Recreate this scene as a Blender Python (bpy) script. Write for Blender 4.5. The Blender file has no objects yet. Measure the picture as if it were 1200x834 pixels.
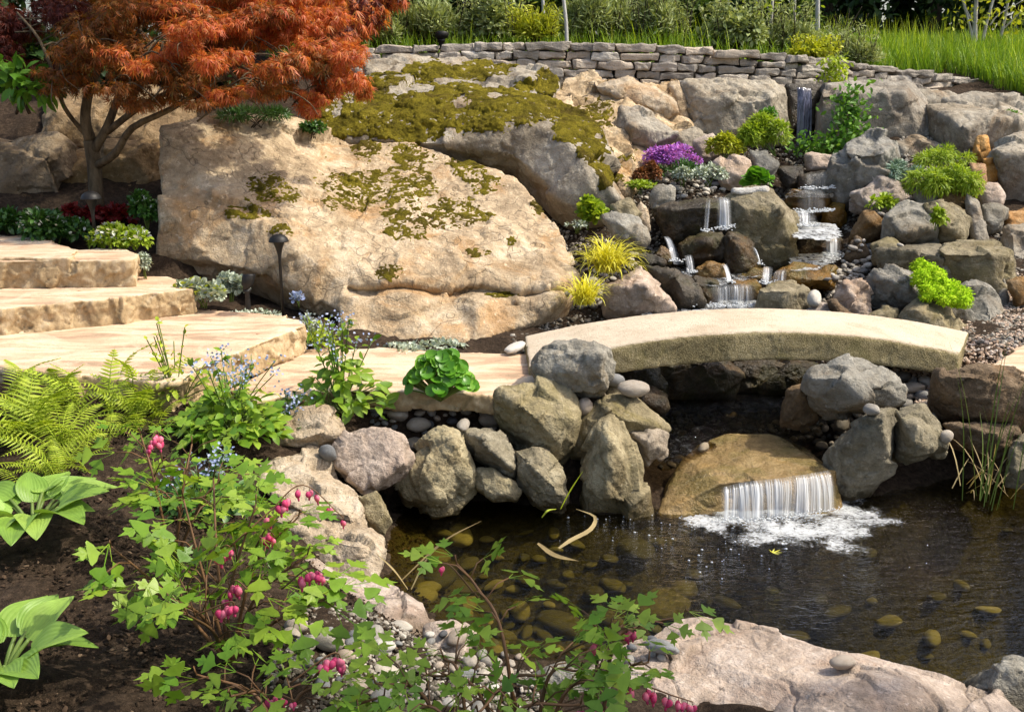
import bpy, bmesh, math, random
import numpy as np
from mathutils import Vector, Matrix
from mathutils.bvhtree import BVHTree

# ------------------------------------------------------------------ camera, world, sun, exposure
SC = bpy.context.scene
COL = SC.collection
H, PITCH, F = 2.10, math.radians(15.05), 1180.0
cam_d = bpy.data.cameras.new("camera"); cam = bpy.data.objects.new("camera", cam_d); COL.objects.link(cam)
cam.location = (0, 0, H); cam.rotation_euler = (math.radians(90) - PITCH, 0, 0)
cam_d.sensor_width = 36.0; cam_d.lens = 36.0 * F / 1200.0
cam_d.clip_start = 0.05; cam_d.clip_end = 500
SC.camera = cam
SUN_DIR = Vector((0.60, -0.02, 0.80)).normalized()          # towards the sun
W = bpy.data.worlds.new("World"); SC.world = W; W.use_nodes = True
sky = W.node_tree.nodes.new("ShaderNodeTexSky"); sky.sky_type = 'NISHITA'; sky.sun_disc = False; sky.dust_density = 4.0; sky.ozone_density = 0.6
sky.sun_elevation = math.asin(SUN_DIR.z)
sky.sun_rotation = math.atan2(SUN_DIR.x, SUN_DIR.y)
bgn = W.node_tree.nodes["Background"]; bgn.inputs[1].default_value = 0.15
W.node_tree.links.new(sky.outputs[0], bgn.inputs[0])
sun_d = bpy.data.lights.new("sun", 'SUN'); sun_d.energy = 2.8; sun_d.angle = math.radians(1.0)
sun_d.color = (1.0, 0.94, 0.80)
sun = bpy.data.objects.new("sun", sun_d); COL.objects.link(sun)
sun.location = (6, -2, 12)
sun.rotation_euler = (-SUN_DIR).to_track_quat('-Z', 'Y').to_euler()
SC.view_settings.view_transform = 'Standard'; SC.view_settings.look = 'None'
SC.view_settings.exposure = 0.78; SC.view_settings.gamma = 1.0
SC.view_settings.use_curve_mapping = False
SC.cycles.max_bounces = 8; SC.cycles.transparent_max_bounces = 16
SC.cycles.caustics_reflective = False; SC.cycles.caustics_refractive = False
SC.cycles.sample_clamp_indirect = 6.0

# ------------------------------------------------------------------ pixels of the photograph -> points of the place
CA, SA = math.cos(PITCH), math.sin(PITCH)
def ray(px, py):
    x = (px - 600.0) / F; y = -(py - 417.0) / F
    return Vector((x, CA + y * SA, -SA + y * CA))
def P(px, py, Y):
    d = ray(px, py); return Vector((0, 0, H)) + d * (Y / d.y)
def Pz(px, py, z):
    d = ray(px, py); return Vector((0, 0, H)) + d * ((z - H) / d.z)
def pix(V):
    V = np.asarray(V, float); z = V[:, 2] - H
    f = V[:, 1] * CA - z * SA; u = V[:, 1] * SA + z * CA
    f = np.maximum(f, 1e-3)
    return np.stack([600 + F * V[:, 0] / f, 417 - F * u / f], 1)
def Wn(w, pts):                      # points read off an enlarged window (x0, y0, scale)
    return [(w[0] + p[0] / w[2], w[1] + p[1] / w[2]) + tuple(p[2:]) for p in pts]

# ------------------------------------------------------------------ noise (numpy)
def _h(ix, iy, iz):
    h = (ix.astype(np.uint32) * np.uint32(374761393) + iy.astype(np.uint32) * np.uint32(668265263) + iz.astype(np.uint32) * np.uint32(2246822519))
    h = (h ^ (h >> np.uint32(13))) * np.uint32(1274126177)
    h = h ^ (h >> np.uint32(16))
    return h.astype(np.float64) / 2147483648.0 - 1.0
def noise(p):
    p = np.asarray(p, float) + 1000.0
    i = np.floor(p).astype(np.int64); f = p - i
    u = f * f * f * (f * (f * 6 - 15) + 10)
    r = 0
    for dx in (0, 1):
        wx = u[:, 0] if dx else 1 - u[:, 0]
        for dy in (0, 1):
            wy = u[:, 1] if dy else 1 - u[:, 1]
            for dz in (0, 1):
                wz = u[:, 2] if dz else 1 - u[:, 2]
                r = r + wx * wy * wz * _h(i[:, 0] + dx, i[:, 1] + dy, i[:, 2] + dz)
    return r
def fbm(p, o=4, g=0.5):
    p = np.asarray(p, float); s = 0; a = 1.0
    for k in range(o):
        s = s + a * noise(p * (2.03 ** k) + 17.3 * k); a *= g
    return s
def sstep(a, b, x):
    t = np.clip((x - a) / (b - a), 0, 1); return t * t * (3 - 2 * t)

# ------------------------------------------------------------------ objects
def mesh_np(name, V, F_, smooth=True):
    """V (n,3); F_ list of int arrays (m,k)"""
    if isinstance(F_, np.ndarray): F_ = [F_]
    me = bpy.data.meshes.new(name)
    V = np.asarray(V, np.float32)
    nl = sum(f.size for f in F_); nf = sum(len(f) for f in F_)
    me.vertices.add(len(V)); me.vertices.foreach_set("co", V.ravel())
    me.loops.add(nl); me.polygons.add(nf)
    me.loops.foreach_set("vertex_index", np.concatenate([f.ravel() for f in F_]).astype(np.int32))
    tot = np.concatenate([np.full(len(f), f.shape[1]) for f in F_]).astype(np.int32)
    st = np.concatenate([[0], np.cumsum(tot)[:-1]]).astype(np.int32)
    me.polygons.foreach_set("loop_start", st); me.polygons.foreach_set("loop_total", tot)
    me.polygons.foreach_set("use_smooth", np.full(nf, smooth, bool))
    me.update(calc_edges=True); me.validate()
    return me
def link(name, me, mat=None, parent=None, loc=None):
    o = bpy.data.objects.new(name, me); COL.objects.link(o)
    if mat is not None: me.materials.append(mat)
    if parent is not None:
        o.parent = parent
    if loc is not None: o.location = loc
    return o
def tag(o, label=None, cat=None, group=None, kind=None):
    if label: o['label'] = label
    if cat: o['category'] = cat
    if group: o['group'] = group
    if kind: o['kind'] = kind
    return o
def thing(name, loc, label, cat, group=None):
    o = bpy.data.objects.new(name, None); COL.objects.link(o); o.location = loc
    o.empty_display_size = 0.05
    return tag(o, label, cat, group)
def part(name, V, F_, mat, root, smooth=True):
    """a part in world coordinates, parented to root (whose transform is a pure translation)"""
    V = np.asarray(V, float) - np.array(root.location)
    return link(name, mesh_np(name, V, F_, smooth), mat, root)
def single(name, V, F_, mat, label, cat, group=None, smooth=True, kind=None):
    V = np.asarray(V, float); c = np.array([V[:, 0].mean(), V[:, 1].mean(), V[:, 2].min()])
    o = link(name, mesh_np(name, V - c, F_, smooth), mat, None, c)
    return tag(o, label, cat, group, kind)
class MB:                              # collects pieces for one mesh
    def __init__(s): s.V = []; s.F = {}; s.n = 0
    def add(s, V, F_):
        V = np.asarray(V, float)
        for f in (F_ if isinstance(F_, list) else [F_]):
            f = np.asarray(f)
            if len(f): s.F.setdefault(f.shape[1], []).append(f + s.n)
        s.V.append(V); s.n += len(V)
    def get(s):
        return np.concatenate(s.V), [np.concatenate(v) for v in s.F.values()]
def tube(pts, rad, n=6, cap=True):
    pts = np.asarray(pts, float); m = len(pts)
    rad = np.atleast_1d(np.asarray(rad, float)); rad = np.interp(np.linspace(0, 1, m), np.linspace(0, 1, len(rad)), rad)
    t = np.gradient(pts, axis=0); t /= np.linalg.norm(t, axis=1)[:, None] + 1e-9
    up = np.array([0.13, 0.21, 0.97]) if abs(t[0][2]) < 0.9 else np.array([0.97, 0.2, 0.1])
    a = np.cross(t, up); a /= np.linalg.norm(a, axis=1)[:, None] + 1e-9
    b = np.cross(t, a)
    ang = np.arange(n) * 2 * math.pi / n
    V = pts[:, None] + rad[:, None, None] * (np.cos(ang)[None, :, None] * a[:, None] + np.sin(ang)[None, :, None] * b[:, None])
    V = V.reshape(-1, 3); q = []
    for i in range(m - 1):
        for j in range(n):
            q.append((i * n + j, i * n + (j + 1) % n, (i + 1) * n + (j + 1) % n, (i + 1) * n + j))
    V = np.concatenate([V, pts[:1], pts[-1:]])
    tr = [(len(V) - 2, (j + 1) % n, j) for j in range(n)] + [(len(V) - 1, (m - 1) * n + j, (m - 1) * n + (j + 1) % n) for j in range(n)]
    return V, [np.array(q), np.array(tr)]
def curve(pts, n=12):
    """Catmull-Rom through points"""
    p = [np.array(q, float) for q in pts]
    if len(p) == 2: return np.linspace(p[0], p[1], n)
    p = [2 * p[0] - p[1]] + p + [2 * p[-1] - p[-2]]
    out = []
    per = max(2, n // (len(p) - 3))
    for i in range(1, len(p) - 2):
        for t in np.linspace(0, 1, per, endpoint=False):
            out.append(0.5 * ((2 * p[i]) + (-p[i - 1] + p[i + 1]) * t + (2 * p[i - 1] - 5 * p[i] + 4 * p[i + 1] - p[i + 2]) * t * t + (-p[i - 1] + 3 * p[i] - 3 * p[i + 1] + p[i + 2]) * t ** 3))
    out.append(p[-2]); return np.array(out)

# ------------------------------------------------------------------ materials
class N:
    def __init__(s, name):
        s.m = bpy.data.materials.new(name); s.m.use_nodes = True
        s.t = s.m.node_tree; s.t.nodes.clear()
        s.out = s.n("OutputMaterial")
    def n(s, typ, **kw):
        o = s.t.nodes.new("ShaderNode" + typ)
        for k, v in kw.items(): setattr(o, k, v)
        return o
    def l(s, a, b): s.t.links.new(a, b)
    def set(s, sock, v):
        if isinstance(v, bpy.types.NodeSocket): s.l(v, sock)
        elif isinstance(v, (tuple, list)) and len(v) == 3 and sock.type == 'RGBA': sock.default_value = (*v, 1)
        else: sock.default_value = v
    def noise(s, vec, scale, detail=4, rough=0.55, dist=0.0):
        n = s.n("TexNoise"); s.set(n.inputs['Vector'], vec); n.inputs['Scale'].default_value = scale
        n.inputs['Detail'].default_value = detail; n.inputs['Roughness'].default_value = rough
        n.inputs['Distortion'].default_value = dist; return n.outputs['Fac']
    def ramp(s, fac, stops, interp='LINEAR'):
        r = s.n("ValToRGB"); s.l(fac, r.inputs[0]); e = r.color_ramp; e.interpolation = interp
        while len(e.elements) > 1: e.elements.remove(e.elements[-1])
        for i, (p, c) in enumerate(stops):
            el = e.elements[0] if i == 0 else e.elements.new(p)
            el.position = p; el.color = (*c, 1) if len(c) == 3 else c
        return r.outputs[0]
    def f(s, fac, a, b):       # smooth 0..1 between a and b
        m = s.n("MapRange"); m.interpolation_type = 'SMOOTHSTEP'; s.l(fac, m.inputs[0]); m.inputs[1].default_value = a; m.inputs[2].default_value = b
        return m.outputs[0]
    def math(s, op, a, b=0.0):
        m = s.n("Math", operation=op); s.set(m.inputs[0], a); s.set(m.inputs[1], b); return m.outputs[0]
    def mix(s, fac, a, b, mode='MIX'):
        m = s.n("Mix", data_type='RGBA', blend_type=mode); s.set(m.inputs[0], fac); s.set(m.inputs[6], a); s.set(m.inputs[7], b); return m.outputs[2]
    def bump(s, h, strength, dist, prev=None):
        b = s.n("Bump"); s.l(h, b.inputs['Height']); b.inputs['Strength'].default_value = strength; b.inputs['Distance'].default_value = dist
        if prev is not None: s.l(prev, b.inputs['Normal'])
        return b.outputs[0]
    def bsdf(s, color, rough=0.8, spec=0.3, normal=None, metal=0.0):
        b = s.n("BsdfPrincipled"); s.set(b.inputs['Base Color'], color); s.set(b.inputs['Roughness'], rough)
        s.set(b.inputs['Specular IOR Level'], spec); s.set(b.inputs['Metallic'], metal)
        if normal is not None: s.l(normal, b.inputs['Normal'])
        return b.outputs[0]
    def done(s, sh): s.l(sh, s.out.inputs[0]); return s.m
    def local(s):
        t = s.n("TexCoord"); i = s.n("ObjectInfo")
        a = s.n("VectorMath", operation='SCALE'); a.inputs[0].default_value = (31.7, 17.3, 43.1); s.l(i.outputs['Random'], a.inputs[3])
        b = s.n("VectorMath", operation='ADD'); s.l(t.outputs['Object'], b.inputs[0]); s.l(a.outputs[0], b.inputs[1])
        return b.outputs[0], i.outputs['Random']

def rock_mat(name, c_dark, c_mid, c_light, stain=None, stain_amt=0.5, wet=None, lichen=0.25, scale=1.0, rough=0.85, algae=None, crack=0.22, cks=3.2):
    s = N(name); v, rnd = s.local()
    n1 = s.noise(v, 3.0 * scale, 6, 0.6, 0.6); n2 = s.noise(v, 16 * scale, 6, 0.65); n3 = s.noise(v, 95 * scale, 3, 0.7)
    mixn = s.math('ADD', s.math('MULTIPLY', n1, 0.55), s.math('MULTIPLY', n2, 0.45))
    c = s.ramp(mixn, [(0.33, c_dark), (0.5, c_mid), (0.66, c_light)])
    if stain:
        c = s.mix(s.math('MULTIPLY', s.f(s.noise(v, 2.1 * scale, 5, 0.65, 1.0), 0.50, 0.66), stain_amt), c, stain)
    c = s.mix(s.math('MULTIPLY', s.f(s.noise(v, 1.5 * scale, 6, 0.68, 0.8), 0.48, 0.64), 0.5), c, s.mix(1.0, c, (0.55, 0.47, 0.36), 'MULTIPLY'))
    c = s.mix(s.math('MULTIPLY', s.f(s.noise(v, 27 * scale, 4, 0.6), 0.60, 0.68), lichen), c, tuple(min(1, x * 1.5 + 0.05) for x in c_light))
    c = s.mix(s.math('MULTIPLY', s.f(n3, 0.52, 0.70), 0.35), c, tuple(x * 0.45 for x in c_dark))
    cr = s.n("TexVoronoi", feature='DISTANCE_TO_EDGE'); 
    wv = s.n("VectorMath", operation='ADD'); s.l(v, wv.inputs[0])
    nz = s.n("TexNoise"); s.l(v, nz.inputs['Vector']); nz.inputs['Scale'].default_value = 4 * scale
    s.l(nz.outputs['Color'], wv.inputs[1]); s.l(wv.outputs[0], cr.inputs['Vector']); cr.inputs['Scale'].default_value = cks * scale
    crk = s.f(cr.outputs['Distance'], 0.0, 0.022 * (1 if cks > 2 else .6))
    hv = s.n("HueSaturation"); s.l(c, hv.inputs['Color'])
    s.set(hv.inputs['Value'], s.math('ADD', s.math('MULTIPLY', rnd, 0.34), 0.83)); s.set(hv.inputs['Saturation'], s.math('ADD', s.math('MULTIPLY', rnd, 0.3), 0.85))
    c = hv.outputs[0]
    c = s.mix(s.math('MULTIPLY', s.math('SUBTRACT', 1.0, crk), crack), c, tuple(x * 0.5 for x in c_dark))
    ro = rough
    if algae:
        c = s.mix(s.math('MULTIPLY', s.f(s.noise(v, 5 * scale, 5, 0.6), 0.48, 0.62), algae[1]), c, algae[0])
    if wet is not None:
        g = s.n("NewGeometry"); sp = s.n("SeparateXYZ"); s.l(g.outputs['Position'], sp.inputs[0])
        zz = s.math('ADD', sp.outputs[2], s.math('MULTIPLY', s.math('SUBTRACT', n1, 0.5), 0.18))
        wf = s.math('SUBTRACT', 1.0, s.f(zz, wet - 0.03, wet + 0.05))
        c = s.mix(s.math('MULTIPLY', wf, 0.85), c, s.mix(1.0, c, (0.30, 0.26, 0.17), 'MULTIPLY'))
        ro = s.math('SUBTRACT', rough, s.math('MULTIPLY', wf, 0.5))
    rd = s.n("TexNoise", noise_type='RIDGED_MULTIFRACTAL'); s.l(v, rd.inputs['Vector']); rd.inputs['Scale'].default_value = 5.5 * scale; rd.inputs['Detail'].default_value = 5; rd.inputs['Roughness'].default_value = .6; rd.inputs['Distortion'].default_value = .5
    gv = s.f(rd.outputs['Fac'], 0.55, 1.25)
    c = s.mix(s.math('MULTIPLY', gv, 0.38), c, tuple(x * 0.55 for x in c_dark))
    n4 = s.noise(v, 42 * scale, 4, 0.7)
    h = s.math('ADD', s.math('ADD', s.math('MULTIPLY', n2, 0.8), s.math('MULTIPLY', n3, 0.18)), s.math('SUBTRACT', s.math('MULTIPLY', n4, 0.4), s.math('MULTIPLY', gv, 0.35)))
    b = s.bump(h, 1.0, 0.028); b = s.bump(crk, 0.6 * crack, 0.012, b)
    return s.done(s.bsdf(c, ro, 0.3, b))

M = {}
M['tan'] = rock_mat("tan rock", (.20, .145, .09), (.44, .34, .225), (.60, .50, .37), (.40, .23, .10), .62, crack=.6, lichen=.3, cks=1.1)
M['beige'] = rock_mat("beige granite", (.24, .19, .13), (.42, .34, .245), (.55, .47, .37), (.30, .20, .10), .4, wet=.03)
M['pinkgrey'] = rock_mat("pink granite", (.22, .17, .13), (.44, .35, .28), (.58, .49, .42), (.36, .24, .17), .5, wet=.03, crack=.12)
M['olive'] = rock_mat("olive stone", (.10, .085, .05), (.26, .22, .14), (.42, .37, .255), (.18, .15, .07), .5, wet=.08)
M['grey'] = rock_mat("grey stone", (.11, .10, .08), (.24, .225, .19), (.38, .36, .31), (.21, .15, .08), .55, wet=.05)
M['greyolive'] = rock_mat("grey olive stone", (.09, .075, .045), (.22, .185, .115), (.36, .31, .215), (.15, .12, .04), .55, wet=.06)
M['cliff'] = rock_mat("cliff stone", (.14, .115, .085), (.29, .255, .20), (.44, .40, .33), (.20, .125, .06), .6, scale=.7, crack=.25)
M['brown'] = rock_mat("brown stone", (.06, .04, .022), (.16, .105, .055), (.28, .20, .12), (.22, .11, .03), .6)
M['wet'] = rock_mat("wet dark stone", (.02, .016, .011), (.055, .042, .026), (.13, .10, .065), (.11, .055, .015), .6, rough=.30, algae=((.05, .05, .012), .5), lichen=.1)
M['wetorange'] = rock_mat("wet orange stone", (.06, .035, .012), (.17, .095, .03), (.29, .18, .075), (.26, .13, .025), .6, rough=.22, algae=((.12, .10, .025), .6), lichen=.15)
M['amber'] = rock_mat("wet amber stone", (.13, .085, .03), (.33, .215, .075), (.46, .33, .14), (.42, .24, .05), .6, rough=.25, algae=((.14, .115, .03), .5), lichen=.15)
M['orange'] = rock_mat("orange stone", (.22, .10, .03), (.42, .22, .08), (.52, .34, .17), (.35, .13, .03), .6)
M['white'] = rock_mat("white stone", (.45, .42, .36), (.62, .59, .53), (.75, .72, .66), lichen=.1, crack=0)
M['maplerock'] = rock_mat("mossy brown rock", (.10, .065, .035), (.24, .165, .09), (.40, .30, .18), (.16, .10, .04), .6, scale=.8)
# ------------------------------------------------------------------ rocks: hull of traced points with real depth, remeshed and weathered
ROCKS = []
def hull_mesh(bm_all, pts):
    bm = bmesh.new()
    for p in pts: bm.verts.new(p)
    bmesh.ops.convex_hull(bm, input=bm.verts[:])
    me = bpy.data.meshes.new("tmp"); bm.to_mesh(me); bm.free()
    bm_all.from_mesh(me); bpy.data.meshes.remove(me)
def hull_pts(Y, out, front=(), depth=None, bulge=None, tilt=None, back=0.72, gr=None):
    pp = [(q[0], q[1]) for q in out]
    w = (max(q[0] for q in pp) - min(q[0] for q in pp)) * Y / F; h = (max(q[1] for q in pp) - min(q[1] for q in pp)) * Y / F
    if depth is None: depth = min(0.9, max(0.10, 0.6 * w))
    if tilt is None: tilt = 0.45 * h
    if bulge is None: bulge = 0.20 * min(w, h) if not front else 0.0
    y0, y1 = min(q[1] for q in pp), max(q[1] for q in pp)
    cx = sum(q[0] for q in pp) / len(pp); cy = sum(q[1] for q in pp) / len(pp)
    gr = gr or (1.11 if Y > 6.2 else 1.04)
    out = [(cx + (q[0] - cx) * gr, cy + (q[1] - cy) * gr) + tuple(q[2:]) for q in out]
    front = [(cx + (q[0] - cx) * gr, cy + (q[1] - cy) * gr, q[2]) for q in front]
    pts = []
    for q in out:
        dy = q[2] if len(q) > 2 else tilt * ((y1 - q[1]) / max(1, y1 - y0) - 0.35)
        p = P(q[0], q[1], Y + dy); pts.append(p)
        pts.append(P(cx + (q[0] - cx) * back, cy + (q[1] - cy) * back + 2, Y + max(dy, 0) + depth))
        if q[1] > cy: pts.append(p + Vector((0, depth * .4, -min(.10, .25 * h))))
        if bulge: pts.append(P(cx + (q[0] - cx) * .62, cy + (q[1] - cy) * .62, Y + dy * .6 - bulge))
    for q in front: pts.append(P(q[0], q[1], Y + q[2]))
    return pts
def rock(label, mat, Y, out, front=(), name='boulder', cat='boulder', more=(), rough=.85, strata=None, vox=2.2, flat=0.0, group=None, **kw):
    if name in ('cliff_rock', 'rock_slab'): kw.setdefault('gr', 1.03); rough = min(rough, .75)
    elif mat in (M['wet'], M['wetorange']): kw.setdefault('gr', 1.05)
    bm = bmesh.new(); hull_mesh(bm, hull_pts(Y, out, front, **kw))
    for (Y2, o2, f2, k2) in more: hull_mesh(bm, hull_pts(Y2, o2, f2, **k2))
    return rock_bm(label, mat, Y, bm, name, cat, rough, strata, vox, flat, group)
def rock_bm(label, mat, Y, bm, name='boulder', cat='boulder', rough=1.0, strata=None, vox=2.4, flat=0.0, group=None, amp=None):
    bmesh.ops.triangulate(bm, faces=bm.faces[:])
    me = bpy.data.meshes.new(name); bm.to_mesh(me); bm.free()
    co = np.array([v.co for v in me.vertices]); c = Vector((co[:, 0].mean(), co[:, 1].mean(), co[:, 2].min()))
    me.transform(Matrix.Translation(-c))
    o = link(name, me, None, None, c); tag(o, label, cat, group)
    md = o.modifiers.new("r", 'REMESH'); md.mode = 'VOXEL'; md.voxel_size = vox * Y / F; md.use_smooth_shade = True
    ext = np.sort(co.max(0) - co.min(0))
    ROCKS.append(dict(o=o, mat=mat, size=amp or float(ext[1]) * .5, rough=rough, strata=strata, flat=flat, px=Y / F))
    return o
def finish_rocks():
    bpy.context.view_layer.update()
    dg = bpy.context.evaluated_depsgraph_get()
    for k, r in enumerate(ROCKS):
        o = r['o']
        me = bpy.data.meshes.new_from_object(o.evaluated_get(dg)); r['new'] = me
    for k, r in enumerate(ROCKS):
        o, me = r['o'], r['new']; o.modifiers.clear()
        old = o.data; o.data = me; nm = old.name; bpy.data.meshes.remove(old); me.name = nm
        n = len(me.vertices); V = np.empty(n * 3, np.float32); me.vertices.foreach_get("co", V); V = V.reshape(-1, 3).astype(float)
        e = np.empty(len(me.edges) * 2, np.int32); me.edges.foreach_get("vertices", e); e = e.reshape(-1, 2)
        deg = np.bincount(e.ravel(), minlength=n).astype(float)[:, None]
        def lap(X):
            S = np.stack([np.bincount(e[:, 0], X[e[:, 1], i], n) + np.bincount(e[:, 1], X[e[:, 0], i], n) for i in range(3)], 1)
            return S / np.maximum(deg, 1)
        for it in range(2): V = V + 0.45 * (lap(V) - V)
        me.vertices.foreach_set("co", V.astype(np.float32).ravel()); me.update()
        Nn = np.empty(n * 3, np.float32); me.vertices.foreach_get("normal", Nn); Nn = Nn.reshape(-1, 3).astype(float)
        s = r['size']; q = V + k * 7.13; A = r['rough']
        a1 = fbm(q / (0.9 * s), 3)
        rg = np.random.RandomState(k * 13 + 5); lo, hi = q.min(0), q.max(0); dg_ = float(np.linalg.norm(hi - lo))
        d = 0.035 * a1
        for nc, am in ((14, .095), (60, .046), (220, .026)):                 # broken facets: each cell of the surface tilts its own way
            nc = int(nc * max(1.0, min(6.0, (dg_ / (4.0 * s)) ** 2)))
            if r['px'] * 9 > dg_ / nc ** .5: continue
            c = q[rg.randint(0, n, nc)]; nd = rg.normal(size=(nc, 3)); nd /= np.linalg.norm(nd, axis=1)[:, None]
            qq = q + (0.05 * s * fbm(q / (0.25 * s) + 3 * nc, 2))[:, None]
            best = np.full(n, 1e9); idx = np.zeros(n, int)
            for j in range(nc):
                dd = ((qq - c[j]) ** 2).sum(1); m_ = dd < best; best[m_] = dd[m_]; idx[m_] = j
            cs = dg_ / nc ** .5
            d += am * (np.einsum('ij,ij->i', q - c[idx], nd[idx]) / (.5 * cs) + rg.uniform(-.35, .35, nc)[idx]) * min(1, cs / s * 1.2)
        st = r['strata']
        if st is not None:
            t = (q @ np.array(st, float) / (0.22 * s) + 0.5 * a1)
            cell = np.floor(t); fr = t - cell
            d += .10 * (_h(cell.astype(np.int64), np.zeros(n, np.int64), np.zeros(n, np.int64)) * .5 - .35 * (1 - sstep(0, .18, fr)))
        rid = 1 - np.abs(noise(q / (0.6 * s) + 57) + 0.35 * noise(q / (0.2 * s) + 5)) * 2
        d -= 0.035 * sstep(0.90, 1.0, rid)
        d = A * s * d + A * r['px'] * 1.0 * fbm(q / (r['px'] * 10), 3)
        if r['flat']: d = d * (1 - r['flat'] * sstep(0.5, 0.85, Nn[:, 2]))
        V = V + Nn * d[:, None]
        me.vertices.foreach_set("co", V.astype(np.float32).ravel()); me.update()
        me.polygons.foreach_set("use_smooth", np.ones(len(me.polygons), bool))
        me.materials.clear(); me.materials.append(r['mat'])
        r['V'] = V + np.array(o.location)

# large bedrock: traced front surface (px, py, Y) triangulated, closed towards the hill behind
from mathutils.geometry import delaunay_2d_cdt
def relief(label, mat, outline, inner, back, name, cat, drop=0.25, vox=2.6, rough=1.0, amp=0.5, strata=None, breaks=()):
    pts = list(outline) + list(inner); n = len(outline)
    v2 = [Vector((p[0], -p[1])) for p in pts]
    edges = [(i, (i + 1) % n) for i in range(n)] + [tuple(b) for b in breaks]
    vs, es, fs, ov, oe, of = delaunay_2d_cdt(v2, edges, [list(range(n))], 1, 1e-5)
    bm = bmesh.new(); top = []
    for i, v in enumerate(vs):
        src = ov[i][0] if ov[i] else 0
        top.append(bm.verts.new(P(pts[src][0], pts[src][1], pts[src][2])))
    bot = []
    for i, v in enumerate(vs):
        src = ov[i][0] if ov[i] else 0
        p = P(pts[src][0], pts[src][1], pts[src][2])
        bot.append(bm.verts.new(p + Vector((0, back * .72, -back * .5 - drop)) ))
    for f in fs:
        if len(f) == 3:
            bm.faces.new([top[i] for i in f]); bm.faces.new([bot[i] for i in reversed(f)])
    for i in range(n):
        a = i; b = (i + 1) % n
        # outline verts keep their index order in the cdt result
        ia = next(k for k in range(len(vs)) if a in ov[k]); ib = next(k for k in range(len(vs)) if b in ov[k])
        bm.faces.new((top[ia], bot[ia], bot[ib], top[ib]))
    bmesh.ops.recalc_face_normals(bm, faces=bm.faces[:])
    Ym = sum(p[2] for p in pts) / len(pts)
    return rock_bm(label, mat, Ym, bm, name, cat, rough, strata, vox, 0.0, None, amp)
wB=(280,440,5.955); wC=(460,440,5.955); wD=(620,400,5.955); wE=(640,470,5.955); wF=(860,400,5.955); wG=(1000,420,5.955)
wH=(760,480,4.2536); wI=(1000,130,5.955); wJ=(700,230,5.955); wK=(840,280,5.955); wL=(280,500,5.955); wM=(320,640,4.9625)
wN=(660,690,5.791); wO=(1000,250,5.955); wP=(900,180,5.955); wQ=(700,140,5.955); wR=(800,0,2.9775); wS=(400,0,2.9775); wT=(800,270,2.9775)
# ---- the bedrock on the left
OUT_A = relief("huge sunlit tan bedrock slab with moss patches beside the stone steps", M['tan'],
 [(184,302,6.95),(186,230,7.1),(188,150,7.5),(240,138,7.9),(330,142,8.2),(365,150,8.3),(400,165,8.35),(450,170,8.35),(500,172,8.35),(545,185,8.2),(590,200,8.0),(620,230,7.7),(650,255,7.45),(672,300,7.0),(670,330,6.75),(660,352,6.6),(620,377,6.4),(560,402,6.2),(500,407,6.15),(440,402,6.2),(400,388,6.25),(398,365,6.45),(370,350,6.55),(345,335,6.6),(300,318,6.75),(250,309,6.85)],
 [(230,190,7.35),(300,190,7.6),(280,250,7.0),(360,230,7.3),(420,205,7.8),(500,212,7.85),(350,300,6.65),(430,270,7.0),(520,260,7.2),(600,270,7.1),(404,331,6.58),(407,339,6.66),(404,347,6.49),(417,334,6.57),(420,342,6.65),(417,350,6.48),(430,335,6.57),(433,343,6.65),(430,351,6.48),(443,333,6.56),(446,341,6.64),(443,349,6.47),(456,331,6.56),(459,339,6.64),(456,347,6.47),(469,330,6.56),(472,338,6.64),(469,346,6.47),(482,331,6.56),(485,339,6.64),(482,347,6.47),(495,334,6.57),(498,342,6.65),(495,350,6.48),(508,337,6.57),(511,345,6.65),(508,353,6.48),(521,337,6.58),(524,345,6.66),(521,353,6.49),(534,336,6.59),(537,344,6.67),(534,352,6.50),(547,334,6.59),(550,342,6.67),(547,350,6.50),(560,333,6.60),(563,341,6.68),(560,349,6.51),(573,334,6.60),(576,342,6.68),(573,350,6.51),(586,337,6.60),(589,345,6.68),(586,353,6.51),(599,339,6.60),(602,347,6.68),(599,355,6.51),(612,340,6.59),(615,348,6.67),(612,356,6.50),(625,339,6.59),(628,347,6.67),(625,355,6.50),(638,337,6.58),(641,345,6.66),(638,353,6.49),(651,335,6.57),(654,343,6.65),(651,351,6.48),(560,362,6.36),(610,355,6.45),(640,310,6.85),(560,230,7.65),(400,300,6.72),(330,270,6.85),(230,290,6.85),(545,310,6.75)],
 1.3, 'bedrock', 'bedrock', rough=.62, amp=.55)
OUT_B = relief("moss-covered rounded bedrock hump above the tan slab with a bare grey face", M['cliff'],
 [(358,148,8.5),(380,110,8.9),(400,88,9.3),(450,85,9.5),(520,95,9.4),(580,100,9.4),(640,112,9.2),(690,130,9.0),(708,160,8.7),(722,190,8.4),(734,235,8.0),(715,245,7.85),(675,245,7.8),(655,232,7.85),(625,202,8.05),(600,182,8.2),(540,170,8.3),(470,167,8.35),(400,162,8.4)],
 [(420,125,8.7),(480,130,8.65),(540,140,8.5),(598,138,8.3),(640,152,8.2),(665,167,8.05),(700,205,7.8),(722,232,7.8),(630,128,8.7),(670,150,8.5),(500,110,9.0),(440,105,9.05),(560,118,8.9),(700,180,8.3),(440,145,8.45),(520,155,8.4),(650,210,7.95)],
 1.2, 'bedrock', 'bedrock', rough=.7, amp=.5)
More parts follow.
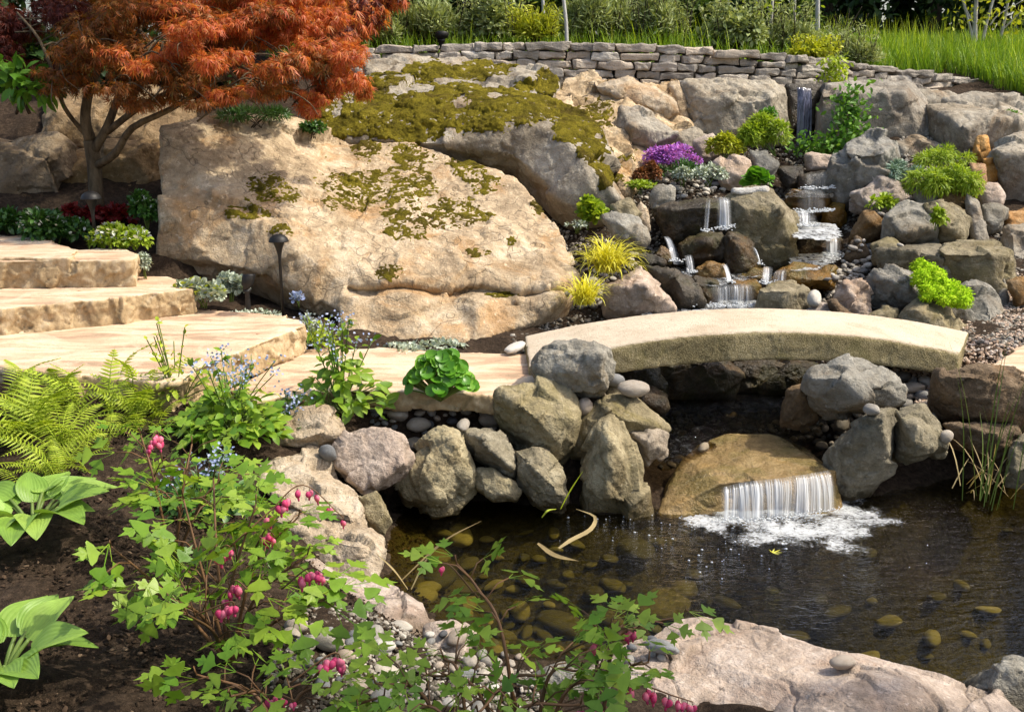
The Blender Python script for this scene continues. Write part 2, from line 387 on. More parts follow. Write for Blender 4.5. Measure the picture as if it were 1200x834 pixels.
OUT_C = relief("low mossy bedrock hump just below the left half of the dry stone wall", M['cliff'],
 [(425,70,9.8),(470,62,10.0),(540,66,10.1),(600,72,10.0),(640,80,9.8),(657,95,9.6),(652,112,9.35),(600,108,9.35),(540,102,9.4),(470,95,9.45),(430,88,9.5)],
 [(520,84,9.6),(610,90,9.5),(460,78,9.65)], .8, 'bedrock', 'bedrock', amp=.3)
OUT_D = relief("crumbling orange tan bank of broken rock left of the purple flowers", M['tan'],
 [(640,112,9.4),(660,92,9.9),(740,92,10.1),(790,102,10.1),(806,150,9.6),(785,172,9.2),(752,195,8.75),(748,215,8.4),(732,226,8.2),(705,165,8.8)],
 [(740,140,9.3),(770,140,9.45),(720,175,8.7),(700,120,9.5)], .8, 'bedrock', 'bedrock', rough=1.8, amp=.4)
# ---- rocks on the slope under the wall
rock("long pale slab leaning down the bank under the wall's middle", M['tan'], 9.55, [(690,96),(735,92),(790,118),(796,132),(780,138),(735,118),(700,108)], name='rock_slab', cat='rock')
rock("angular grey-topped rock right above the purple flower cushion", M['cliff'], 9.0, [(728,126),(752,128),(792,155),(770,168),(738,166),(726,150)], [(742,148,-.15)], tilt=.2)
rock("pale rock wedge at the left end of the upper cliff", M['tan'], 9.8, [(784,96),(797,93),(808,128),(806,152),(796,146)], name='rock_slab', cat='rock')
rock("left half of the upper cliff, a pale ribbed rock face left of the thin cascade", M['cliff'], 9.75, [(802,96),(838,91),(900,92),(920,103),(922,135),(920,168),(880,172),(840,168),(808,152)], [(830,120,-.12),(905,115,-.18),(905,160,-.2),(850,150,-.15)], name='cliff_rock', cat='cliff', strata=(.9,.3,.5), depth=.6)
rock("right half of the upper cliff, a broad flat brown face behind a green creeper", M['cliff'], 9.7, [(958,108),(966,100),(1000,101),(1040,97),(1064,99),(1088,128),(1104,165),(1090,184),(1060,172),(1000,178),(958,180)], [(964,112,-.14),(1058,108,-.2),(1078,160,-.22),(964,165,-.2)], name='cliff_rock', cat='cliff', depth=.6, flat=.3)
rock("dark wet recess rock behind the thin top cascade", M['wet'], 9.95, [(920,99),(962,99),(962,182),(920,182)], name='cliff_rock', cat='cliff', depth=.3, tilt=.05)
rock("big smooth grey slab sloping down at the far right below the grass", M['cliff'], 9.3, [(1085,122),(1120,118),(1200,126),(1270,138),(1270,168),(1190,170),(1165,182),(1140,200),(1112,178)], [(1180,140,-.2),(1130,150,-.25)], name='rock_slab', cat='rock', depth=.8, tilt=.6)
rock("tall grey brown cliff block at the right edge of the view", M['cliff'], 8.6, [(1160,175),(1198,158),(1270,160),(1280,245),(1205,242),(1180,232),(1168,204)], [(1172,180,-.12),(1260,182,-.2),(1250,236,-.2)], name='cliff_rock', cat='cliff', depth=.7, tilt=.25)
rock("tan orange squared stone under the maidenhair ferns", M['orange'], 8.15, Wn(wI,[(812,370),(922,375),(927,500),(882,605),(840,590),(822,480)]), tilt=.1)
rock("orange weathered lump below the sloping grey slab", M['orange'], 8.9, [(1143,162),(1157,160),(1160,178),(1150,188),(1142,178)])
rock("small orange lump wedged against the right edge cliff block", M['orange'], 8.6, [(1152,186),(1168,186),(1172,206),(1156,212)])
rock("orange stone low at the right edge under the cliff block", M['orange'], 8.0, [(1178,250),(1202,244),(1215,262),(1200,275),(1180,268)])
rock("large dark grey boulder upstream, tallest beside the upper cascade", M['grey'], 8.5, [(978,183),(1000,164),(1025,157),(1050,165),(1053,195),(1040,212),(1012,228),(985,236),(977,212)], [(1000,180,-.12),(1035,180,-.2),(1030,205,-.2),(1000,220,-.12)], rough=1.3)
rock("flattish pinkish grey rock under the largest upstream boulder", M['pinkgrey'], 8.2, Wn(wI,[(0,580),(100,530),(200,475),(310,505),(360,560),(400,620),(250,690),(120,690),(40,650)]), rough=1.3)
rock("small pointed brownish rock left of the grey pair by the ferns", M['brown'], 7.8, Wn(wP,[(598,570),(660,400),(720,390),(800,450),(802,545),(720,590),(640,590)]), Wn(wP,[(715,470,-.1)]))
rock("grey wedge shaped boulder with a sharp bright ridge right of the stream", M['grey'], 7.6, Wn(wP,[(828,470),(900,360),(1000,330),(1085,360),(1115,440),(1185,520),(1165,610),(1000,615),(840,570)]), Wn(wP,[(850,450,-.05),(945,545,-.2),(1150,520,-.18)]))
rock("rounded grey boulder under the trailing lime fern on the right", M['greyolive'], 7.55, Wn(wI,[(510,685),(620,630),(725,660),(812,740),(805,834),(760,890),(640,870),(585,800)]), Wn(wI,[(640,780,-.15)]))
rock("upright leaning grey slab behind the block stones on the right", M['cliff'], 7.7, Wn(wI,[(785,565),(870,640),(912,760),(955,880),(930,950),(850,940),(800,740)]), name='rock_slab', cat='rock')
rock("grey block leaning beside the orange stone at the right edge", M['grey'], 7.9, Wn(wI,[(898,652),(1000,650),(1082,680),(1055,800),(965,830),(905,780)]))
rock("small speckled boulder in the gap below the right edge cliff block", M['pinkgrey'], 8.1, Wn(wI,[(925,500),(1010,500),(1062,590),(1055,655),(920,655),(890,580)]))
rock("brown rock tucked behind the fern with a shaded front", M['brown'], 7.9, Wn(wI,[(600,600),(700,565),(790,570),(800,660),(760,720),(640,680)]))
rock("massive squared grey block with a flat top on the right bank", M['greyolive'], 6.95, Wn(wO,[(618,262,.0),(700,205,.42),(980,218,.42),(1078,272,.0),(1095,335,.0),(1062,505,.0),(1000,590,.05),(900,570,.0),(720,520,.0),(640,465,.0)]), Wn(wO,[(650,290,-.1),(1050,300,-.12),(1000,560,-.1)]), name='stone_block', cat='stone block', flat=.4, depth=.5)
rock("ribbed grey block joined to the left of the massive flat block", M['greyolive'], 7.0, Wn(wO,[(200,262),(380,228,.3),(600,225,.3),(632,270),(648,470),(540,450),(430,420),(250,370)]), Wn(wO,[(400,260,-.05),(600,290,-.1)]), name='stone_block', cat='stone block', strata=(.1,.1,1.0), flat=.4)
rock("narrow grey slab at the right end of the flat block", M['greyolive'], 7.1, Wn(wO,[(1060,262),(1132,300),(1148,560),(1090,610),(1058,450)]), name='rock_slab', cat='rock')
rock("triangular grey rock at the foot of the flat block by the gravel", M['grey'], 6.8, Wn(wO,[(1000,600),(1052,440),(1090,580),(1080,650),(1020,670)]), name='rock_slab', cat='rock')
rock("rounded boulder half hidden under lime moss by the gravel path", M['grey'], 6.55, Wn(wO,[(690,650),(770,560),(850,518),(950,540),(1000,600),(1015,690),(1085,800),(1110,940),(1000,1010),(800,970),(700,900)]), Wn(wO,[(800,690,-.05),(960,670,-.12),(980,780,-.2),(820,800,-.15)]))
rock("large olive grey boulder below the lime moss beside the bridge end", M['greyolive'], 6.35, [(1052,390),(1056,364),(1077,352),(1097,349),(1117,361),(1127,381),(1131,405),(1116,416),(1070,410)], [(1075,365,-.1),(1105,370,-.15),(1110,395,-.2)])
rock("fractured grey boulder left of the lime moss", M['grey'], 6.7, Wn(wO,[(100,470),(180,370),(280,370),(445,440),(472,560),(430,645),(330,655),(180,625),(105,585)]), Wn(wO,[(180,470,-.1),(400,480,-.15),(420,600,-.12)]), strata=(.5,.1,.9), rough=1.2)
rock("small squared grey rock under the fractured boulder", M['greyolive'], 6.4, Wn(wO,[(112,690),(210,655),(305,660),(312,800),(200,800),(120,770)]))
rock("tan grey knobbly rock right of the white stone above the bridge", M['pinkgrey'], 6.6, Wn(wK,[(828,420),(890,300),(1000,293),(1062,330),(1075,440),(1062,540),(1000,560),(940,490)]), Wn(wK,[(930,370,-.1)]), rough=1.3)
rock("pinkish flat rock peeking over the bridge's back edge", M['pinkgrey'], 6.45, Wn(wK,[(620,500),(700,450),(770,448),(865,560),(760,580),(620,560)]))
rock("sloping brown stone sinking behind the bridge's right half", M['brown'], 6.4, Wn(wK,[(780,430),(830,430),(1010,575),(900,590),(840,520)]))
rock("squared mossy block with a pale flat top standing in the stream", M['greyolive'], 6.7, Wn(wK,[(302,350,0),(420,305,.15),(520,303,.15),(625,345,0),(652,390,0),(655,480,0),(620,520,0),(400,510,0),(302,490,0)]), Wn(wK,[(320,365,-.06),(475,368,-.1),(475,500,-.1),(630,370,-.03)]), name='stone_block', cat='stone block', flat=.4)
rock("flat orange topped rock beneath the right cascade's pool", M['wetorange'], 7.1, Wn(wK,[(375,310),(420,215),(540,183),(650,192),(810,208),(845,280),(825,355),(700,345),(600,335),(480,315)]), Wn(wK,[(560,270,-.08),(760,290,-.12)]))
rock("orange brown wet stone splashed by the side trickle", M['wetorange'], 7.3, Wn(wK,[(165,265),(250,198),(350,193),(372,230),(315,295),(200,278)]))
# ---- stream left side
rock("grey flat boulder upstream of the golden grass", M['grey'], 7.35, Wn(wJ,[(38,150),(130,112),(200,138),(285,148),(345,220),(362,290),(300,335),(200,325),(120,255)]), Wn(wJ,[(180,210,-.1)]))
rock("narrow tan rock wedge above the grey flat boulder", M['tan'], 7.65, Wn(wJ,[(238,120),(300,15),(352,90),(375,205),(340,225)]), name='rock_slab', cat='rock')
rock("speckled grey rock among white pebbles at the stream's left shoulder", M['grey'], 7.9, Wn(wQ,[(372,520),(400,478),(500,450),(543,478),(535,560),(400,625)]))
rock("broad dark wet boulder behind the left waterfall", M['wet'], 7.75, Wn(wJ,[(380,85),(480,58),(600,38),(750,28),(885,28),(935,120),(905,225),(740,260),(640,300),(500,280),(460,180)]), Wn(wJ,[(520,90,-.1),(820,80,-.15)]), flat=.4)
rock("brown wet boulder under the left waterfall's foot", M['wet'], 7.55, Wn(wJ,[(565,330),(640,288),(750,248),(865,248),(895,300),(885,430),(740,450),(600,430)]), Wn(wJ,[(760,320,-.12)]))
rock("black wet boulder between the two cascades", M['wet'], 7.45, Wn(wJ,[(875,265),(1000,268),(1095,330),(1125,465),(1060,550),(960,550),(885,440)]), Wn(wJ,[(1000,340,-.1)]))
rock("large rounded grey brown boulder between the left and right cascades", M['greyolive'], 7.7, [(855,234),(880,225),(902,225),(926,245),(933,272),(931,302),(915,309),(880,303),(858,272)], [(875,245,-.1),(912,250,-.15),(900,290,-.12)])
rock("tan and grey wedge rock right beside the golden grasses", M['pinkgrey'], 6.7, Wn(wJ,[(78,640),(180,570),(290,500),(350,530),(430,640),(525,765),(430,800),(280,800),(88,770)]), Wn(wJ,[(200,640,-.1),(330,640,-.14)]))
rock("long dark brown wet rock sloping down to the bridge's left half", M['wet'], 6.85, Wn(wJ,[(320,480),(430,488),(545,520),(645,580),(705,660),(765,745),(720,775),(560,775),(480,700),(420,610)]), Wn(wJ,[(560,580,-.1),(600,690,-.1)]))
rock("wet grey rock with a streak of white water on it", M['wet'], 6.98, Wn(wJ,[(635,555),(760,560),(845,590),(855,685),(780,750),(700,665)]))
rock("thin flat dark stone above the long wet rock", M['wet'], 7.15, Wn(wJ,[(255,405),(400,400),(485,450),(465,495),(330,485)]))
rock("golden brown wet stone left of the small spout", M['wetorange'], 7.35, Wn(wJ,[(400,410),(445,335),(525,390),(530,455),(440,460)]))
rock("orange tinted stone awash in the middle of the stream", M['wetorange'], 7.25, Wn(wJ,[(675,495),(760,445),(880,468),(935,545),(905,590),(720,570)]))
rock("low brown ledge that the stream spills over above the bridge", M['wetorange'], 7.1, Wn(wJ,[(935,595,.0),(960,575,.25),(1100,570,.25),(1145,620,0),(1140,700,0),(950,700,0)]), name='rock_ledge', cat='ledge', flat=.3)
# ---- upper stream
rock("pale grey boulder at the top of the stream under the lime bush", M['pinkgrey'], 8.6, [(836,191),(860,180),(880,188),(879,210),(850,214)])
rock("dark grey rock right of the pale boulder under the lime bush", M['grey'], 8.8, [(878,178),(897,177),(912,191),(905,207),(885,205)])
rock("dark stone beside the second cascade step", M['wet'], 8.8, Wn(wR,[(328,582),(420,575),(428,645),(370,660)]))
rock("pinkish grey slab over the second cascade step", M['pinkgrey'], 9.0, [(944,180),(980,182),(979,199),(950,199)])
rock("dark brown square step stone of the upper cascade", M['wet'], 8.75, [(936,204),(978,198),(977,222),(940,222)], name='rock_ledge', cat='ledge', flat=.4)
rock("amber brown ledge that the middle cascade pours over", M['wetorange'], 8.5, [(921,228,0),(930,222,.3),(975,222,.3),(977,228,0),(977,258,0),(930,258,0)], name='rock_ledge', cat='ledge', flat=.4)
rock("round reddish brown boulder right of the amber ledge", M['wetorange'], 8.35, [(964,248),(976,236),(990,240),(992,258),(984,266),(966,266)])
rock("dark boulder that the lowest right cascade falls past", M['wet'], 8.0, [(930,278),(940,271),(975,271),(988,282),(988,302),(932,303)])
rock("pointed brown stone beside the pebble slope right of the cascade", M['brown'], 7.6, Wn(wP,[(543,725),(580,600),(640,578),(712,680),(705,725)]))
rock("squat grey stone over the left waterfall's lip", M['white'], 7.8, Wn(wQ,[(940,480),(1100,468),(1190,475),(1190,510),(1000,530),(945,515)]), name='rock_slab', cat='rock')
# ---- around the bridge and the pond
rock("grey craggy boulder sitting against the bridge's left end", M['grey'], 5.10, Wn(wD,[(10,150),(60,90),(150,60),(180,10),(270,0),(450,20),(565,50),(580,130),(560,260),(540,335),(400,355),(320,320),(250,275),(100,285),(40,225)]), Wn(wD,[(180,80,-.02),(500,95,-.12),(490,235,-.12),(260,215,-.10)]), rough=.9)
rock("big olive beige boulder with a shaded underside left of the bridge", M['olive'], 4.98, [(575,459),(600,452),(625,447),(650,445),(662,450),(677,467),(682,482),(679,502),(668,527),(655,537),(630,530),(600,503),(584,480)], [(592,464,-.05),(618,482,-.17),(648,512,-.16),(668,488,-.1)], rough=.9)
rock("sloping grey olive rock between the big boulder and the pond", M['greyolive'], 5.05, Wn(wD,[(320,740),(350,580),(470,405),(620,365),(725,388),(775,450),(965,580),(975,610),(860,615),(700,620),(450,760)]), Wn(wD,[(560,470,-.1),(700,560,-.12),(420,640,-.1)]))
rock("tall pointed olive rock standing at the water's edge", M['olive'], 4.80, Wn(wE,[(255,470),(300,270),(350,160),(440,93),(545,150),(612,280),(665,420),(705,640),(700,790),(560,850),(430,830),(265,790)]), Wn(wE,[(430,250,-.1),(470,300,-.12),(560,480,-.13),(420,620,-.16)]), rough=.9)
rock("squarish pale rock tucked behind the tall pointed rock", M['beige'], 4.95, Wn(wE,[(560,195),(680,183),(800,188),(853,220),(853,345),(740,410),(715,425),(610,295)]), Wn(wE,[(700,280,-.08)]))
rock("small grey green rock below the craggy boulder", M['greyolive'], 5.25, Wn(wD,[(495,395),(575,245),(650,290),(705,375),(640,420)]))
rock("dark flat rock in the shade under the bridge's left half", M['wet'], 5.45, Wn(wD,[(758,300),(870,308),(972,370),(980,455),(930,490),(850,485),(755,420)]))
BOULDER = rock("broad amber boulder with water sliding over it into the pond", M['amber'], 4.95, [(771,604,-.22),(785,566,0),(800,536,.15),(816,521,.3),(850,508,.42),(902,508,.42),(942,521,.35),(970,545,.15),(982,560,0),(984,606,-.2),(960,608,-.25),(840,618,-.25),(800,612,-.25)], [(820,578,-.14),(845,566,-.2),(905,560,-.2),(970,553,-.12),(900,535,.06)], flat=.75, depth=.4, rough=.4, gr=1.0)
rock("large rounded pale topped boulder under the bridge's right end", M['grey'], 5.15, Wn(wF,[(522,250),(560,200),(700,140),(800,118),(900,128),(1050,198),(1135,260),(1185,340),(1175,405),(1060,460),(930,480),(890,445),(850,475),(700,490),(585,395)]), Wn(wF,[(560,258,-.05),(740,255,-.13),(890,385,-.15),(940,330,-.12),(1060,330,-.1)]), rough=.9)
rock("brown square boulder in shade left of the pale topped boulder", M['brown'], 5.3, Wn(wF,[(345,550),(370,340),(430,305),(535,285),(605,400),(600,530),(480,580)]), Wn(wF,[(470,350,-.06)]))
rock("dark pond boulder with a yellow lit right edge", M['greyolive'], 4.90, Wn(wF,[(675,730),(760,640),(880,610),(1000,520),(1060,458),(1135,458),(1155,600),(1135,720),(1100,900),(1000,1000),(800,1020),(685,900)]), Wn(wF,[(1030,520,-.1),(1040,640,-.14),(1080,760,-.1),(760,740,-.06)]), rough=.9)
rock("olive square rock beside the yellow edged pond boulder", M['olive'], 4.92, Wn(wG,[(308,360),(400,328),(500,318),(562,390),(665,560),(665,625),(560,650),(420,690),(325,640)]), Wn(wG,[(340,420,-.05),(450,470,-.1),(430,600,-.13)]))
rock("long brown boulder at the right edge under the paving corner", M['brown'], 5.15, Wn(wG,[(578,170),(600,88),(740,68),(800,28),(860,28),(1000,88),(1260,140),(1280,220),(1280,470),(1190,485),(1000,455),(800,405),(700,385),(600,275)]), Wn(wG,[(640,120,-.05),(900,130,-.1),(1000,400,-.12),(1240,240,-.1)]))
rock("flat long rock below the brown boulder at the right edge", M['brown'], 5.0, Wn(wG,[(635,452),(900,448),(1145,460),(1165,525),(1100,665),(1000,705),(930,640),(750,610),(695,490)]), Wn(wG,[(1000,520,-.1)]))
rock("grey stone at the waterline at the far right edge", M['greyolive'], 4.85, Wn(wG,[(1085,610),(1190,518),(1280,560),(1280,860),(1100,840)]))
rock("dark boulder in the bottom right corner of the pond", M['grey'], 3.1, [(1146,806),(1165,776),(1188,770),(1215,776),(1240,850),(1160,850)], depth=.25)
# ---- left bank of the pond
rock("angular beige rock between the blue flowers and the flat pale rock", M['beige'], 4.72, Wn(wB,[(212,470),(280,290),(420,252),(520,262),(632,235),(705,330),(720,405),(690,455),(540,545,.08),(400,525,.05),(300,530,.05)]), Wn(wB,[(580,400,-.1),(420,440,-.1),(310,475,-.06)]), rough=.9)
rock("flat faced pinkish grey rock tilted towards the pond", M['pinkgrey'], 4.62, Wn(wB,[(636,600),(660,540),(770,388),(860,358),(1060,358),(1135,420),(1195,560),(1155,640),(900,805),(820,755),(740,695)]), Wn(wB,[(700,620,-.05),(870,790,-.13),(1150,610,-.1)]), rough=.9)
rock("broad smooth sun bleached rock behind the pink flowers", M['beige'], 4.3, Wn(wL,[(95,280,.2),(180,168,.4),(370,162,.42),(480,168,.42),(562,210,.35),(702,350,.2),(795,450,.05),(845,540,-.08),(845,640,-.15),(790,680,-.2),(600,660,-.2),(400,560,-.15),(200,430,.0)]), Wn(wL,[(430,300,.12),(620,470,-.08),(760,590,-.2)]), depth=.25, rough=.9)
rock("rough lower shore rock below the sun bleached one", M['beige'], 3.95, [(298,606,.2),(340,598,.25),(372,600,.25),(420,612,.2),(448,630,.1),(442,652,0),(434,690,-.08),(400,695,-.1),(330,676,0),(296,650,.1)], [(420,640,-.02)], depth=.25, rough=.9)
rock("long pink low rock sloping into the pond's near left shore", M['pinkgrey'], 3.62, [(360,660,.28),(400,678,.2),(434,682,.2),(462,687,.2),(495,706,.1),(507,731,0),(500,762,-.15),(470,752,-.15),(450,742,-.12),(410,748,-.1),(370,720,0)], [(460,710,.0)], depth=.2, more=[(3.4,[(500,735,.05),(530,735,.05),(548,749,0),(540,768,-.08),(500,765,-.08)],(),dict(depth=.15))])
rock("layered brown rock standing upright at the pond edge", M['olive'], 4.70, Wn(wC,[(-10,700),(120,620),(250,500),(300,378),(360,352),(472,388),(505,480),(565,680),(545,735),(425,860),(300,880),(80,850)]), Wn(wC,[(140,640,-.06),(290,720,-.12),(300,840,-.12),(440,500,-.06)]), strata=(.85,.2,.5), rough=.9)
rock("pointed brown rock with a bright facet right of the layered rock", M['olive'], 4.82, Wn(wC,[(478,390),(600,363),(702,353),(805,420),(858,520),(865,645),(840,700),(740,640),(640,600),(500,500)]), Wn(wC,[(680,520,-.12),(600,430,-.08),(830,640,-.1)]))
rock("rounded brown rock under the big olive boulder", M['olive'], 4.72, [(603,527),(621,524),(642,531),(654,544),(661,561),(666,588),(656,594),(625,584),(605,560)], [(625,548,-.06),(650,570,-.08)], strata=(.7,.1,.6))
rock("flat low rock in the gap at the waterline below the pointed rock", M['olive'], 4.72, [(553,549),(577,548),(602,564),(611,574),(604,586),(577,586),(558,570)])
rock("wet low rock half under the flat pinkish grey one", M['greyolive'], 4.3, [(420,580),(440,576),(452,590),(458,606),(446,622),(424,612)])
rock("huge smooth pinkish boulder filling the near right shore", M['pinkgrey'], 2.9, [(688,800,.3),(705,772,.45),(745,752,.5),(800,731,.62),(828,729,.62),(862,750,.48),(892,771,.36),(940,786,.28),(980,790,.25),(1012,784,.28),(1062,788,.25),(1102,796,.22),(1150,815,.15),(1205,850,.0),(1150,930,-.2),(900,1000,-.4),(720,960,-.3),(685,860,.05)], [(800,760,.35),(900,800,.1),(1040,815,.05)], depth=.25, rough=.55, gr=1.03, more=[(3.0,[(700,790,.25),(760,765,.35),(850,770,.3),(880,800,.1),(800,840,-.1),(700,840,-.05)],(),dict(depth=.25)),(2.85,[(930,800,.2),(1000,790,.25),(1080,800,.2),(1100,830,0),(1000,860,-.15),(920,850,-.1)],(),dict(depth=.25))])
rock("flat grey stone under the lowest pink flower leaves", M['grey'], 2.95, [(606,800),(640,785),(682,778),(710,800),(722,840),(650,850),(610,830)], depth=.2)
# ---- under the maple
rock("pale topped rock at the far left edge under the maple", M['maplerock'], 7.8, [(-60,166),(20,160),(62,158),(80,176),(72,245),(-60,262)], [(50,185,-.1)], depth=.6)
rock("long dark shaded rock behind the maple trunk", M['maplerock'], 8.0, [(22,205),(60,186),(120,171),(188,164),(192,246),(60,250)], [(70,200,-.12),(150,185,-.1)], depth=.5)
rock("pale sloping rock half hidden by the maple branches", M['maplerock'], 8.5, [(56,122),(80,112),(130,108),(190,104),(225,118),(215,165),(150,172),(60,168)], [(75,130,-.08)], depth=.5, tilt=.5)

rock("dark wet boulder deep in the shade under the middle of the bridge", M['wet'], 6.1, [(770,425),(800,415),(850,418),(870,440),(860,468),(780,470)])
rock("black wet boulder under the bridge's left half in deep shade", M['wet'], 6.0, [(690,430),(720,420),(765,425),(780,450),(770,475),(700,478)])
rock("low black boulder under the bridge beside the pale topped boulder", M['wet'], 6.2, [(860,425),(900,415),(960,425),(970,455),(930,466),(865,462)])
rock("olive brown stone below the golden leaning wedge by the upper stream", M['greyolive'], 7.5, [(716,240),(738,232),(752,250),(745,268),(722,266)])
rock("pale rock beneath the yellow green shrub at the slope's middle", M['pinkgrey'], 9.1, [(812,165),(835,158),(850,172),(845,188),(818,188)])
rock("grey rock behind the purple flowers under the upper cliff", M['cliff'], 9.4, [(790,160),(812,150),(832,158),(830,176),(800,178)])
rock("grey brown boulder under the flat cliff face behind the big upstream boulder", M['cliff'], 9.2, [(1050,168),(1075,160),(1100,172),(1104,198),(1070,205),(1052,192)])
rock("grey boulder half covered by the feathery lime fern", M['grey'], 8.0, [(1070,222),(1100,212),(1130,225),(1128,250),(1085,252)])
rock("brownish boulder at the far right edge above the gravel", M['cliff'], 7.6, [(1178,268),(1200,262),(1240,275),(1240,330),(1195,325),(1180,300)])
rock("low grey stone between the pebble slope and the ribbed block", M['greyolive'], 7.3, [(1020,286),(1040,278),(1060,290),(1052,306),(1028,306)])
rock("small brown stone between the triangular rock and the gravel", M['brown'], 6.7, [(1180,330),(1200,322),(1212,345),(1195,356)])
rock("flat shaded stone in the soil between paving and the big olive boulder", M['greyolive'], 5.1, [(600,470),(622,462),(640,475),(625,492),(602,490)])

rock("low grey rock at the foot of the wall's right end", M['cliff'], 10.2, [(1052,112),(1075,103),(1110,106),(1128,118),(1120,134),(1070,134)], gr=1.1)
rock("pale flat slab tucked under the grass right of the wall's end", M['cliff'], 10.0, [(1110,118),(1140,109),(1185,113),(1230,124),(1225,140),(1130,136)], name='rock_slab', cat='rock', gr=1.1)
rock("broad grey stone below the wall behind the flat cliff face", M['cliff'], 10.2, [(985,104),(1010,98),(1045,100),(1062,112),(1050,124),(1000,124)], gr=1.1)
# ------------------------------------------------------------------ terrain
TP = np.array([
(-3,0,.5),(0,0,.45),(2,0,.4),(-3,2,.5),(-1.5,2,.5),(-.6,2.3,.42),(.3,2.2,.25),(1.2,2.0,.12),(2.5,1.8,.2),(-.2,2.9,.2),(-.5,3.4,.25),
(-2.5,3.5,.5),(-1.5,3.5,.5),(-.95,3.5,.28),(-2.6,4.55,.57),(-1.9,4.4,.54),(-1.45,4.5,.50),(-1.1,4.35,.27),(-1.0,4.5,.30),(-.8,4.1,.16),(-.75,3.75,.16),(-1.15,3.9,.3),(-.6,5.0,.43),(0,5.05,.36),(-1.0,5.1,.48),
(-2.6,4.95,.66),(-2.1,4.85,.64),(-1.75,4.75,.60),(-3.4,5.0,.66),(-2.5,5.4,.6),(-1.5,5.6,.48),(-2.5,6.2,.6),(-2.8,6.9,.9),(-1.6,6.6,.68),(-1.2,6.3,.60),(-.5,6.1,.54),(0,5.95,.5),
(-2.4,7.0,1.0),(-2.9,7.4,1.1),(-1.9,7.3,.72),(-1.95,6.8,.68),(-1.7,7.0,.60),(-2.0,7.1,.68),(-1.5,6.75,.60),(-3.6,7.5,1.15),(-2.4,7.9,1.3),(-4.3,6,1.0),
(-3,8.6,1.75),(-2,8.8,1.8),(-4,9,2.0),(-2,10,2.25),
(-1.2,7.4,.6),(-.5,7.6,.8),(-1,8.4,1.3),(0,8.3,1.2),(.4,7.5,.72),(.2,9,1.5),(-1,9.6,1.9),(.8,9.2,1.45),
(.2,5.6,.42),(.3,6.2,.48),(.5,6.7,.56),(.6,7.2,.72),(.9,7.6,.85),
(.9,5.3,.0),(1.2,5.3,0),(1.7,5.4,.0),(.75,5.7,.02),(1.2,5.7,.02),(1.7,5.8,.02),(.9,6.1,.05),(1.3,6.1,.05),(1.7,6.2,.05),(1.1,6.5,.10),(1.5,6.5,.12),(1.3,6.75,.35),(1.5,7.1,.5),(1.6,7.5,.58),(1.2,7.9,.85),(2.2,7.9,.7),(2.5,8.3,.8),(2.6,8.7,1.05),(2.7,9.0,1.2),(2.8,9.5,1.3),(2.0,8.4,1.05),(1.3,8.2,1.15),(1.6,8.6,1.3),
(2.05,5.05,.16),(2.3,5.2,.26),(2.6,5.6,.42),(2.9,5.9,.57),(3.2,6.2,.6),(3.6,6.5,.62),(2.1,6.3,.4),(2.5,6.6,.52),(3,7.2,.7),(2.4,7.1,.68),(2.8,7.6,.88),(3.2,7.8,.95),(3.3,8.2,1.05),(3.8,7.,.65),(4,8.6,1.15),(3.0,8.4,1.12),(3.4,8.8,1.35),(4.2,9.3,1.6),(3.4,9.4,1.6),
(2,10,1.85),(2.8,10.1,1.85),(3.6,10.2,1.8),(1,9.8,1.75),(4.5,10.4,1.95),(0,10.1,1.95),
(-1.5,11,2.35),(0,11.2,2.42),(2,11.2,2.4),(3,11.3,2.28),(4,11.6,2.14),(5,11.3,2.05),(-4,11,2.4),(5.6,10.6,1.95),
(-3,13,2.42),(0,13,2.45),(3,13,2.46),(5.5,13,2.40),(4.5,12.3,2.30),(6.5,12.5,2.36),(6,15,2.55),(0,16,2.6),(-5,16,2.6),(10,12,2.45),(10,5,.8),(8,8,1.4),(-8,5,.8),(-8,10,2.2),
(3.6,4.5,.3),(4,3,.3),(4.6,5.5,.55),(-12,20,2.8),(0,22,2.8),(12,20,2.8)], float)
def _rbf():
    X = TP[:, :2]; n = len(X)
    A = np.linalg.norm(X[:, None] - X[None], axis=2) - 0.02 * np.eye(n)
    Pm = np.concatenate([np.ones((n, 1)), X], 1)
    K = np.zeros((n + 3, n + 3)); K[:n, :n] = A; K[:n, n:] = Pm; K[n:, :n] = Pm.T
    return np.linalg.solve(K, np.concatenate([TP[:, 2], np.zeros(3)]))
_w = _rbf()
SHORE_PX = [(470,592),(445,625),(447,680),(500,735),(556,766),(640,782),(700,768),(760,780),(870,800),(990,830)]
SHORE = [Pz(x, y, 0) for x, y in SHORE_PX]
SHORE = [(p.x, p.y) for p in SHORE] + [(1.9, 2.75), (3.2, 3.1), (3.6, 4.0), (3.1, 4.9)]
SHORE += [(Pz(x, y, 0).x, Pz(x, y, 0).y) for x, y in [(1170,560),(1100,566),(1060,572),(985,580),(900,570),(790,588),(700,598),(640,588),(560,582)]]
SHORE = np.array(SHORE)
def shore_sd(X):                       # signed distance, > 0 inside the pond
    d = np.full(len(X), 1e9); ins = np.zeros(len(X), bool)
    for i in range(len(SHORE)):
        a, b = SHORE[i], SHORE[(i + 1) % len(SHORE)]
        ab = b - a; t = np.clip(((X - a) @ ab) / (ab @ ab), 0, 1)
        d = np.minimum(d, np.linalg.norm(X - (a + t[:, None] * ab), axis=1))
        c = ((a[1] > X[:, 1]) != (b[1] > X[:, 1])) & (X[:, 0] < (b[0] - a[0]) * (X[:, 1] - a[1]) / (b[1] - a[1] + 1e-12) + a[0])
        ins ^= c
    return np.where(ins, d, -d)
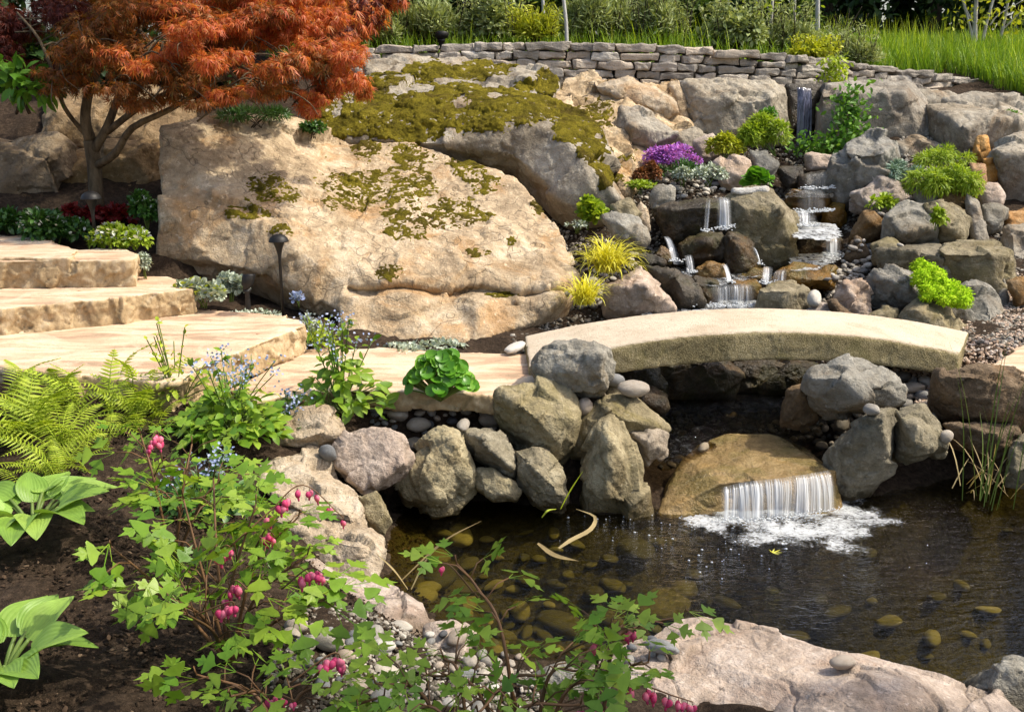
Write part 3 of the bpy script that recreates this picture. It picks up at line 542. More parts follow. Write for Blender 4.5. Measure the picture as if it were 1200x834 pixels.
def terrain_z(X):
    X = np.asarray(X, float).reshape(-1, 2)
    XX = np.clip(X, [-14, -2], [14, 22])
    z = np.zeros(len(X))
    for k in range(0, len(X), 20000):
        q = XX[k:k + 20000]
        z[k:k + 20000] = np.linalg.norm(q[:, None] - TP[None, :, :2], axis=2) @ _w[:len(TP)] + _w[-3] + q @ _w[-2:]
    sd = shore_sd(X)
    out = np.maximum(z, .03) * sstep(0.0, .40, -sd) + 0.0
    near = (sd > -.4)
    z = np.where(near & (X[:, 1] < 6), out, z)
    return np.where(sd > 0, -.42 * sstep(0, .55, sd) * (1 + .9 * sstep(.5, 1.3, X[:, 0])), z)
def gz(x, y): return float(terrain_z([(x, y)])[0])
def axis(a, b, step, lim):
    mid = list(np.arange(a, b, step)); lo = []; hi = []; x = a; s = step
    while x > -lim: s *= 1.35; x -= s; lo.append(x)
    x = mid[-1]; s = step
    while x < lim: s *= 1.35; x += s; hi.append(x)
    return np.array(lo[::-1] + mid + hi)
gx = axis(-4.2, 5.2, .04, 90); gy = axis(0.6, 12.5, .04, 90)
GX, GY = np.meshgrid(gx, gy); XY = np.stack([GX.ravel(), GY.ravel()], 1)
TZ = terrain_z(XY)
q3 = np.concatenate([XY, np.zeros((len(XY), 1))], 1)
TZ = TZ + .022 * fbm(q3 / .16, 3) + .010 * noise(q3 / .045 + 9) * (np.abs(XY[:, 0]) < 6)
nx, ny = len(gx), len(gy)
ii = (np.arange(ny - 1)[:, None] * nx + np.arange(nx - 1)[None]).ravel()
GV = np.concatenate([XY, TZ[:, None]], 1); GF = np.stack([ii, ii + 1, ii + nx + 1, ii + nx], 1)

s = N("soil"); g = s.n("NewGeometry"); v = g.outputs['Position']
n1 = s.noise(v, 5, 6, .65); n2 = s.noise(v, 38, 5, .7); n3 = s.noise(v, 150, 3, .7)
c = s.ramp(s.math('ADD', s.math('MULTIPLY', n2, .6), s.math('MULTIPLY', n1, .4)), [(.35, (.016, .010, .006)), (.5, (.040, .026, .016)), (.66, (.095, .064, .042))])
c = s.mix(s.math('MULTIPLY', s.f(n3, .60, .70), .6), c, (.16, .11, .075))
sp = s.n("SeparateXYZ"); s.l(v, sp.inputs[0])
uw = s.math('SUBTRACT', 1.0, s.f(sp.outputs[2], -.06, .02))
c = s.mix(uw, c, s.ramp(n2, [(.35, (.04, .034, .013)), (.65, (.115, .095, .038))]))
b = s.bump(n2, .9, .03); b = s.bump(n3, .7, .008, b)
M['soil'] = s.done(s.bsdf(c, .95, .15, b))
ground = tag(link("ground", mesh_np("ground", GV, GF), M['soil']), kind='structure')

# ------------------------------------------------------------------ sandstone: steps, paving, bridge
def stone_mat(name, top, top2, face, face2, band=True):
    s = N(name); v, rnd = s.local()
    g = s.n("NewGeometry"); sp = s.n("SeparateXYZ"); s.l(g.outputs['Normal'], sp.inputs[0])
    n1 = s.noise(v, 3.2, 5, .6, 1.2); n2 = s.noise(v, 22, 6, .65); n3 = s.noise(v, 130, 3, .7)
    mp = s.n("Mapping"); mp.inputs['Scale'].default_value = (.7, 2.6, 1); mp.inputs['Rotation'].default_value = (0, 0, .35); s.l(v, mp.inputs[0])
    nb = s.noise(mp.outputs[0], 2.6, 6, .62, 1.0)
    ct = s.ramp(nb, [(.36, (.36, .25, .16)), (.44, top), (.52, (.58, .42, .28)), (.60, top2), (.68, (.60, .40, .25))])
    ct = s.mix(s.math('MULTIPLY', s.f(n1, .52, .62), .45), ct, top2)
    ct = s.mix(s.math('MULTIPLY', s.f(s.noise(v, 60, 3, .7), .62, .68), .55), ct, (.16, .10, .06))
    ct = s.mix(s.math('MULTIPLY', s.f(n2, .54, .68), .35), ct, face2)
    cf = s.ramp(s.math('ADD', s.math('MULTIPLY', n2, .6), s.math('MULTIPLY', n1, .4)), [(.36, tuple(x * .6 for x in face)), (.5, face), (.64, face2)])
    c = s.mix(s.f(sp.outputs[2], .55, .85), cf, ct)
    c = s.mix(s.math('MULTIPLY', s.f(n3, .55, .7), .3), c, tuple(x * .5 for x in face))
    b = s.bump(s.math('ADD', n2, s.math('MULTIPLY', n3, .5)), .5, .014)
    return s.done(s.bsdf(c, .85, .25, b))
M['sand'] = stone_mat("sandstone", (.53, .34, .22), (.62, .52, .38), (.40, .29, .16), (.55, .44, .29))
def slab_px(label, name, cat, z, th, top_px, rough=1.3, extra_world=(), mat=None, vox=2.2):
    bm = bmesh.new(); top = [Pz(x, y, z) for x, y in top_px] + [Vector((a, b, z)) for a, b in extra_world]
    vt = [bm.verts.new(p) for p in top]; cx = sum(p.x for p in top) / len(top); cy = sum(p.y for p in top) / len(top)
    vb = [bm.verts.new((p.x, p.y, z - th)) for p in top]
    bm.faces.new(vt); bm.faces.new(vb[::-1])
    for i in range(len(vt)):
        j = (i + 1) % len(vt); bm.faces.new((vt[i], vb[i], vb[j], vt[j]))
    bmesh.ops.recalc_face_normals(bm, faces=bm.faces[:])
    return rock_bm(label, mat or M['sand'], cy, bm, name, cat, rough, None, vox, .93, None, th * 1.25)
slab_px("upper landing slab at the left edge behind the top step", 'stone_paving', 'paving', 1.07, .14, [(-230,300),(-230,268),(0,272),(40,276),(92,293),(80,302)])
slab_px("top rough sandstone step, the shortest, left of the white flowers", 'stone_step', 'step', 1.05, .19, [(-230,309),(-230,299),(60,293),(148,291),(160,297),(156,304),(60,306)])
slab_px("second sandstone step, between the top step and the broad lowest step", 'stone_step', 'step', .88, .18, [(-260,364),(-260,334),(0,334),(120,324),(198,323),(226,333),(228,338),(120,350),(0,361)])
slab_px("broad lowest sandstone step ending beside the path light", 'stone_step', 'step', .72, .17, [(-260,420),(-230,392),(80,382),(226,362),(300,366),(352,374),(360,380),(300,404),(240,428),(200,448),(100,440),(0,430)])
slab_px("pale paving slab from the lowest step to the bridge", 'stone_paving', 'paving', .55, .10, [(268,456),(300,440),(345,410),(420,404),(520,412),(618,414),(640,425),(640,452),(575,462),(480,458),(380,458),(300,470)])
slab_px("pale banded paving slab at the right edge beyond the bridge", 'stone_paving', 'paving', .60, .12, [(1160,428),(1200,402),(1290,395),(1290,450),(1215,444)])

s = N("bridge stone"); v, rnd = s.local()
g = s.n("NewGeometry"); sp = s.n("SeparateXYZ"); s.l(g.outputs['Normal'], sp.inputs[0])
n1 = s.noise(v, 3, 5, .6); n2 = s.noise(v, 30, 5, .7); n3 = s.noise(v, 120, 3, .7)
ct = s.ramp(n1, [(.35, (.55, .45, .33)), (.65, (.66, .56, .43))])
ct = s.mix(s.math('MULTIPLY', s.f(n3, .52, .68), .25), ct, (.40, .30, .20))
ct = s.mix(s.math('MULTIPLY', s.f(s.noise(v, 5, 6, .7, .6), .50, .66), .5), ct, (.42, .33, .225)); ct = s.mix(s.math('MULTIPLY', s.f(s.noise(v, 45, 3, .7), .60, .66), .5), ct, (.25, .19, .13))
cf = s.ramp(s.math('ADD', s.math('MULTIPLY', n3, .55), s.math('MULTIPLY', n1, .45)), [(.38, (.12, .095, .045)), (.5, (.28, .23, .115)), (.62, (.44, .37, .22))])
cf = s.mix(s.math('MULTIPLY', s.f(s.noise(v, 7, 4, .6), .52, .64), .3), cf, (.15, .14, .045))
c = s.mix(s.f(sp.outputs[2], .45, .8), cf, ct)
b = s.bump(s.math('ADD', n2, n3), .7, .012)
M['bridge'] = s.done(s.bsdf(c, .9, .2, b))
def make_bridge():
    fl, fr = P(620, 424, 5.35), P(1124, 423, 5.62); bl, br = P(615, 388, 6.05), P(1132, 419, 6.15)
    n, m = 120, 34; th = .175; V = []; 
    prof = []                                            # closed profile across the width
    rr = .022
    for t in np.linspace(0, 1, m): prof.append((t, 0.0))
    for t in np.linspace(0, 1, 10)[1:]: prof.append((1.0, -th * t))
    for t in np.linspace(1, 0, m)[1:]: prof.append((t, -th))
    for t in np.linspace(1, 0, 10)[1:-1]: prof.append((0.0, -th * t))
    k = len(prof)
    for i in range(n):
        u = i / (n - 1); a = fl.lerp(fr, u); b_ = bl.lerp(br, u)
        zz = .605 + .165 * (1 - (2 * u - 1) ** 2) ** 1.0
        for (t, dz) in prof:
            p = a.lerp(b_, t)
            ins = 0.018 * (1 if (t in (0.0, 1.0) and dz > -.012) else 0)
            V.append((p.x, p.y + (ins if t == 0 else -ins if t == 1 else 0), zz + dz + (.03 * (2 * u - 1) ** 2 if dz < -th * .6 else 0)))
    V = np.array(V); Q = []
    for i in range(n - 1):
        for j in range(k): Q.append((i * k + j, i * k + (j + 1) % k, (i + 1) * k + (j + 1) % k, (i + 1) * k + j))
    Q = np.array(Q)[:, ::-1]
    me = mesh_np("stone_bridge", V, Q)
    bm = bmesh.new(); bm.from_mesh(me)
    bm.verts.ensure_lookup_table()
    bm.faces.new([bm.verts[j] for j in range(k)]); bm.faces.new([bm.verts[(n - 1) * k + j] for j in range(k)][::-1])
    bmesh.ops.recalc_face_normals(bm, faces=bm.faces[:]); bpy.data.meshes.remove(me)
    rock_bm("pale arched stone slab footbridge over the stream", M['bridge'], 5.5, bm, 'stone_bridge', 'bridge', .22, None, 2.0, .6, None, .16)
make_bridge()
finish_rocks()

# ------------------------------------------------------------------ dry stone wall
def make_wall():
    rnd = random.Random(5)
    path = curve([P(410, 56, 10.3) , P(600, 50, 10.45), P(760, 52, 10.5), P(900, 62, 10.55), P(1000, 73, 10.9), P(1085, 84, 11.3), P(1128, 93, 11.7)], 60)
    base = [P(410, 96, 10.3), P(600, 100, 10.45), P(760, 104, 10.5), P(900, 108, 10.55), P(1000, 116, 10.9), P(1085, 126, 11.3), P(1128, 130, 11.7)]
    bz = curve(base, 60)[:, 2]
    seg = np.concatenate([[0], np.cumsum(np.linalg.norm(np.diff(path[:, :2], axis=0), axis=1))])
    L = seg[-1]; mb = MB()
    gl = np.linspace(-1, 1, 5); 
    cub = []
    # unit cube grid (5x4x4 surface) via bmesh
    bm = bmesh.new(); bmesh.ops.create_cube(bm, size=2); bmesh.ops.subdivide_edges(bm, edges=bm.edges[:], cuts=4, use_grid_fill=True)
    cv = np.array([v.co for v in bm.verts]); cq = np.array([[v.index for v in f.verts] for f in bm.faces]); bm.free()
    rows = 5
    for row in range(rows):
        x = -rnd.random() * .2
        while x < L:
            top = row == rows - 1
            w = rnd.uniform(.16, .40) * (1.25 if top else 1); w = min(w, .5)
            xc = x + w / 2; sx = np.clip(xc, 0, L)
            px_, py_, pz_ = [np.interp(sx, seg, path[:, i]) for i in range(3)]; b0 = np.interp(sx, seg, bz)
            tan = np.array([np.interp(sx + .05, seg, path[:, 0]) - np.interp(sx - .05, seg, path[:, 0]), np.interp(sx + .05, seg, path[:, 1]) - np.interp(sx - .05, seg, path[:, 1])]); tan /= np.linalg.norm(tan) + 1e-9
            hh = (pz_ - b0) / rows; h = hh * rnd.uniform(.86, 1.04); zc = b0 + hh * (row + .5)
            dep = .30
            q = cv.copy(); q = q / (np.sum(np.abs(q) ** 16, axis=1) ** (1 / 16.))[:, None]
            sk = rnd.uniform(-.12, .12)
            q[:, 2] += sk * q[:, 0]; q[:, 0] *= (1 + .12 * rnd.uniform(-1, 1) * q[:, 2])
            q = q * np.array([w * .5 - .006, dep * .5, h * .5 - .003])
            off = rnd.uniform(0, 60); q = q + (.014 * fbm(q / .09 + off, 3) + .004 * noise(q / .025 + off))[:, None] * np.sign(cv)
            ang = rnd.uniform(-.05, .05); fwd = rnd.uniform(-.035, .035) - (.03 if top else 0) + .02 * row
            nrm = np.array([-tan[1], tan[0]])
            wx = px_ + (q[:, 0] * tan[0] + (q[:, 1] + fwd + q[:, 0] * ang) * nrm[0]); wy = py_ + (q[:, 0] * tan[1] + (q[:, 1] + fwd + q[:, 0] * ang) * nrm[1])
            mb.add(np.stack([wx, wy, zc + q[:, 2]], 1), cq)
            x += w
    # earth core behind the stones
    V, Fc = mb.get()
    s = N("wall stone"); g = s.n("NewGeometry"); v = g.outputs['Position']; r = g.outputs['Random Per Island']
    n1 = s.noise(v, 9, 5, .6); n2 = s.noise(v, 45, 5, .7)
    c = s.ramp(r, [(0, (.21, .185, .155)), (.3, (.31, .275, .23)), (.6, (.40, .355, .30)), (.85, (.45, .37, .285)), (1, (.54, .50, .43))])
    c = s.mix(s.math('MULTIPLY', s.f(n1, .5, .64), .6), c, (.33, .29, .24)); c = s.mix(s.math('MULTIPLY', s.f(n2, .52, .7), .5), c, (.09, .08, .07))
    M['wallstone'] = s.done(s.bsdf(c, .9, .2, s.bump(n2, .7, .02)))
    single("dry_stone_wall", V, Fc, M['wallstone'], "low curved dry stone retaining wall of grey courses across the top", "wall", None, False)
make_wall()
# ------------------------------------------------------------------ everything built so far, for finding where things rest
_vs, _fs, _o = [], [], 0
for r in ROCKS:
    me = r['o'].data; V = r['V']; nl = len(me.loops)
    li = np.empty(nl, np.int32); me.loops.foreach_get("vertex_index", li)
    stt = np.empty(len(me.polygons), np.int32); tt = np.empty(len(me.polygons), np.int32)
    me.polygons.foreach_get("loop_start", stt); me.polygons.foreach_get("loop_total", tt)
    qd = stt[tt == 4]; q = li[qd[:, None] + np.arange(4)[None]]; tr = stt[tt == 3]; t3 = li[tr[:, None] + np.arange(3)[None]]
    r['quads'] = q
    _vs.append(V); _fs += (q + _o).tolist() + (t3 + _o).tolist(); _o += len(V)
m_ = (np.abs(GV[:, 0]) < 7) & (GV[:, 1] > 0) & (GV[:, 1] < 16)
gq = GF[m_[GF].all(1)]
_vs.append(GV); _fs += (gq + _o).tolist()
BVH = BVHTree.FromPolygons(np.concatenate(_vs).tolist(), _fs)
def drop(x, y, ztop=6.0):
    h = BVH.ray_cast(Vector((x, y, ztop)), Vector((0, 0, -1)))
    return h[0] if h[0] is not None else Vector((x, y, gz(x, y)))
def hit(px, py):
    h = BVH.ray_cast(Vector((0, 0, H)), ray(px, py).normalized())
    return h[0], h[1]

# ------------------------------------------------------------------ water
def water_mat(name, tint, centre=None, calm=.25, rip=1.0, scale=9.0):
    s = N(name); g = s.n("NewGeometry"); v = g.outputs['Position']
    st = s.n("Mapping"); st.inputs['Scale'].default_value = (1, 1.9, 1); s.l(v, st.inputs[0])
    n1 = s.noise(st.outputs[0], scale, 3, .55, .6); n2 = s.noise(st.outputs[0], scale * 3.3, 3, .6, .8)
    amt = rip
    if centre is not None:
        d = s.n("VectorMath", operation='DISTANCE'); s.l(v, d.inputs[0]); d.inputs[1].default_value = centre
        near = s.math('SUBTRACT', 1.0, s.f(d.outputs['Value'], .25, 1.5)); amt = s.math('ADD', s.math('MULTIPLY', near, rip), calm)
    h = s.math('MULTIPLY', s.math('ADD', n1, s.math('MULTIPLY', n2, .35)), amt)
    b = s.bump(h, 1.0, .035)
    fr = s.n("Fresnel"); fr.inputs[0].default_value = 1.33; s.l(b, fr.inputs['Normal'])
    tr = s.n("BsdfTransparent"); s.set(tr.inputs[0], tint)
    gl = s.n("BsdfGlossy"); gl.inputs['Roughness'].default_value = .02; s.l(b, gl.inputs['Normal'])
    mx = s.n("MixShader"); s.l(fr.outputs[0], mx.inputs[0]); s.l(tr.outputs[0], mx.inputs[1]); s.l(gl.outputs[0], mx.inputs[2])
    return s.done(mx.outputs[0])
fallc = Pz(905, 600, 0)
M['pond'] = water_mat("pond water", (.72, .67, .36), tuple(fallc), .28, .9)
M['brook'] = water_mat("brook water", (.70, .62, .45), None, 0, .9, 16)
pw = np.array([(x, y, 0.0) for x, y in [(-1.6, 2.2), (4.4, 2.2), (4.4, 5.35), (-1.6, 5.35)]])
tag(link("pond_water", mesh_np("pond_water", pw, np.array([[0, 1, 2, 3]])), M['pond']), kind='structure')
def foam_mat(name, thr=.5, scale=30, stretch=(1, 1, 1), tint=(.66, .68, .69)):
    s = N(name); g = s.n("NewGeometry"); mp = s.n("Mapping"); mp.inputs['Scale'].default_value = stretch; s.l(g.outputs['Position'], mp.inputs[0])
    n1 = s.noise(mp.outputs[0], scale, 5, .7, .8); n2 = s.noise(mp.outputs[0], scale * .25, 3, .6)
    at = s.n("Attribute"); at.attribute_name = 'dens'
    a = s.math('ADD', s.math('ADD', s.math('MULTIPLY', n1, .6), s.math('MULTIPLY', n2, .4)), s.math('SUBTRACT', at.outputs['Fac'], .5))
    al = s.math('MULTIPLY', s.f(a, thr - .10, thr + .24), .88)
    b = s.bump(n1, .8, .01)
    df = s.bsdf(tint, .35, .4, b)
    tr = s.n("BsdfTransparent"); mx = s.n("MixShader"); s.l(al, mx.inputs[0]); s.l(tr.outputs[0], mx.inputs[1]); s.l(df, mx.inputs[2])
    return s.done(mx.outputs[0])
M['foam'] = foam_mat("foam", .54, 60, (1, 1.3, 1))
M['froth'] = foam_mat("stream froth", .62, 26, (1.2, .7, 1))
def dens(me, d):
    a = me.attributes.new("dens", 'FLOAT', 'POINT'); a.data.foreach_set("value", np.asarray(d, np.float32))
def sheet(name, poly_px, z, mat, step=.03, df=None, amp=.004, kind='structure', zf=None):
    """a water surface: grid cells inside the traced outline laid at height z"""
    pg = np.array([tuple(Pz(x, y, z))[:2] for x, y in poly_px]); lo, hi = pg.min(0), pg.max(0)
    xs = np.arange(lo[0], hi[0] + step, step); ys = np.arange(lo[1], hi[1] + step, step)
    X, Y = np.meshgrid(xs, ys); Q = np.stack([X.ravel(), Y.ravel()], 1)
    ins = np.zeros(len(Q), bool); dmin = np.full(len(Q), 9.0)
    for i in range(len(pg)):
        a, b = pg[i], pg[(i + 1) % len(pg)]
        ins ^= ((a[1] > Q[:, 1]) != (b[1] > Q[:, 1])) & (Q[:, 0] < (b[0] - a[0]) * (Q[:, 1] - a[1]) / (b[1] - a[1] + 1e-12) + a[0])
        t = np.clip(((Q - a) @ (b - a)) / ((b - a) @ (b - a) + 1e-12), 0, 1); dmin = np.minimum(dmin, np.linalg.norm(Q - (a + t[:, None] * (b - a)), axis=1))
    nx_ = len(xs); i0 = (np.arange(len(ys) - 1)[:, None] * nx_ + np.arange(nx_ - 1)[None]).ravel()
    Fq = np.stack([i0, i0 + 1, i0 + nx_ + 1, i0 + nx_], 1); Fq = Fq[ins[Fq].all(1)]
    zz = np.full(len(Q), z) + amp * fbm(np.concatenate([Q, np.zeros((len(Q), 1))], 1) / .07, 3)
    if zf is not None: zz = zz + zf(Q)
    us = np.unique(Fq); mp = -np.ones(len(Q), int); mp[us] = np.arange(len(us))
    me = mesh_np(name, np.concatenate([Q, zz[:, None]], 1)[us], mp[Fq])
    if df is not None: dens(me, df(Q, dmin)[us])
    return tag(link(name, me, mat), kind=kind)
def pool(px, z, froth=.5, name='stream_water'):
    sheet(name, px, z, M['brook'], .03, amp=.006)
    sheet('stream_foam', px, z + .008, M['froth'], .03, lambda Q, d: froth * np.ones(len(Q)), .010, kind='stuff')
pool([(660,515),(700,470),(760,455),(900,440),(985,470),(965,505),(940,530),(850,520),(800,545),(740,540)], .19, 0.45)
pool([(740,378),(765,352),(815,343),(895,340),(905,378)], .60, 0.67)
pool([(785,318),(840,300),(905,296),(900,322),(850,335),(800,334)], .74, 0.61)
pool([(922,316),(925,297),(990,294),(985,306),(960,316)], .83, 0.69)
pool([(925,278),(930,258),(980,262),(990,276),(975,284)], 1.01, 0.71)
pool([(918,232),(921,222),(980,221),(980,232)], 1.235, 0.54)
pool([(770,242),(800,229),(870,229),(860,240)], 1.15, 0.49)
pool([(760,300),(775,288),(800,284),(815,300),(800,312)], .80, 0.59)

def fall_mat():
    s = N("falling water"); uv = s.n("UVMap"); mp = s.n("Mapping"); mp.inputs['Scale'].default_value = (1, .005, 1); s.l(uv.outputs[0], mp.inputs[0])
    n1 = s.noise(mp.outputs[0], 26, 3, .6, .5); n2 = s.noise(mp.outputs[0], 85, 2, .6, .3)
    at = s.n("Attribute"); at.attribute_name = 'dens'
    a = s.math('ADD', s.math('ADD', s.math('MULTIPLY', n1, .45), s.math('MULTIPLY', n2, .55)), s.math('SUBTRACT', at.outputs['Fac'], .5))
    al = s.math('ADD', s.math('MULTIPLY', s.f(a, .40, .80), .70), s.math('MULTIPLY', s.f(at.outputs['Fac'], .1, .4), .08))
    b = s.bump(n2, .9, .012); b = s.bump(n1, .9, .02, b)
    df = s.bsdf((.86, .88, .90), .15, .6, b); tr = s.n("BsdfTransparent"); tr.inputs[0].default_value = (.93, .93, .91, 1)
    mx = s.n("MixShader"); s.l(al, mx.inputs[0]); s.l(tr.outputs[0], mx.inputs[1]); s.l(df, mx.inputs[2])
    return s.done(mx.outputs[0])
M['fall'] = fall_mat()
BASES = []
def fall(lip, base, d=.5, out=.05, n=60, m=14, seed=0):
    """a sheet of falling water from the lip polyline to the base polyline, arching out by `out`"""
    if seed != 14: lip = [(q[0], q[1], q[2] - .09) for q in lip]; base = [(q[0], q[1], q[2] - .10) for q in base]
    A = curve([P(*q) for q in lip], n); B = curve([P(*q) for q in base], n)
    if seed != 14: BASES.append((B - [0, out * .7, 0], n, seed))
    k = min(len(A), len(B)); A, B = A[:k], B[:k]; n = k
    t = np.linspace(0, 1, m); V = []; U = []
    L = np.concatenate([[0], np.cumsum(np.linalg.norm(np.diff(A, axis=0), axis=1))])
    for j in range(m):
        w = t[j]; q = A * (1 - w) + B * w
        q = q.copy(); q[:, 2] = A[:, 2] + (B[:, 2] - A[:, 2]) * (w ** 1.7)
        q[:, 1] -= out * math.sin(w * math.pi * .5) * (1 - .3 * w)
        r = noise(np.stack([L * 26 + seed, np.full(n, seed), np.full(n, w * .8)], 1)); q[:, 1] -= .012 * r * w; q[:, 0] += .006 * r * w
        V.append(q); U.append(np.stack([L + seed, np.full(n, w)], 1))
    V = np.concatenate(V); U = np.concatenate(U)
    i0 = (np.arange(m - 1)[:, None] * n + np.arange(n - 1)[None]).ravel(); Q = np.stack([i0, i0 + n, i0 + n + 1, i0 + 1], 1)
    me = mesh_np("waterfall", V, Q)
    uvl = me.uv_layers.new(name="UVMap"); li = np.empty(len(me.loops), np.int32); me.loops.foreach_get("vertex_index", li)
    uvl.data.foreach_set("uv", U[li].astype(np.float32).ravel())
    e = np.minimum(np.arange(n), n - 1 - np.arange(n)) / n
    dens(me, (np.tile((d - .5) * .6 + .5 * sstep(-.02, .12 if seed == 0 else .30, e + .05 * noise(np.stack([L * 30 + seed, L * 0, L * 0 + seed], 1))), m)) * (.70 + .30 * sstep(0, .3, np.repeat(t, n)) + .06 * np.repeat(t, n)))
    return tag(link("waterfall", me, M['fall']), kind='structure')
fall([(836,574,4.80),(870,565,4.80),(905,561,4.80),(940,556,4.82),(976,550,4.88)], [(832,606,4.76),(870,606,4.76),(905,604,4.76),(940,600,4.78),(982,593,4.82)], .62, .05, 120)
fall([(838,232,7.62),(848,231,7.6),(858,233,7.62)], [(838,268,7.55),(848,268,7.52),(858,264,7.55)], .62, .04, 40, seed=3)
fall([(826,236,7.62),(834,233,7.62)], [(822,270,7.55),(832,270,7.55)], .50, .03, 20, seed=4)
fall([(776,277,7.38),(784,277,7.36)], [(784,305,7.24),(797,305,7.22)], .68, .04, 30, seed=5)
fall([(928,223,8.22),(950,222,8.2),(974,223,8.22)], [(930,248,8.15),(950,248,8.12),(974,246,8.15)], .34, .03, 50, seed=6)
fall([(930,248,8.10),(940,246,8.08),(955,249,8.1)], [(928,264,8.0),(940,264,7.98),(958,264,8.0)], .62, .03, 40, seed=7)
fall([(962,276,7.92),(972,275,7.9),(984,278,7.92)], [(963,299,7.85),(973,299,7.82),(986,298,7.85)], .72, .04, 40, seed=8)
fall([(826,337,7.02),(845,334,7.0),(870,333,7.0),(889,335,7.02)], [(824,357,6.98),(845,358,6.95),(870,358,6.95),(890,356,6.98)], .50, .03, 60, seed=9)
fall([(893,312,7.2),(899,312,7.2),(908,314,7.2)], [(888,330,7.1),(896,332,7.1),(903,332,7.1)], .60, .03, 25, seed=10)
fall([(845,310,7.35),(852,309,7.35)], [(850,330,7.2),(858,330,7.2)], .60, .03, 22, seed=11)
fall([(880,290,7.3),(884,289,7.3)], [(888,309,7.2),(892,309,7.2)], .50, .02, 18, seed=12)
fall([(937,206,8.6),(955,203,8.58),(976,201,8.6)], [(937,221,8.55),(955,221,8.52),(976,220,8.55)], .22, .02, 40, seed=13)
fall([(800,300,7.2),(812,298,7.2)], [(803,318,7.12),(815,318,7.12)], .55, .02, 22, seed=21)
fall([(905,318,7.1),(925,314,7.1)], [(900,334,7.05),(922,332,7.05)], .42, .02, 30, seed=22)
fall([(806,338,7.0),(820,337,7.0)], [(806,356,6.96),(820,356,6.96)], .5, .02, 24, seed=23)
s = N("dark trickle"); uv = s.n("UVMap"); mp = s.n("Mapping"); mp.inputs['Scale'].default_value = (1, .10, 1); s.l(uv.outputs[0], mp.inputs[0])
n1 = s.noise(mp.outputs[0], 40, 3, .6, .5)
M['trickle'] = s.done(s.bsdf(s.ramp(n1, [(.4, (.03, .03, .045)), (.62, (.12, .12, .18))]), .12, .8, s.bump(n1, .8, .02)))
tk = fall([(934,103,9.84),(941,103,9.83),(950,104,9.84)], [(933,180,9.74),(941,180,9.73),(950,180,9.74)], .5, .0, 30, seed=14); tk.data.materials.clear(); tk.data.materials.append(M['trickle'])
def splash():
    rg = np.random.RandomState(8); bm = bmesh.new(); bmesh.ops.create_icosphere(bm, subdivisions=1, radius=1)
    tv = np.array([v.co for v in bm.verts]); tf = np.array([[v.index for v in f.verts] for f in bm.faces]); bm.free(); mb = MB()
    for B, n, sd in BASES:
        L_ = float(np.linalg.norm(B[-1] - B[0])); far = B[0][1] / 7.5
        for i in range(int(110 * L_ / .18 if sd else 300)):
            p = B[rg.randint(len(B))] + np.array([rg.normal(0, .012), -abs(rg.normal(0, .035)) * far, abs(rg.normal(0, .012))]); r = rg.uniform(.0025, .007) * far
            mb.add(tv * r * np.array([1.3, 1.3, .8]) + p, tf)
    V, Fc = mb.get(); s = N("spray"); m_ = s.done(s.bsdf((.62, .64, .65), .3, .5))
    tag(link("splash_foam", mesh_np("splash_foam", V, Fc), m_), "white splashing foam where the little falls land", None, None, 'stuff')
splash()
# foam where the fall lands, and the bubbles drifting off
def fd(Q, d):
    c = np.array([tuple(Pz(x, y, 0))[:2] for x, y in [(850,603),(880,605),(915,603),(950,600),(985,600),(930,622),(970,622),(900,618)]])
    m = np.min(np.linalg.norm((Q[:, None] - c[None]) * np.array([1.0, 1.0]), axis=2), axis=1)
    q = np.concatenate([Q, np.zeros((len(Q), 1))], 1)
    return .69 - sstep(.0, .46, m + .12 * fbm(q / .10, 4)) * .50
sheet('pond_foam', [(740,598),(800,606),(838,598),(900,594),(985,582),(1050,590),(1110,640),(1060,690),(960,690),(850,670),(760,640)], .012, M['foam'], .012, fd, .007, kind='stuff', zf=lambda Q: .02 * np.exp(-np.linalg.norm(Q - np.array(fallc[:2]), axis=1) ** 2 / .03))
def bubbles():
    rg = np.random.RandomState(3); bm = bmesh.new(); bmesh.ops.create_icosphere(bm, subdivisions=1, radius=1)
    tv = np.array([v.co for v in bm.verts]); tf = np.array([[v.index for v in f.verts] for f in bm.faces]); bm.free(); mb = MB()
    for i in range(130):
        if i < 105: p = Pz(rg.normal(860, 70), 604 + abs(rg.normal(0, 30)), 0)
        else: p = Pz(rg.normal(740, 30), rg.normal(605, 9), 0)
        r = .002 + .006 * rg.rand() ** 2.2; mb.add(tv * r * np.array([1, 1, .7]) + np.array(p), tf)
    V, Fc = mb.get(); s = N("bubble"); M['bubble'] = s.done(s.bsdf((.50, .51, .50), .12, .8))
    tag(link("bubbles", mesh_np("bubbles", V, Fc), M['bubble']), "white bubbles drifting on the dark pond water in front of the small waterfall", None, None, 'stuff')
bubbles()
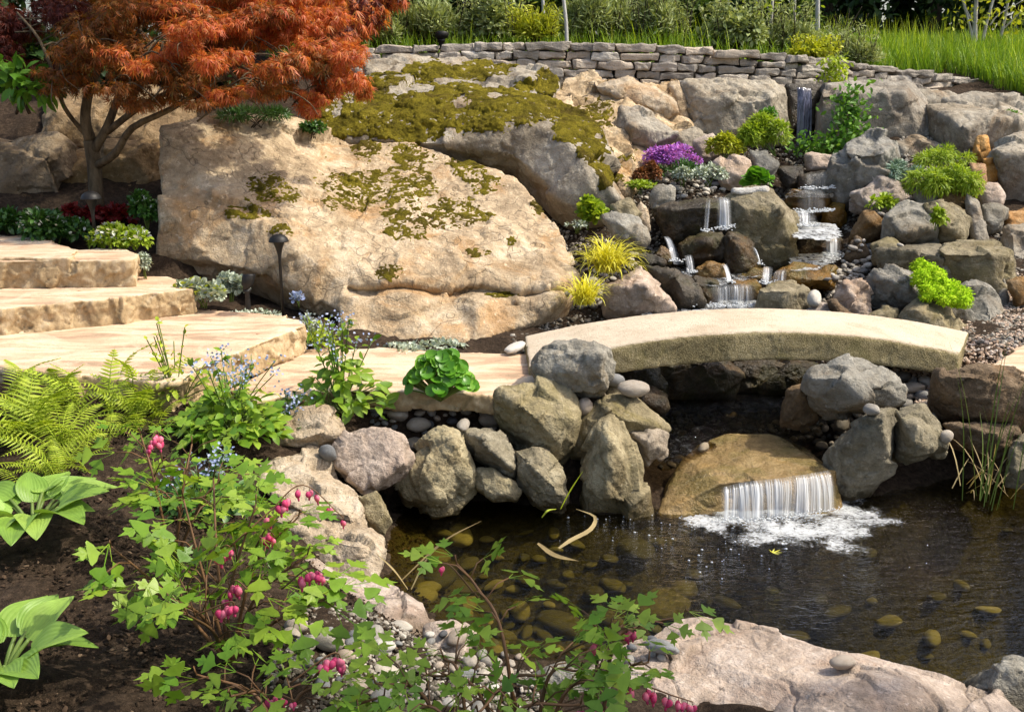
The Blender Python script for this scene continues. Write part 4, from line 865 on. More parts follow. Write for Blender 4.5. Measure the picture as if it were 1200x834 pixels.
# ------------------------------------------------------------------ pebbles
def pebble_mesh(seed, sub=3):
    rg = np.random.RandomState(seed); bm = bmesh.new(); bmesh.ops.create_icosphere(bm, subdivisions=sub, radius=1)
    V = np.array([v.co for v in bm.verts]); Fc = np.array([[v.index for v in f.verts] for f in bm.faces]); bm.free()
    V = V * (1 + .20 * noise(V * .9 + seed * 3.7) + .08 * noise(V * 2.1 + seed))[:, None] * np.array([1, rg.uniform(.68, .85), rg.uniform(.5, .68)])
    return mesh_np("pebble", V, Fc)
def pebble_mat(name, stops):
    s = N(name); v, rnd = s.local()
    n1 = s.noise(v, 2.2, 5, .6); n2 = s.noise(v, 14, 4, .7)
    c = s.ramp(rnd, stops); c = s.mix(s.math('MULTIPLY', s.f(n1, .45, .68), .35), c, s.mix(1.0, c, (.62, .55, .45), 'MULTIPLY'))
    c = s.mix(s.math('MULTIPLY', s.f(n2, .55, .68), .30), c, s.mix(1.0, c, (.5, .5, .5), 'MULTIPLY'))
    return s.done(s.bsdf(c, .62, .35, s.bump(n2, .35, .05)))
M['pebble'] = pebble_mat("pebbles", [(0, (.07, .07, .075)), (.14, (.13, .135, .14)), (.3, (.22, .22, .215)), (.5, (.31, .28, .235)), (.72, (.38, .30, .23)), (.9, (.43, .385, .315)), (1, (.52, .50, .455))])
M['pebblefar'] = pebble_mat("upper pebbles", [(0, (.18, .17, .155)), (.4, (.35, .32, .28)), (.75, (.50, .45, .38)), (1, (.66, .63, .57))])
M['pebblewet'] = pebble_mat("pond pebbles", [(0, (.045, .040, .017)), (.4, (.105, .09, .034)), (.75, (.17, .145, .058)), (1, (.27, .235, .11))])
M['pebbledark'] = pebble_mat("dark stream pebbles", [(0, (.05, .045, .035)), (.4, (.12, .10, .07)), (.75, (.24, .19, .12)), (1, (.36, .30, .22))])
PM = {k: [pebble_mesh(i + 10 * j) for i in range(5)] for j, k in enumerate(('pebble', 'pebblefar', 'pebblewet', 'pebbledark'))}
for k, l in PM.items():
    for me in l: me.materials.append(M[k])
PRG = np.random.RandomState(77)
def put_pebble(p, r, mat, label, group, cat='pebble', flat=True, name='pebble', ax=(1, 1, 1)):
    o = bpy.data.objects.new(name, PM[mat][PRG.randint(5)]); COL.objects.link(o)
    o.location = p; o.scale = (r * ax[0], r * ax[1], r * ax[2]); o.rotation_euler = (PRG.uniform(-.25, .25), PRG.uniform(-.25, .25), PRG.uniform(0, 6.28))
    return tag(o, label, cat, group)
def patch(poly, n, rpx, mat, label, group, lo=.6, hi=1.5, lift=.35, name='pebble', bias=1.6):
    pg = np.array(poly, float); a, b = pg.min(0), pg.max(0); k = 0; tries = 0; done = []
    while k < n and tries < n * 40:
        tries += 1; q = PRG.uniform(a, b); ins = False
        for i in range(len(pg)):
            u, w = pg[i], pg[(i + 1) % len(pg)]
            if (u[1] > q[1]) != (w[1] > q[1]) and q[0] < (w[0] - u[0]) * (q[1] - u[1]) / (w[1] - u[1] + 1e-9) + u[0]: ins = not ins
        if not ins: continue
        rp = rpx * (lo + (hi - lo) * PRG.rand() ** bias)
        if any((q[0] - d[0]) ** 2 + (1.5 * (q[1] - d[1])) ** 2 < (.68 * (rp + d[2])) ** 2 for d in done): continue
        p, nr = hit(*q)
        if p is None or nr.z < .5 or p.z > gz(p.x, p.y) + .22: continue
        r = rp * p.y / F; put_pebble(p + Vector((0, 0, r * lift)), r, mat, label, group, name=name); done.append((q[0], q[1], rp)); k += 1
# big single ones
for (x, y, rp, ax, mt, lab) in [
    (467,485,17,(1,1,.95),'pebble',"round grey green cobble lying highest on the soil by the round leaved plant"),
    (490,497,15,(1,.9,.9),'pebble',"cream oval cobble just right of and below the round grey green one"),
    (487,520,13,(1,1,1.15),'pebble',"egg shaped cobble wedged between the flat pinkish rock and the layered rock"),
    (543,497,13,(1.05,.8,.9),'pebble',"elongated pale cobble left of the big olive boulder"),
    (578,491,17,(1,1,1),'pebble',"brownish cobble tucked under the left side of the big olive boulder"),
    (384,531,14,(.85,.8,1.2),'pebble',"egg shaped cobble between the angular beige and flat pinkish rocks"),
    (742,456,21,(1.0,.75,.75),'pebble',"long beige oval cobble under the bridge's left end"),
    (721,446,12,(1,.9,1),'pebble',"small rounded cobble touching the grey craggy boulder's right foot"),
    (686,476,13,(.8,.8,1.5),'pebble',"upright pinkish cobble in the gap beside the big olive boulder"),
    (986,496,17,(1.1,.8,.75),'pebbledark',"smooth brown oval cobble under the pale topped boulder"),
    (1021,480,12,(1,.9,1),'pebble',"round cobble resting on top of the yellow edged pond boulder"),
    (1109,512,10,(.9,.9,1.3),'pebble',"egg shaped cobble leaning on the olive square rock's right side"),
    (1068,454,16,(1,.8,.9),'pebble',"largest cobble of the pile in the shadow under the bridge's right end"),
    (954,350,13,(1,.9,1.1),'pebblefar',"big smooth cobble against the squared mossy block in the stream"),
    (989,776,16,(1.2,.9,.9),'pebble',"rounded cobble on the crest of the huge pinkish near boulder"),
    (762,724,11,(.8,.7,1.6),'pebble',"upright finger shaped cobble standing on the near shore pile"),
    (776,757,22,(1.15,.9,.8),'pebble',"largest smooth cobble of the near shore pile"),
    (603,407,13,(1.4,.8,.7),'pebblefar',"flat cobble on the soil at the back of the pale paving"),
    (424,763,12,(1,1,1),'pebble',"speckled round cobble in the near left pebble heap"),
    (448,756,17,(1.1,.9,.9),'pebble',"dark slate cobble in the near left pebble heap"),
    (385,752,19,(1.1,.9,.9),'pebble',"largest rounded cobble at the left of the near pebble heap"),
    (343,740,15,(1.1,.8,.6),'pebble',"flat cobble at the left end of the near pebble heap under the leaves")]:
    p, nr = hit(x, y + rp * .6)
    if p is not None:
        r = rp * p.y / F; q = P(x, y, p.y); put_pebble(Vector((q.x, q.y, q.z)), r, mt, lab, None, 'cobble', name='cobble', ax=ax)
patch([(395,520),(440,480),(470,462),(560,480),(590,505),(520,500),(470,540),(450,520)], 22, 7, 'pebble', "small river pebble on the left bank above the flat pinkish rock", "pebbles on the left bank")
patch([(335,725),(400,740),(480,738),(560,750),(620,765),(600,834),(400,834),(370,800),(350,770)], 80, 17, 'pebble', "river pebble in the near heap under the pink flowers", "pebbles in the near heap", .4, 1.25)
patch([(690,770),(720,735),(770,728),(800,755),(780,772),(720,785)], 14, 9, 'pebble', "river pebble in the small pile on the near shore", "pebbles in the near shore pile")
patch([(930,500),(960,480),(1010,470),(1040,480),(985,520),(975,535)], 26, 6, 'pebbledark', "small damp pebble beside the waterfall boulder", "damp pebbles by the waterfall boulder")
patch([(1040,452),(1060,440),(1085,450),(1105,480),(1115,510),(1085,490),(1060,485),(1040,480)], 16, 9, 'pebble', "pale pebble under the bridge's right end", "pebbles under the bridge end", .6, 1.3)
patch([(990,300),(1020,268),(1050,285),(1065,292),(1020,310),(1010,330),(985,345),(970,352),(965,330),(985,315)], 50, 4.6, 'pebblefar', "small pebble on the slope right of the cascade", "pebbles on the slope", .7, 1.5)
patch([(775,205),(830,205),(880,205),(885,222),(850,226),(790,235),(765,222)], 26, 5, 'pebblefar', "pale pebble beside the upper stream", "pebbles by the upper stream", .7, 1.7)
patch([(700,300),(740,240),(765,228),(758,270),(730,330),(700,345),(650,350),(690,330)], 22, 5, 'pebblefar', "small pebble around the golden grasses", "pebbles round the golden grasses", .7, 1.5)
patch([(655,350),(700,345),(740,340),(700,362),(640,372)], 10, 5, 'pebblefar', "small pebble around the golden grasses", "pebbles round the golden grasses", .7, 1.5)
patch([(1020,240),(1050,235),(1060,248),(1030,254)], 10, 4, 'pebblefar', "tiny pebble between the grey rocks right of the stream", "pebbles between the grey rocks", .7, 1.4)
patch([(780,345),(890,345),(890,362),(770,365)], 12, 5, 'pebbledark', "pebble washed by the stream above the bridge", "pebbles in the stream", .7, 1.5)
patch([(690,500),(780,465),(930,470),(940,520),(860,505),(770,560)], 34, 6, 'pebbledark', "wet pebble in the shallow water beneath the bridge", "wet pebbles beneath the bridge", .7, 1.5)
# the pond's bed: cobbles seen through the water
def pond_cobbles():
    n = 0; done = []
    for big in (True, False):
        for _ in range(6000):
            if n >= (12 if big else 165): break
            x = PRG.uniform(440, 860) if PRG.rand() < .9 else PRG.uniform(860, 1200); y = PRG.uniform(590, 770)
            p = Pz(x, y, -.36); sd = shore_sd(np.array([[p.x, p.y]]))[0]
            if sd < .08: continue
            r = PRG.uniform(.08, .14) if big else PRG.uniform(.025, .075)
            if any((p.x - d[0]) ** 2 + (p.y - d[1]) ** 2 < (.74 * (r + d[2])) ** 2 for d in done): continue
            z = gz(p.x, p.y)
            if z + r * .8 > -.05: continue
            put_pebble(Vector((p.x, p.y, z + r * .10)), r, 'pebblewet', "brown algae covered cobble on the bed of the pond", "cobbles on the pond bed", 'cobble', name='cobble', ax=(PRG.uniform(1, 1.35), PRG.uniform(.8, 1.1), PRG.uniform(.5, .9))); done.append((p.x, p.y, r)); n += 1
pond_cobbles()
# ------------------------------------------------------------------ plant building blocks
def leaf_mat(name, cols, trans=.35, rough=.5, spec=.3, var=.9):
    s = N(name); g = s.n("NewGeometry"); r = g.outputs['Random Per Island']; k = len(cols)
    c = s.ramp(r, [(i / max(1, k - 1), q) for i, q in enumerate(cols)])
    n1 = s.noise(g.outputs['Position'], 14, 3, .6)
    hv = s.n("HueSaturation"); s.l(c, hv.inputs['Color']); s.set(hv.inputs['Value'], s.math('ADD', s.math('MULTIPLY', n1, .8), .6))
    c = hv.outputs[0]
    a = s.bsdf(c, rough, spec)
    t = s.n("BsdfTranslucent"); tc = s.mix(1.0, c, (1.15, 1.1, .55), 'MULTIPLY'); s.l(tc, t.inputs[0])
    mx = s.n("MixShader"); mx.inputs[0].default_value = trans; s.l(a, mx.inputs[1]); s.l(t.outputs[0], mx.inputs[2])
    return s.done(mx.outputs[0])
def bark_mat(name, c1, c2, sc=20):
    s = N(name); g = s.n("NewGeometry"); mp = s.n("Mapping"); mp.inputs['Scale'].default_value = (1, 1, .3); s.l(g.outputs['Position'], mp.inputs[0])
    n1 = s.noise(mp.outputs[0], sc, 5, .65)
    return s.done(s.bsdf(s.ramp(n1, [(.35, c1), (.65, c2)]), .9, .2, s.bump(n1, .7, .02)))
L = {}
def lm(k, *a, **kw): L[k] = leaf_mat(k + " leaves", *a, **kw); return L[k]
lm('lime', [(.17, .27, .015), (.30, .42, .03), (.42, .52, .05)], .4)
lm('fern', [(.26, .36, .025), (.39, .50, .04), (.50, .58, .07)], .45)
lm('gold', [(.50, .46, .02), (.70, .66, .05), (.80, .77, .16)], .35)
lm('hosta', [(.20, .34, .05), (.25, .40, .065), (.31, .45, .085)], .3, .42, .4)
lm('heart', [(.10, .22, .015), (.18, .31, .025), (.30, .42, .04)], .38, .42, .4)
lm('heartyellow', [(.18, .30, .02), (.26, .36, .03)], .42, .45)
lm('green', [(.025, .075, .012), (.045, .12, .018), (.08, .18, .03)], .25, .4, .45)
lm('round', [(.07, .21, .012), (.12, .31, .022), (.20, .41, .035)], .3, .35, .4)
lm('grass', [(.10, .20, .015), (.20, .34, .025), (.30, .42, .04)], .4)
lm('shrubgrey', [(.18, .22, .06), (.34, .40, .15), (.46, .50, .24)], .25, .7)
lm('shrubyellow', [(.28, .33, .02), (.42, .46, .03), (.55, .55, .06)], .35)
lm('dark', [(.010, .026, .007), (.026, .058, .012), (.055, .105, .02)], .2, .5)
lm('darkmid', [(.035, .07, .012), (.08, .14, .022), (.15, .22, .035)], .25, .5)
lm('silver', [(.30, .36, .27), (.42, .47, .37), (.52, .56, .46)], .15, .7)
lm('bluegreen', [(.10, .18, .12), (.20, .30, .22), (.32, .42, .34)], .15, .6)
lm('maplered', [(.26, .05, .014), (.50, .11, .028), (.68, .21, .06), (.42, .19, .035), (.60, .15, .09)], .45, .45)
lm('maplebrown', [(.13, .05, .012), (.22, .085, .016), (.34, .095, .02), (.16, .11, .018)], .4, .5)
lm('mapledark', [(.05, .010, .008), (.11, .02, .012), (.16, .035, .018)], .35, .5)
lm('redleaf', [(.10, .006, .008), (.20, .012, .014), (.28, .03, .02)], .3, .45)
lm('rust', [(.12, .045, .015), (.24, .09, .03), (.30, .14, .05)], .2, .7)
lm('purple', [(.30, .08, .48), (.42, .15, .64), (.52, .20, .66), (.46, .10, .42)], .3, .6)
lm('pink', [(.62, .06, .19), (.76, .13, .28), (.85, .28, .40)], .4, .45)
lm('white', [(.55, .58, .50), (.75, .76, .70)], .3, .6)
lm('bluefl', [(.25, .32, .55), (.38, .44, .68), (.50, .55, .72)], .3, .6)
lm('moss', [(.28, .48, .012), (.36, .56, .02), (.44, .60, .03)], .2, .9, .1)
lm('creeper', [(.05, .14, .015), (.10, .24, .02), (.18, .34, .035)], .3)
lm('straw', [(.30, .22, .10), (.45, .36, .18)], .3, .7)
lm('stemred', [(.10, .055, .022), (.17, .085, .035)], .1, .5)
lm('stemgreen', [(.10, .16, .03), (.16, .22, .05)], .1, .5)
BARK = {'maple': bark_mat("maple bark", (.05, .035, .02), (.15, .11, .065)), 'birch': bark_mat("pale bark", (.22, .20, .17), (.55, .52, .47)), 'dark': bark_mat("dark bark", (.03, .022, .014), (.08, .06, .04)), 'stake': bark_mat("grey stake", (.34, .33, .31), (.5, .49, .46))}

def norm(a): return a / (np.linalg.norm(a, axis=-1, keepdims=True) + 1e-9)
def leaf_T(prof, Lh=1.0, fold=.15, curl=.25, side=1):
    """prof: half widths at equal stations, along +y, folded along the midrib, curling down"""
    m = len(prof); V = []
    for i, w in enumerate(prof):
        t = i / (m - 1); y = t * Lh; z = -curl * t * t
        V += [(-w, y, z + fold * w), (0, y, z), (w, y, z + fold * w)]
    Q = []
    for i in range(m - 1):
        a = i * 3; Q += [(a, a + 1, a + 4, a + 3), (a + 1, a + 2, a + 5, a + 4)]
    return np.array(V, float), [np.array(Q)]
def fan_T(outline, cup=.15, droop=.1, rings=2):
    """leaf from a closed outline in the xy plane around its middle"""
    o = np.array(outline, float); n = len(o); c = o.mean(0); V = [(*c, 0)]
    for k in range(1, rings + 1):
        f = k / rings
        for p in o:
            q = c + (p - c) * f; r = np.linalg.norm(q - c); V.append((q[0], q[1], cup * r * r - droop * max(0, q[1]) ** 2))
    Tt = [(0, 1 + j, 1 + (j + 1) % n) for j in range(n)]; Q = []
    for k in range(rings - 1):
        a = 1 + k * n; Q += [(a + j, a + n + j, a + n + (j + 1) % n, a + (j + 1) % n) for j in range(n)]
    return np.array(V, float), [np.array(Tt), np.array(Q)] if Q else [np.array(Tt)]
def join_T(*Ts):
    mb = MB()
    for T in Ts: mb.add(*T)
    return mb.get()
def rot_T(T, az=0, el=0, s=1, off=(0, 0, 0)):
    V = T[0] * s; c, q = math.cos(el), math.sin(el)
    V = np.stack([V[:, 0], V[:, 1] * c - V[:, 2] * q, V[:, 1] * q + V[:, 2] * c], 1)
    c, q = math.cos(az), math.sin(az)
    return np.stack([V[:, 0] * c - V[:, 1] * q, V[:, 0] * q + V[:, 1] * c, V[:, 2]], 1) + np.array(off), T[1]
def inst(T, pos, fwd, up, sc):
    pos = np.asarray(pos, float).reshape(-1, 3); n = len(pos)
    f = norm(np.broadcast_to(np.asarray(fwd, float), (n, 3))); u = np.broadcast_to(np.asarray(up, float), (n, 3))
    r = norm(np.cross(f, u)); u = np.cross(r, f); sc = np.broadcast_to(np.asarray(sc, float), (n,))
    Vt = T[0]; V = pos[:, None] + sc[:, None, None] * (Vt[None, :, 0:1] * r[:, None] + Vt[None, :, 1:2] * f[:, None] + Vt[None, :, 2:3] * u[:, None])
    off = (np.arange(n) * len(Vt))
    return V.reshape(-1, 3), [(q[None] + off[:, None, None]).reshape(-1, q.shape[1]) for q in T[1]]
T_OVAL = leaf_T([.02, .20, .26, .20, .01], 1, .25, .25)
T_LEAF4 = leaf_T([.03, .26, .02], 1, .3, .2)
T_THIN = leaf_T([.03, .09, .08, .005], 1, .2, .35)
T_NEEDLE = leaf_T([.05, .06, .01], 1, .2, .1)
_lob = leaf_T([.02, .065, .05, .004], 1, .1, .3)
T_MAPLE = join_T(*[rot_T(_lob, a, -.25, s_) for a, s_ in ((0, 1.), (.55, .9), (-.55, .9), (1.15, .68), (-1.15, .68))])
# deeply lobed bleeding heart leaflets, three to a leaf
_hl = [(-.09, .12), (-.30, .24), (-.46, .46), (-.40, .52), (-.30, .50), (-.26, .56), (-.11, .44), (-.13, .58), (-.25, .74), (-.20, .82), (-.10, .80), (-.06, .88)]
_ho = [(0, 0)] + _hl + [(0, 1.08)] + [(-x, y) for x, y in _hl[::-1]]
T_LOBE = fan_T(_ho, .12, .16, 2)
_stk = leaf_T([.012, .012, .010], .5, 0, 0)
T_HEART = join_T(rot_T(T_LOBE, 0, -.05, .56, (0, .48, 0)), rot_T(T_LOBE, 1.05, -.10, .48, (-.13, .30, 0)), rot_T(T_LOBE, -1.05, -.10, .48, (.13, .30, 0)), _stk, rot_T(_stk, .42, 0, .66), rot_T(_stk, -.42, 0, .66))
_ro = [(math.sin(a) * (.5 if abs(a - math.pi) > .3 else .36), .45 - math.cos(a) * -.5 if False else .5 - .5 * math.cos(a) * (1 if abs(a) > .3 else .7)) for a in np.linspace(0, 2 * math.pi, 18, endpoint=False)]
T_ROUND = fan_T(_ro, .55, .05, 3)
def frond_T(n=28, Lp=.21, droop=.5, w=.05):
    mb = MB(); st = curve([(0, 0, 0), (0, .35, .10), (0, .7, .02), (0, 1.0, -droop * .4)], 18)
    mb.add(*tube(st, np.linspace(.010, .004, len(st)), 4))
    pin = leaf_T([.30 * w * 3, w * 1.3, w * 1.2, w * .7, .004], 1, .1, .25)
    for i in range(n):
        t = (i + 1.0) / (n + .6); p = st[int(t * (len(st) - 1))]; l = Lp * math.sin(min(1, t * 1.7 + .22) * math.pi * .5) * (1 - t ** 2.2) + .03
        for sd in (-1, 1): 
            T = rot_T((pin[0] * np.array([.19, l, l]), pin[1]), -sd * 1.25, -.12); mb.add(T[0] + p, T[1])
    return mb.get()
T_FROND = frond_T()
T_FROND2 = frond_T(15, .2, .8, .07)
def ell_pts(rg, n, c, r, shell=.55, zmin=-1.0):
    d = norm(rg.normal(size=(n, 3))); d[:, 2] = np.where(d[:, 2] < zmin, -d[:, 2], d[:, 2])
    rad = (shell + (1 - shell) * rg.rand(n) ** .6)[:, None]
    return np.array(c, float) + d * rad * np.array(r, float), d
def leaf_cloud(rg, blobs, n, T, size, jit=.8, droop=0.0, zmin=-.35, shell=.55):
    """leaves filling a set of ellipsoids: blobs = [(centre, radii)]"""
    vol = np.array([np.prod(b[1]) ** (2 / 3.) for b in blobs]); k = np.maximum(1, (n * vol / vol.sum()).astype(int)); P_, D_ = [], []
    for b, m in zip(blobs, k):
        p, d = ell_pts(rg, m, b[0], b[1], shell, zmin); P_.append(p); D_.append(d)
    p, d = np.concatenate(P_), np.concatenate(D_); m = len(p)
    f = norm(d + jit * rg.normal(size=(m, 3)) + np.array([0, 0, -droop])); u = norm(np.array([0, 0, 1.0]) + .5 * d + .5 * rg.normal(size=(m, 3)))
    return inst(T, p, f, u, size * rg.uniform(.65, 1.3, m))
def blades(rg, root, n, ln, w, e0=(1.0, 1.5), droop=(.6, 1.8), spread=.04, k=7, az=None, roots=None):
    """arching grass blades"""
    if roots is None: roots = np.array(root, float) + np.concatenate([rg.normal(size=(n, 2)) * spread, np.zeros((n, 1))], 1)
    n = len(roots); a = rg.uniform(0, 2 * math.pi, n) if az is None else az; l = ln * rg.uniform(.55, 1.15, n); e = rg.uniform(*e0, n); dr = rg.uniform(*droop, n)
    hx = np.stack([np.cos(a), np.sin(a), np.zeros(n)], 1); sd = np.stack([-np.sin(a), np.cos(a), np.zeros(n)], 1); p = roots.copy(); V = []
    ww = w * rg.uniform(.7, 1.2, n)
    for i in range(k):
        t = i / (k - 1); an = e - dr * t * t * 1.4; wd = ww * (1 - t ** 2.5) * (.6 + .4 * min(1, t * 4)) * .5 + .0004
        V.append(p - sd * wd[:, None]); V.append(p + sd * wd[:, None])
        p = p + (hx * np.cos(an)[:, None] + np.array([0, 0, 1.0]) * np.sin(an)[:, None]) * (l / (k - 1))[:, None]
    V = np.stack(V, 1); Q = np.array([(2 * i, 2 * i + 1, 2 * i + 3, 2 * i + 2) for i in range(k - 1)])
    return V.reshape(-1, 3), [(Q[None] + (np.arange(n) * 2 * k)[:, None, None]).reshape(-1, 4)]
def plant(name, label, cat, base, parts, group=None):
    """parts: [(part name, (V, F), material)] in world coordinates"""
    if len(parts) == 1:
        (pn, (V, Fc), mt) = parts[0]
        o = link(name, mesh_np(name, np.asarray(V) - np.array(base), Fc), mt, None, base); return tag(o, label, cat, group)
    r = thing(name, base, label, cat, group)
    for pn, (V, Fc), mt in parts: part(pn, V, Fc, mt, r)
    return r
def at(px, py, Y=None):
    """the point of the built ground or rock seen at this pixel (or below the pixel's ray at depth Y)"""
    if Y is None: return hit(px, py)[0]
    p = P(px, py, Y); return p
# ------------------------------------------------------------------ moss on the bedrock
def moss_on(outc, ell, holes=(), th=.014, seed=0, off=.16, fine=.30):
    r = next(q for q in ROCKS if q['o'] is outc); V = r['V']; q = r['quads']
    nn = np.zeros_like(V); fn = np.cross(V[q[:, 2]] - V[q[:, 0]], V[q[:, 3]] - V[q[:, 1]])
    for i in range(4):
        for a in range(3): nn[:, a] += np.bincount(q[:, i], fn[:, a], len(V))
    nn = norm(nn); px = pix(V)
    w = fbm(V / .16 + seed, 3) + .9 * fbm(V / .04 + seed, 2); m = np.full(len(V), -9.0)
    for (cx, cy, rx, ry) in ell: m = np.maximum(m, 1 - np.sqrt(((px[:, 0] - cx) / rx) ** 2 + ((px[:, 1] - cy) / ry) ** 2))
    for (cx, cy, rx, ry) in holes: m = np.minimum(m, np.sqrt(((px[:, 0] - cx) / rx) ** 2 + ((px[:, 1] - cy) / ry) ** 2) - 1)
    m = m + off + fine * w - .10 * (1 - sstep(.0, .35, nn[:, 2]))
    front = V[:, 1] < 99
    keep = (m > 0); fq = q[keep[q].all(1)]
    us = np.unique(fq); mp = -np.ones(len(V), int); mp[us] = np.arange(len(us))
    me = mesh_np("moss_patch", V[us], mp[fq]); bm = bmesh.new(); bm.from_mesh(me); bpy.data.meshes.remove(me)
    lay = bm.verts.layers.float.new("m"); mk = m[us]
    for i, v in enumerate(bm.verts): v[lay] = mk[i]
    bmesh.ops.subdivide_edges(bm, edges=bm.edges[:], cuts=1, use_grid_fill=True)
    bm.normal_update()
    P_ = np.array([v.co for v in bm.verts]); N_ = np.array([v.normal for v in bm.verts]); mm = np.array([v[lay] for v in bm.verts])
    d = -.006 + th * sstep(0, .30, mm) * (.75 + .5 * fbm(P_ / .05, 2)) + .006 * noise(P_ / .013) * sstep(0, .2, mm)
    P_ = P_ + N_ * d[:, None]
    for i, v in enumerate(bm.verts): v.co = P_[i]
    me = bpy.data.meshes.new("moss_patch"); me.from_pydata([], [], []); bm.to_mesh(me); bm.free()
    me.transform(Matrix.Translation(-outc.location)); me.polygons.foreach_set("use_smooth", np.ones(len(me.polygons), bool))
    link("moss_patch", me, M['mosscush'], outc)
s = N("moss cushion"); g = s.n("NewGeometry"); v = g.outputs['Position']
n1 = s.noise(v, 7, 5, .6); n2 = s.noise(v, 60, 4, .7); n3 = s.noise(v, 240, 2, .7)
c = s.ramp(s.math('ADD', s.math('MULTIPLY', n1, .6), s.math('MULTIPLY', n2, .4)), [(.34, (.10, .08, .012)), (.46, (.25, .205, .02)), (.56, (.40, .325, .03)), (.68, (.48, .39, .06))])
c = s.mix(s.math('MULTIPLY', s.f(s.noise(v, 3.0, 5, .65), .50, .64), .6), c, (.13, .085, .025)); c = s.mix(s.math('MULTIPLY', s.f(n3, .5, .7), .4), c, (.06, .05, .01))
M['mosscush'] = s.done(s.bsdf(c, .95, .1, s.bump(n3, .9, .012, s.bump(n2, .9, .02))))
EA = [(430,175,19,14),(480,181,30,21),(548,198,22,16),(571,215,18,12),(440,220,70,22),(405,228,30,22),(527,248,42,18),(480,265,30,17),(635,242,18,9),(318,222,30,16),(289,249,28,8),(330,269,18,7),(600,283,9,7),(560,295,12,5),(458,318,16,12),(630,240,14,7),(590,345,18,4),(470,250,34,12)]
EB = [(410,125,62,27),(450,118,70,30),(510,125,68,34),(560,128,68,27),(610,116,64,16),(650,126,58,18),(680,150,32,20),(697,180,20,24),(708,205,12,18),(590,152,14,7),(480,152,48,16),(400,150,42,12)]
HB = [(495,104,15,6),(468,106,11,5),(410,108,5,16),(395,125,4,14),(545,120,12,6),(612,167,34,20),(650,202,38,30),(580,112,8,4)]
EC = [(500,82,30,12),(560,82,44,11),(640,98,18,16),(615,100,16,9)]
moss_on(OUT_A, EA, seed=2, off=.15, th=.011, fine=.32)
moss_on(OUT_A, [(x, y, rx * 1.5, ry * 1.5) for x, y, rx, ry in EA], th=.006, seed=12, off=-.42, fine=.42)
moss_on(OUT_B, EB, HB, .020, 5)
moss_on(OUT_B, [(x, y, rx * 1.3, ry * 1.4) for x, y, rx, ry in EB], th=.006, seed=15, off=-.42, fine=.42)
moss_on(OUT_C, EC, [(530,70,20,5),(610,84,16,9)], .018, 8)
moss_on(OUT_D, [(700,130,30,20),(690,160,16,20),(735,185,16,12),(720,210,12,10)], th=.012, seed=9, off=-.15, fine=.4)

# ------------------------------------------------------------------ background: hedges, trees, shrubs, grass on the hill
def rgs(k): return np.random.RandomState(k)
def tree(label, x, Y, h, w, mat, name='broadleaf_tree', n=2600, size=.17, seed=0, trunk_r=.10, conifer=False, group="dark trees behind the garden"):
    rg = rgs(seed); z0 = gz(x, Y); base = np.array([x, Y, z0]); blobs = []
    nb = 16
    for i in range(nb):
        t = (i + .5) / nb; zz = z0 + .25 + t * h * .95
        rr = w * (1 - t * .9) if conifer else w * math.sin(math.pi * (.18 + .76 * t))
        blobs.append(((x + rg.uniform(-.55, .55) * rr, Y + rg.uniform(-.5, .5) * rr, zz), (rr * rg.uniform(.4, .7), rr * rg.uniform(.4, .7), h / nb * rg.uniform(1.2, 2.2))))
    V, Fc = leaf_cloud(rg, blobs, n, T_OVAL if not conifer else T_LEAF4, size, 1.0, .4, -1.0, .35)
    tr = MB(); st = curve([base - [0, 0, .1], base + [rg.uniform(-.1, .1), 0, h * .4], base + [rg.uniform(-.2, .2), 0, h * .9]], 10); tr.add(*tube(st, np.linspace(trunk_r, .02, len(st)), 8))
    for b in blobs[::2]: tr.add(*tube(curve([st[min(len(st) - 1, int(len(st) * .6 * (b[0][2] - z0) / h))], b[0]], 4), [trunk_r * .3, trunk_r * .22, trunk_r * .15, .008], 5))
    plant(name, label, 'tree', base, [('trunk', tr.get(), BARK['dark']), ('crown', (V, Fc), mat)], group)
tl = ["dark evergreen tree behind the shrubs, beside the red maple's right edge", "dark leafy tree behind the yellow green shrub", "dark tree in the middle of the background behind the thin stake", "dark green conifer hedge tree behind the grey green shrubs", "dark conifer behind the middle of the grass slope", "dark conifer behind the pale multi stemmed tree", "dark conifer at the right end of the background"]
for i, (px, Y, h, w) in enumerate([(430,15.2,6.2,1.5),(555,15.6,6.5,1.5),(690,15.3,6.4,1.5),(830,15.8,7.0,1.6),(965,16.2,7.5,1.6),(1090,16.0,7.2,1.5),(1225,15.6,7.0,1.6)]):
    p = P(px, 60, Y); tree(tl[i], p.x, Y, h, w, L['dark' if i % 2 else 'darkmid'] if i < 3 else L['dark'], 'conifer_tree' if i >= 3 else 'broadleaf_tree', 5200, .16 if i < 3 else .13, 40 + i, conifer=False)
for i, (px, Y, h, lab) in enumerate([(300,13.5,5.5,"dark tree behind the red maple's crown"),(150,12.5,5.5,"dark tree behind the left half of the red maple"),(10,11.2,5.0,"dark tree at the far left edge behind the maple")]):
    p = P(px, 60, Y); tree(lab, p.x, Y, h, 1.5, L['dark'], 'broadleaf_tree', 4200, .15, 60 + i)
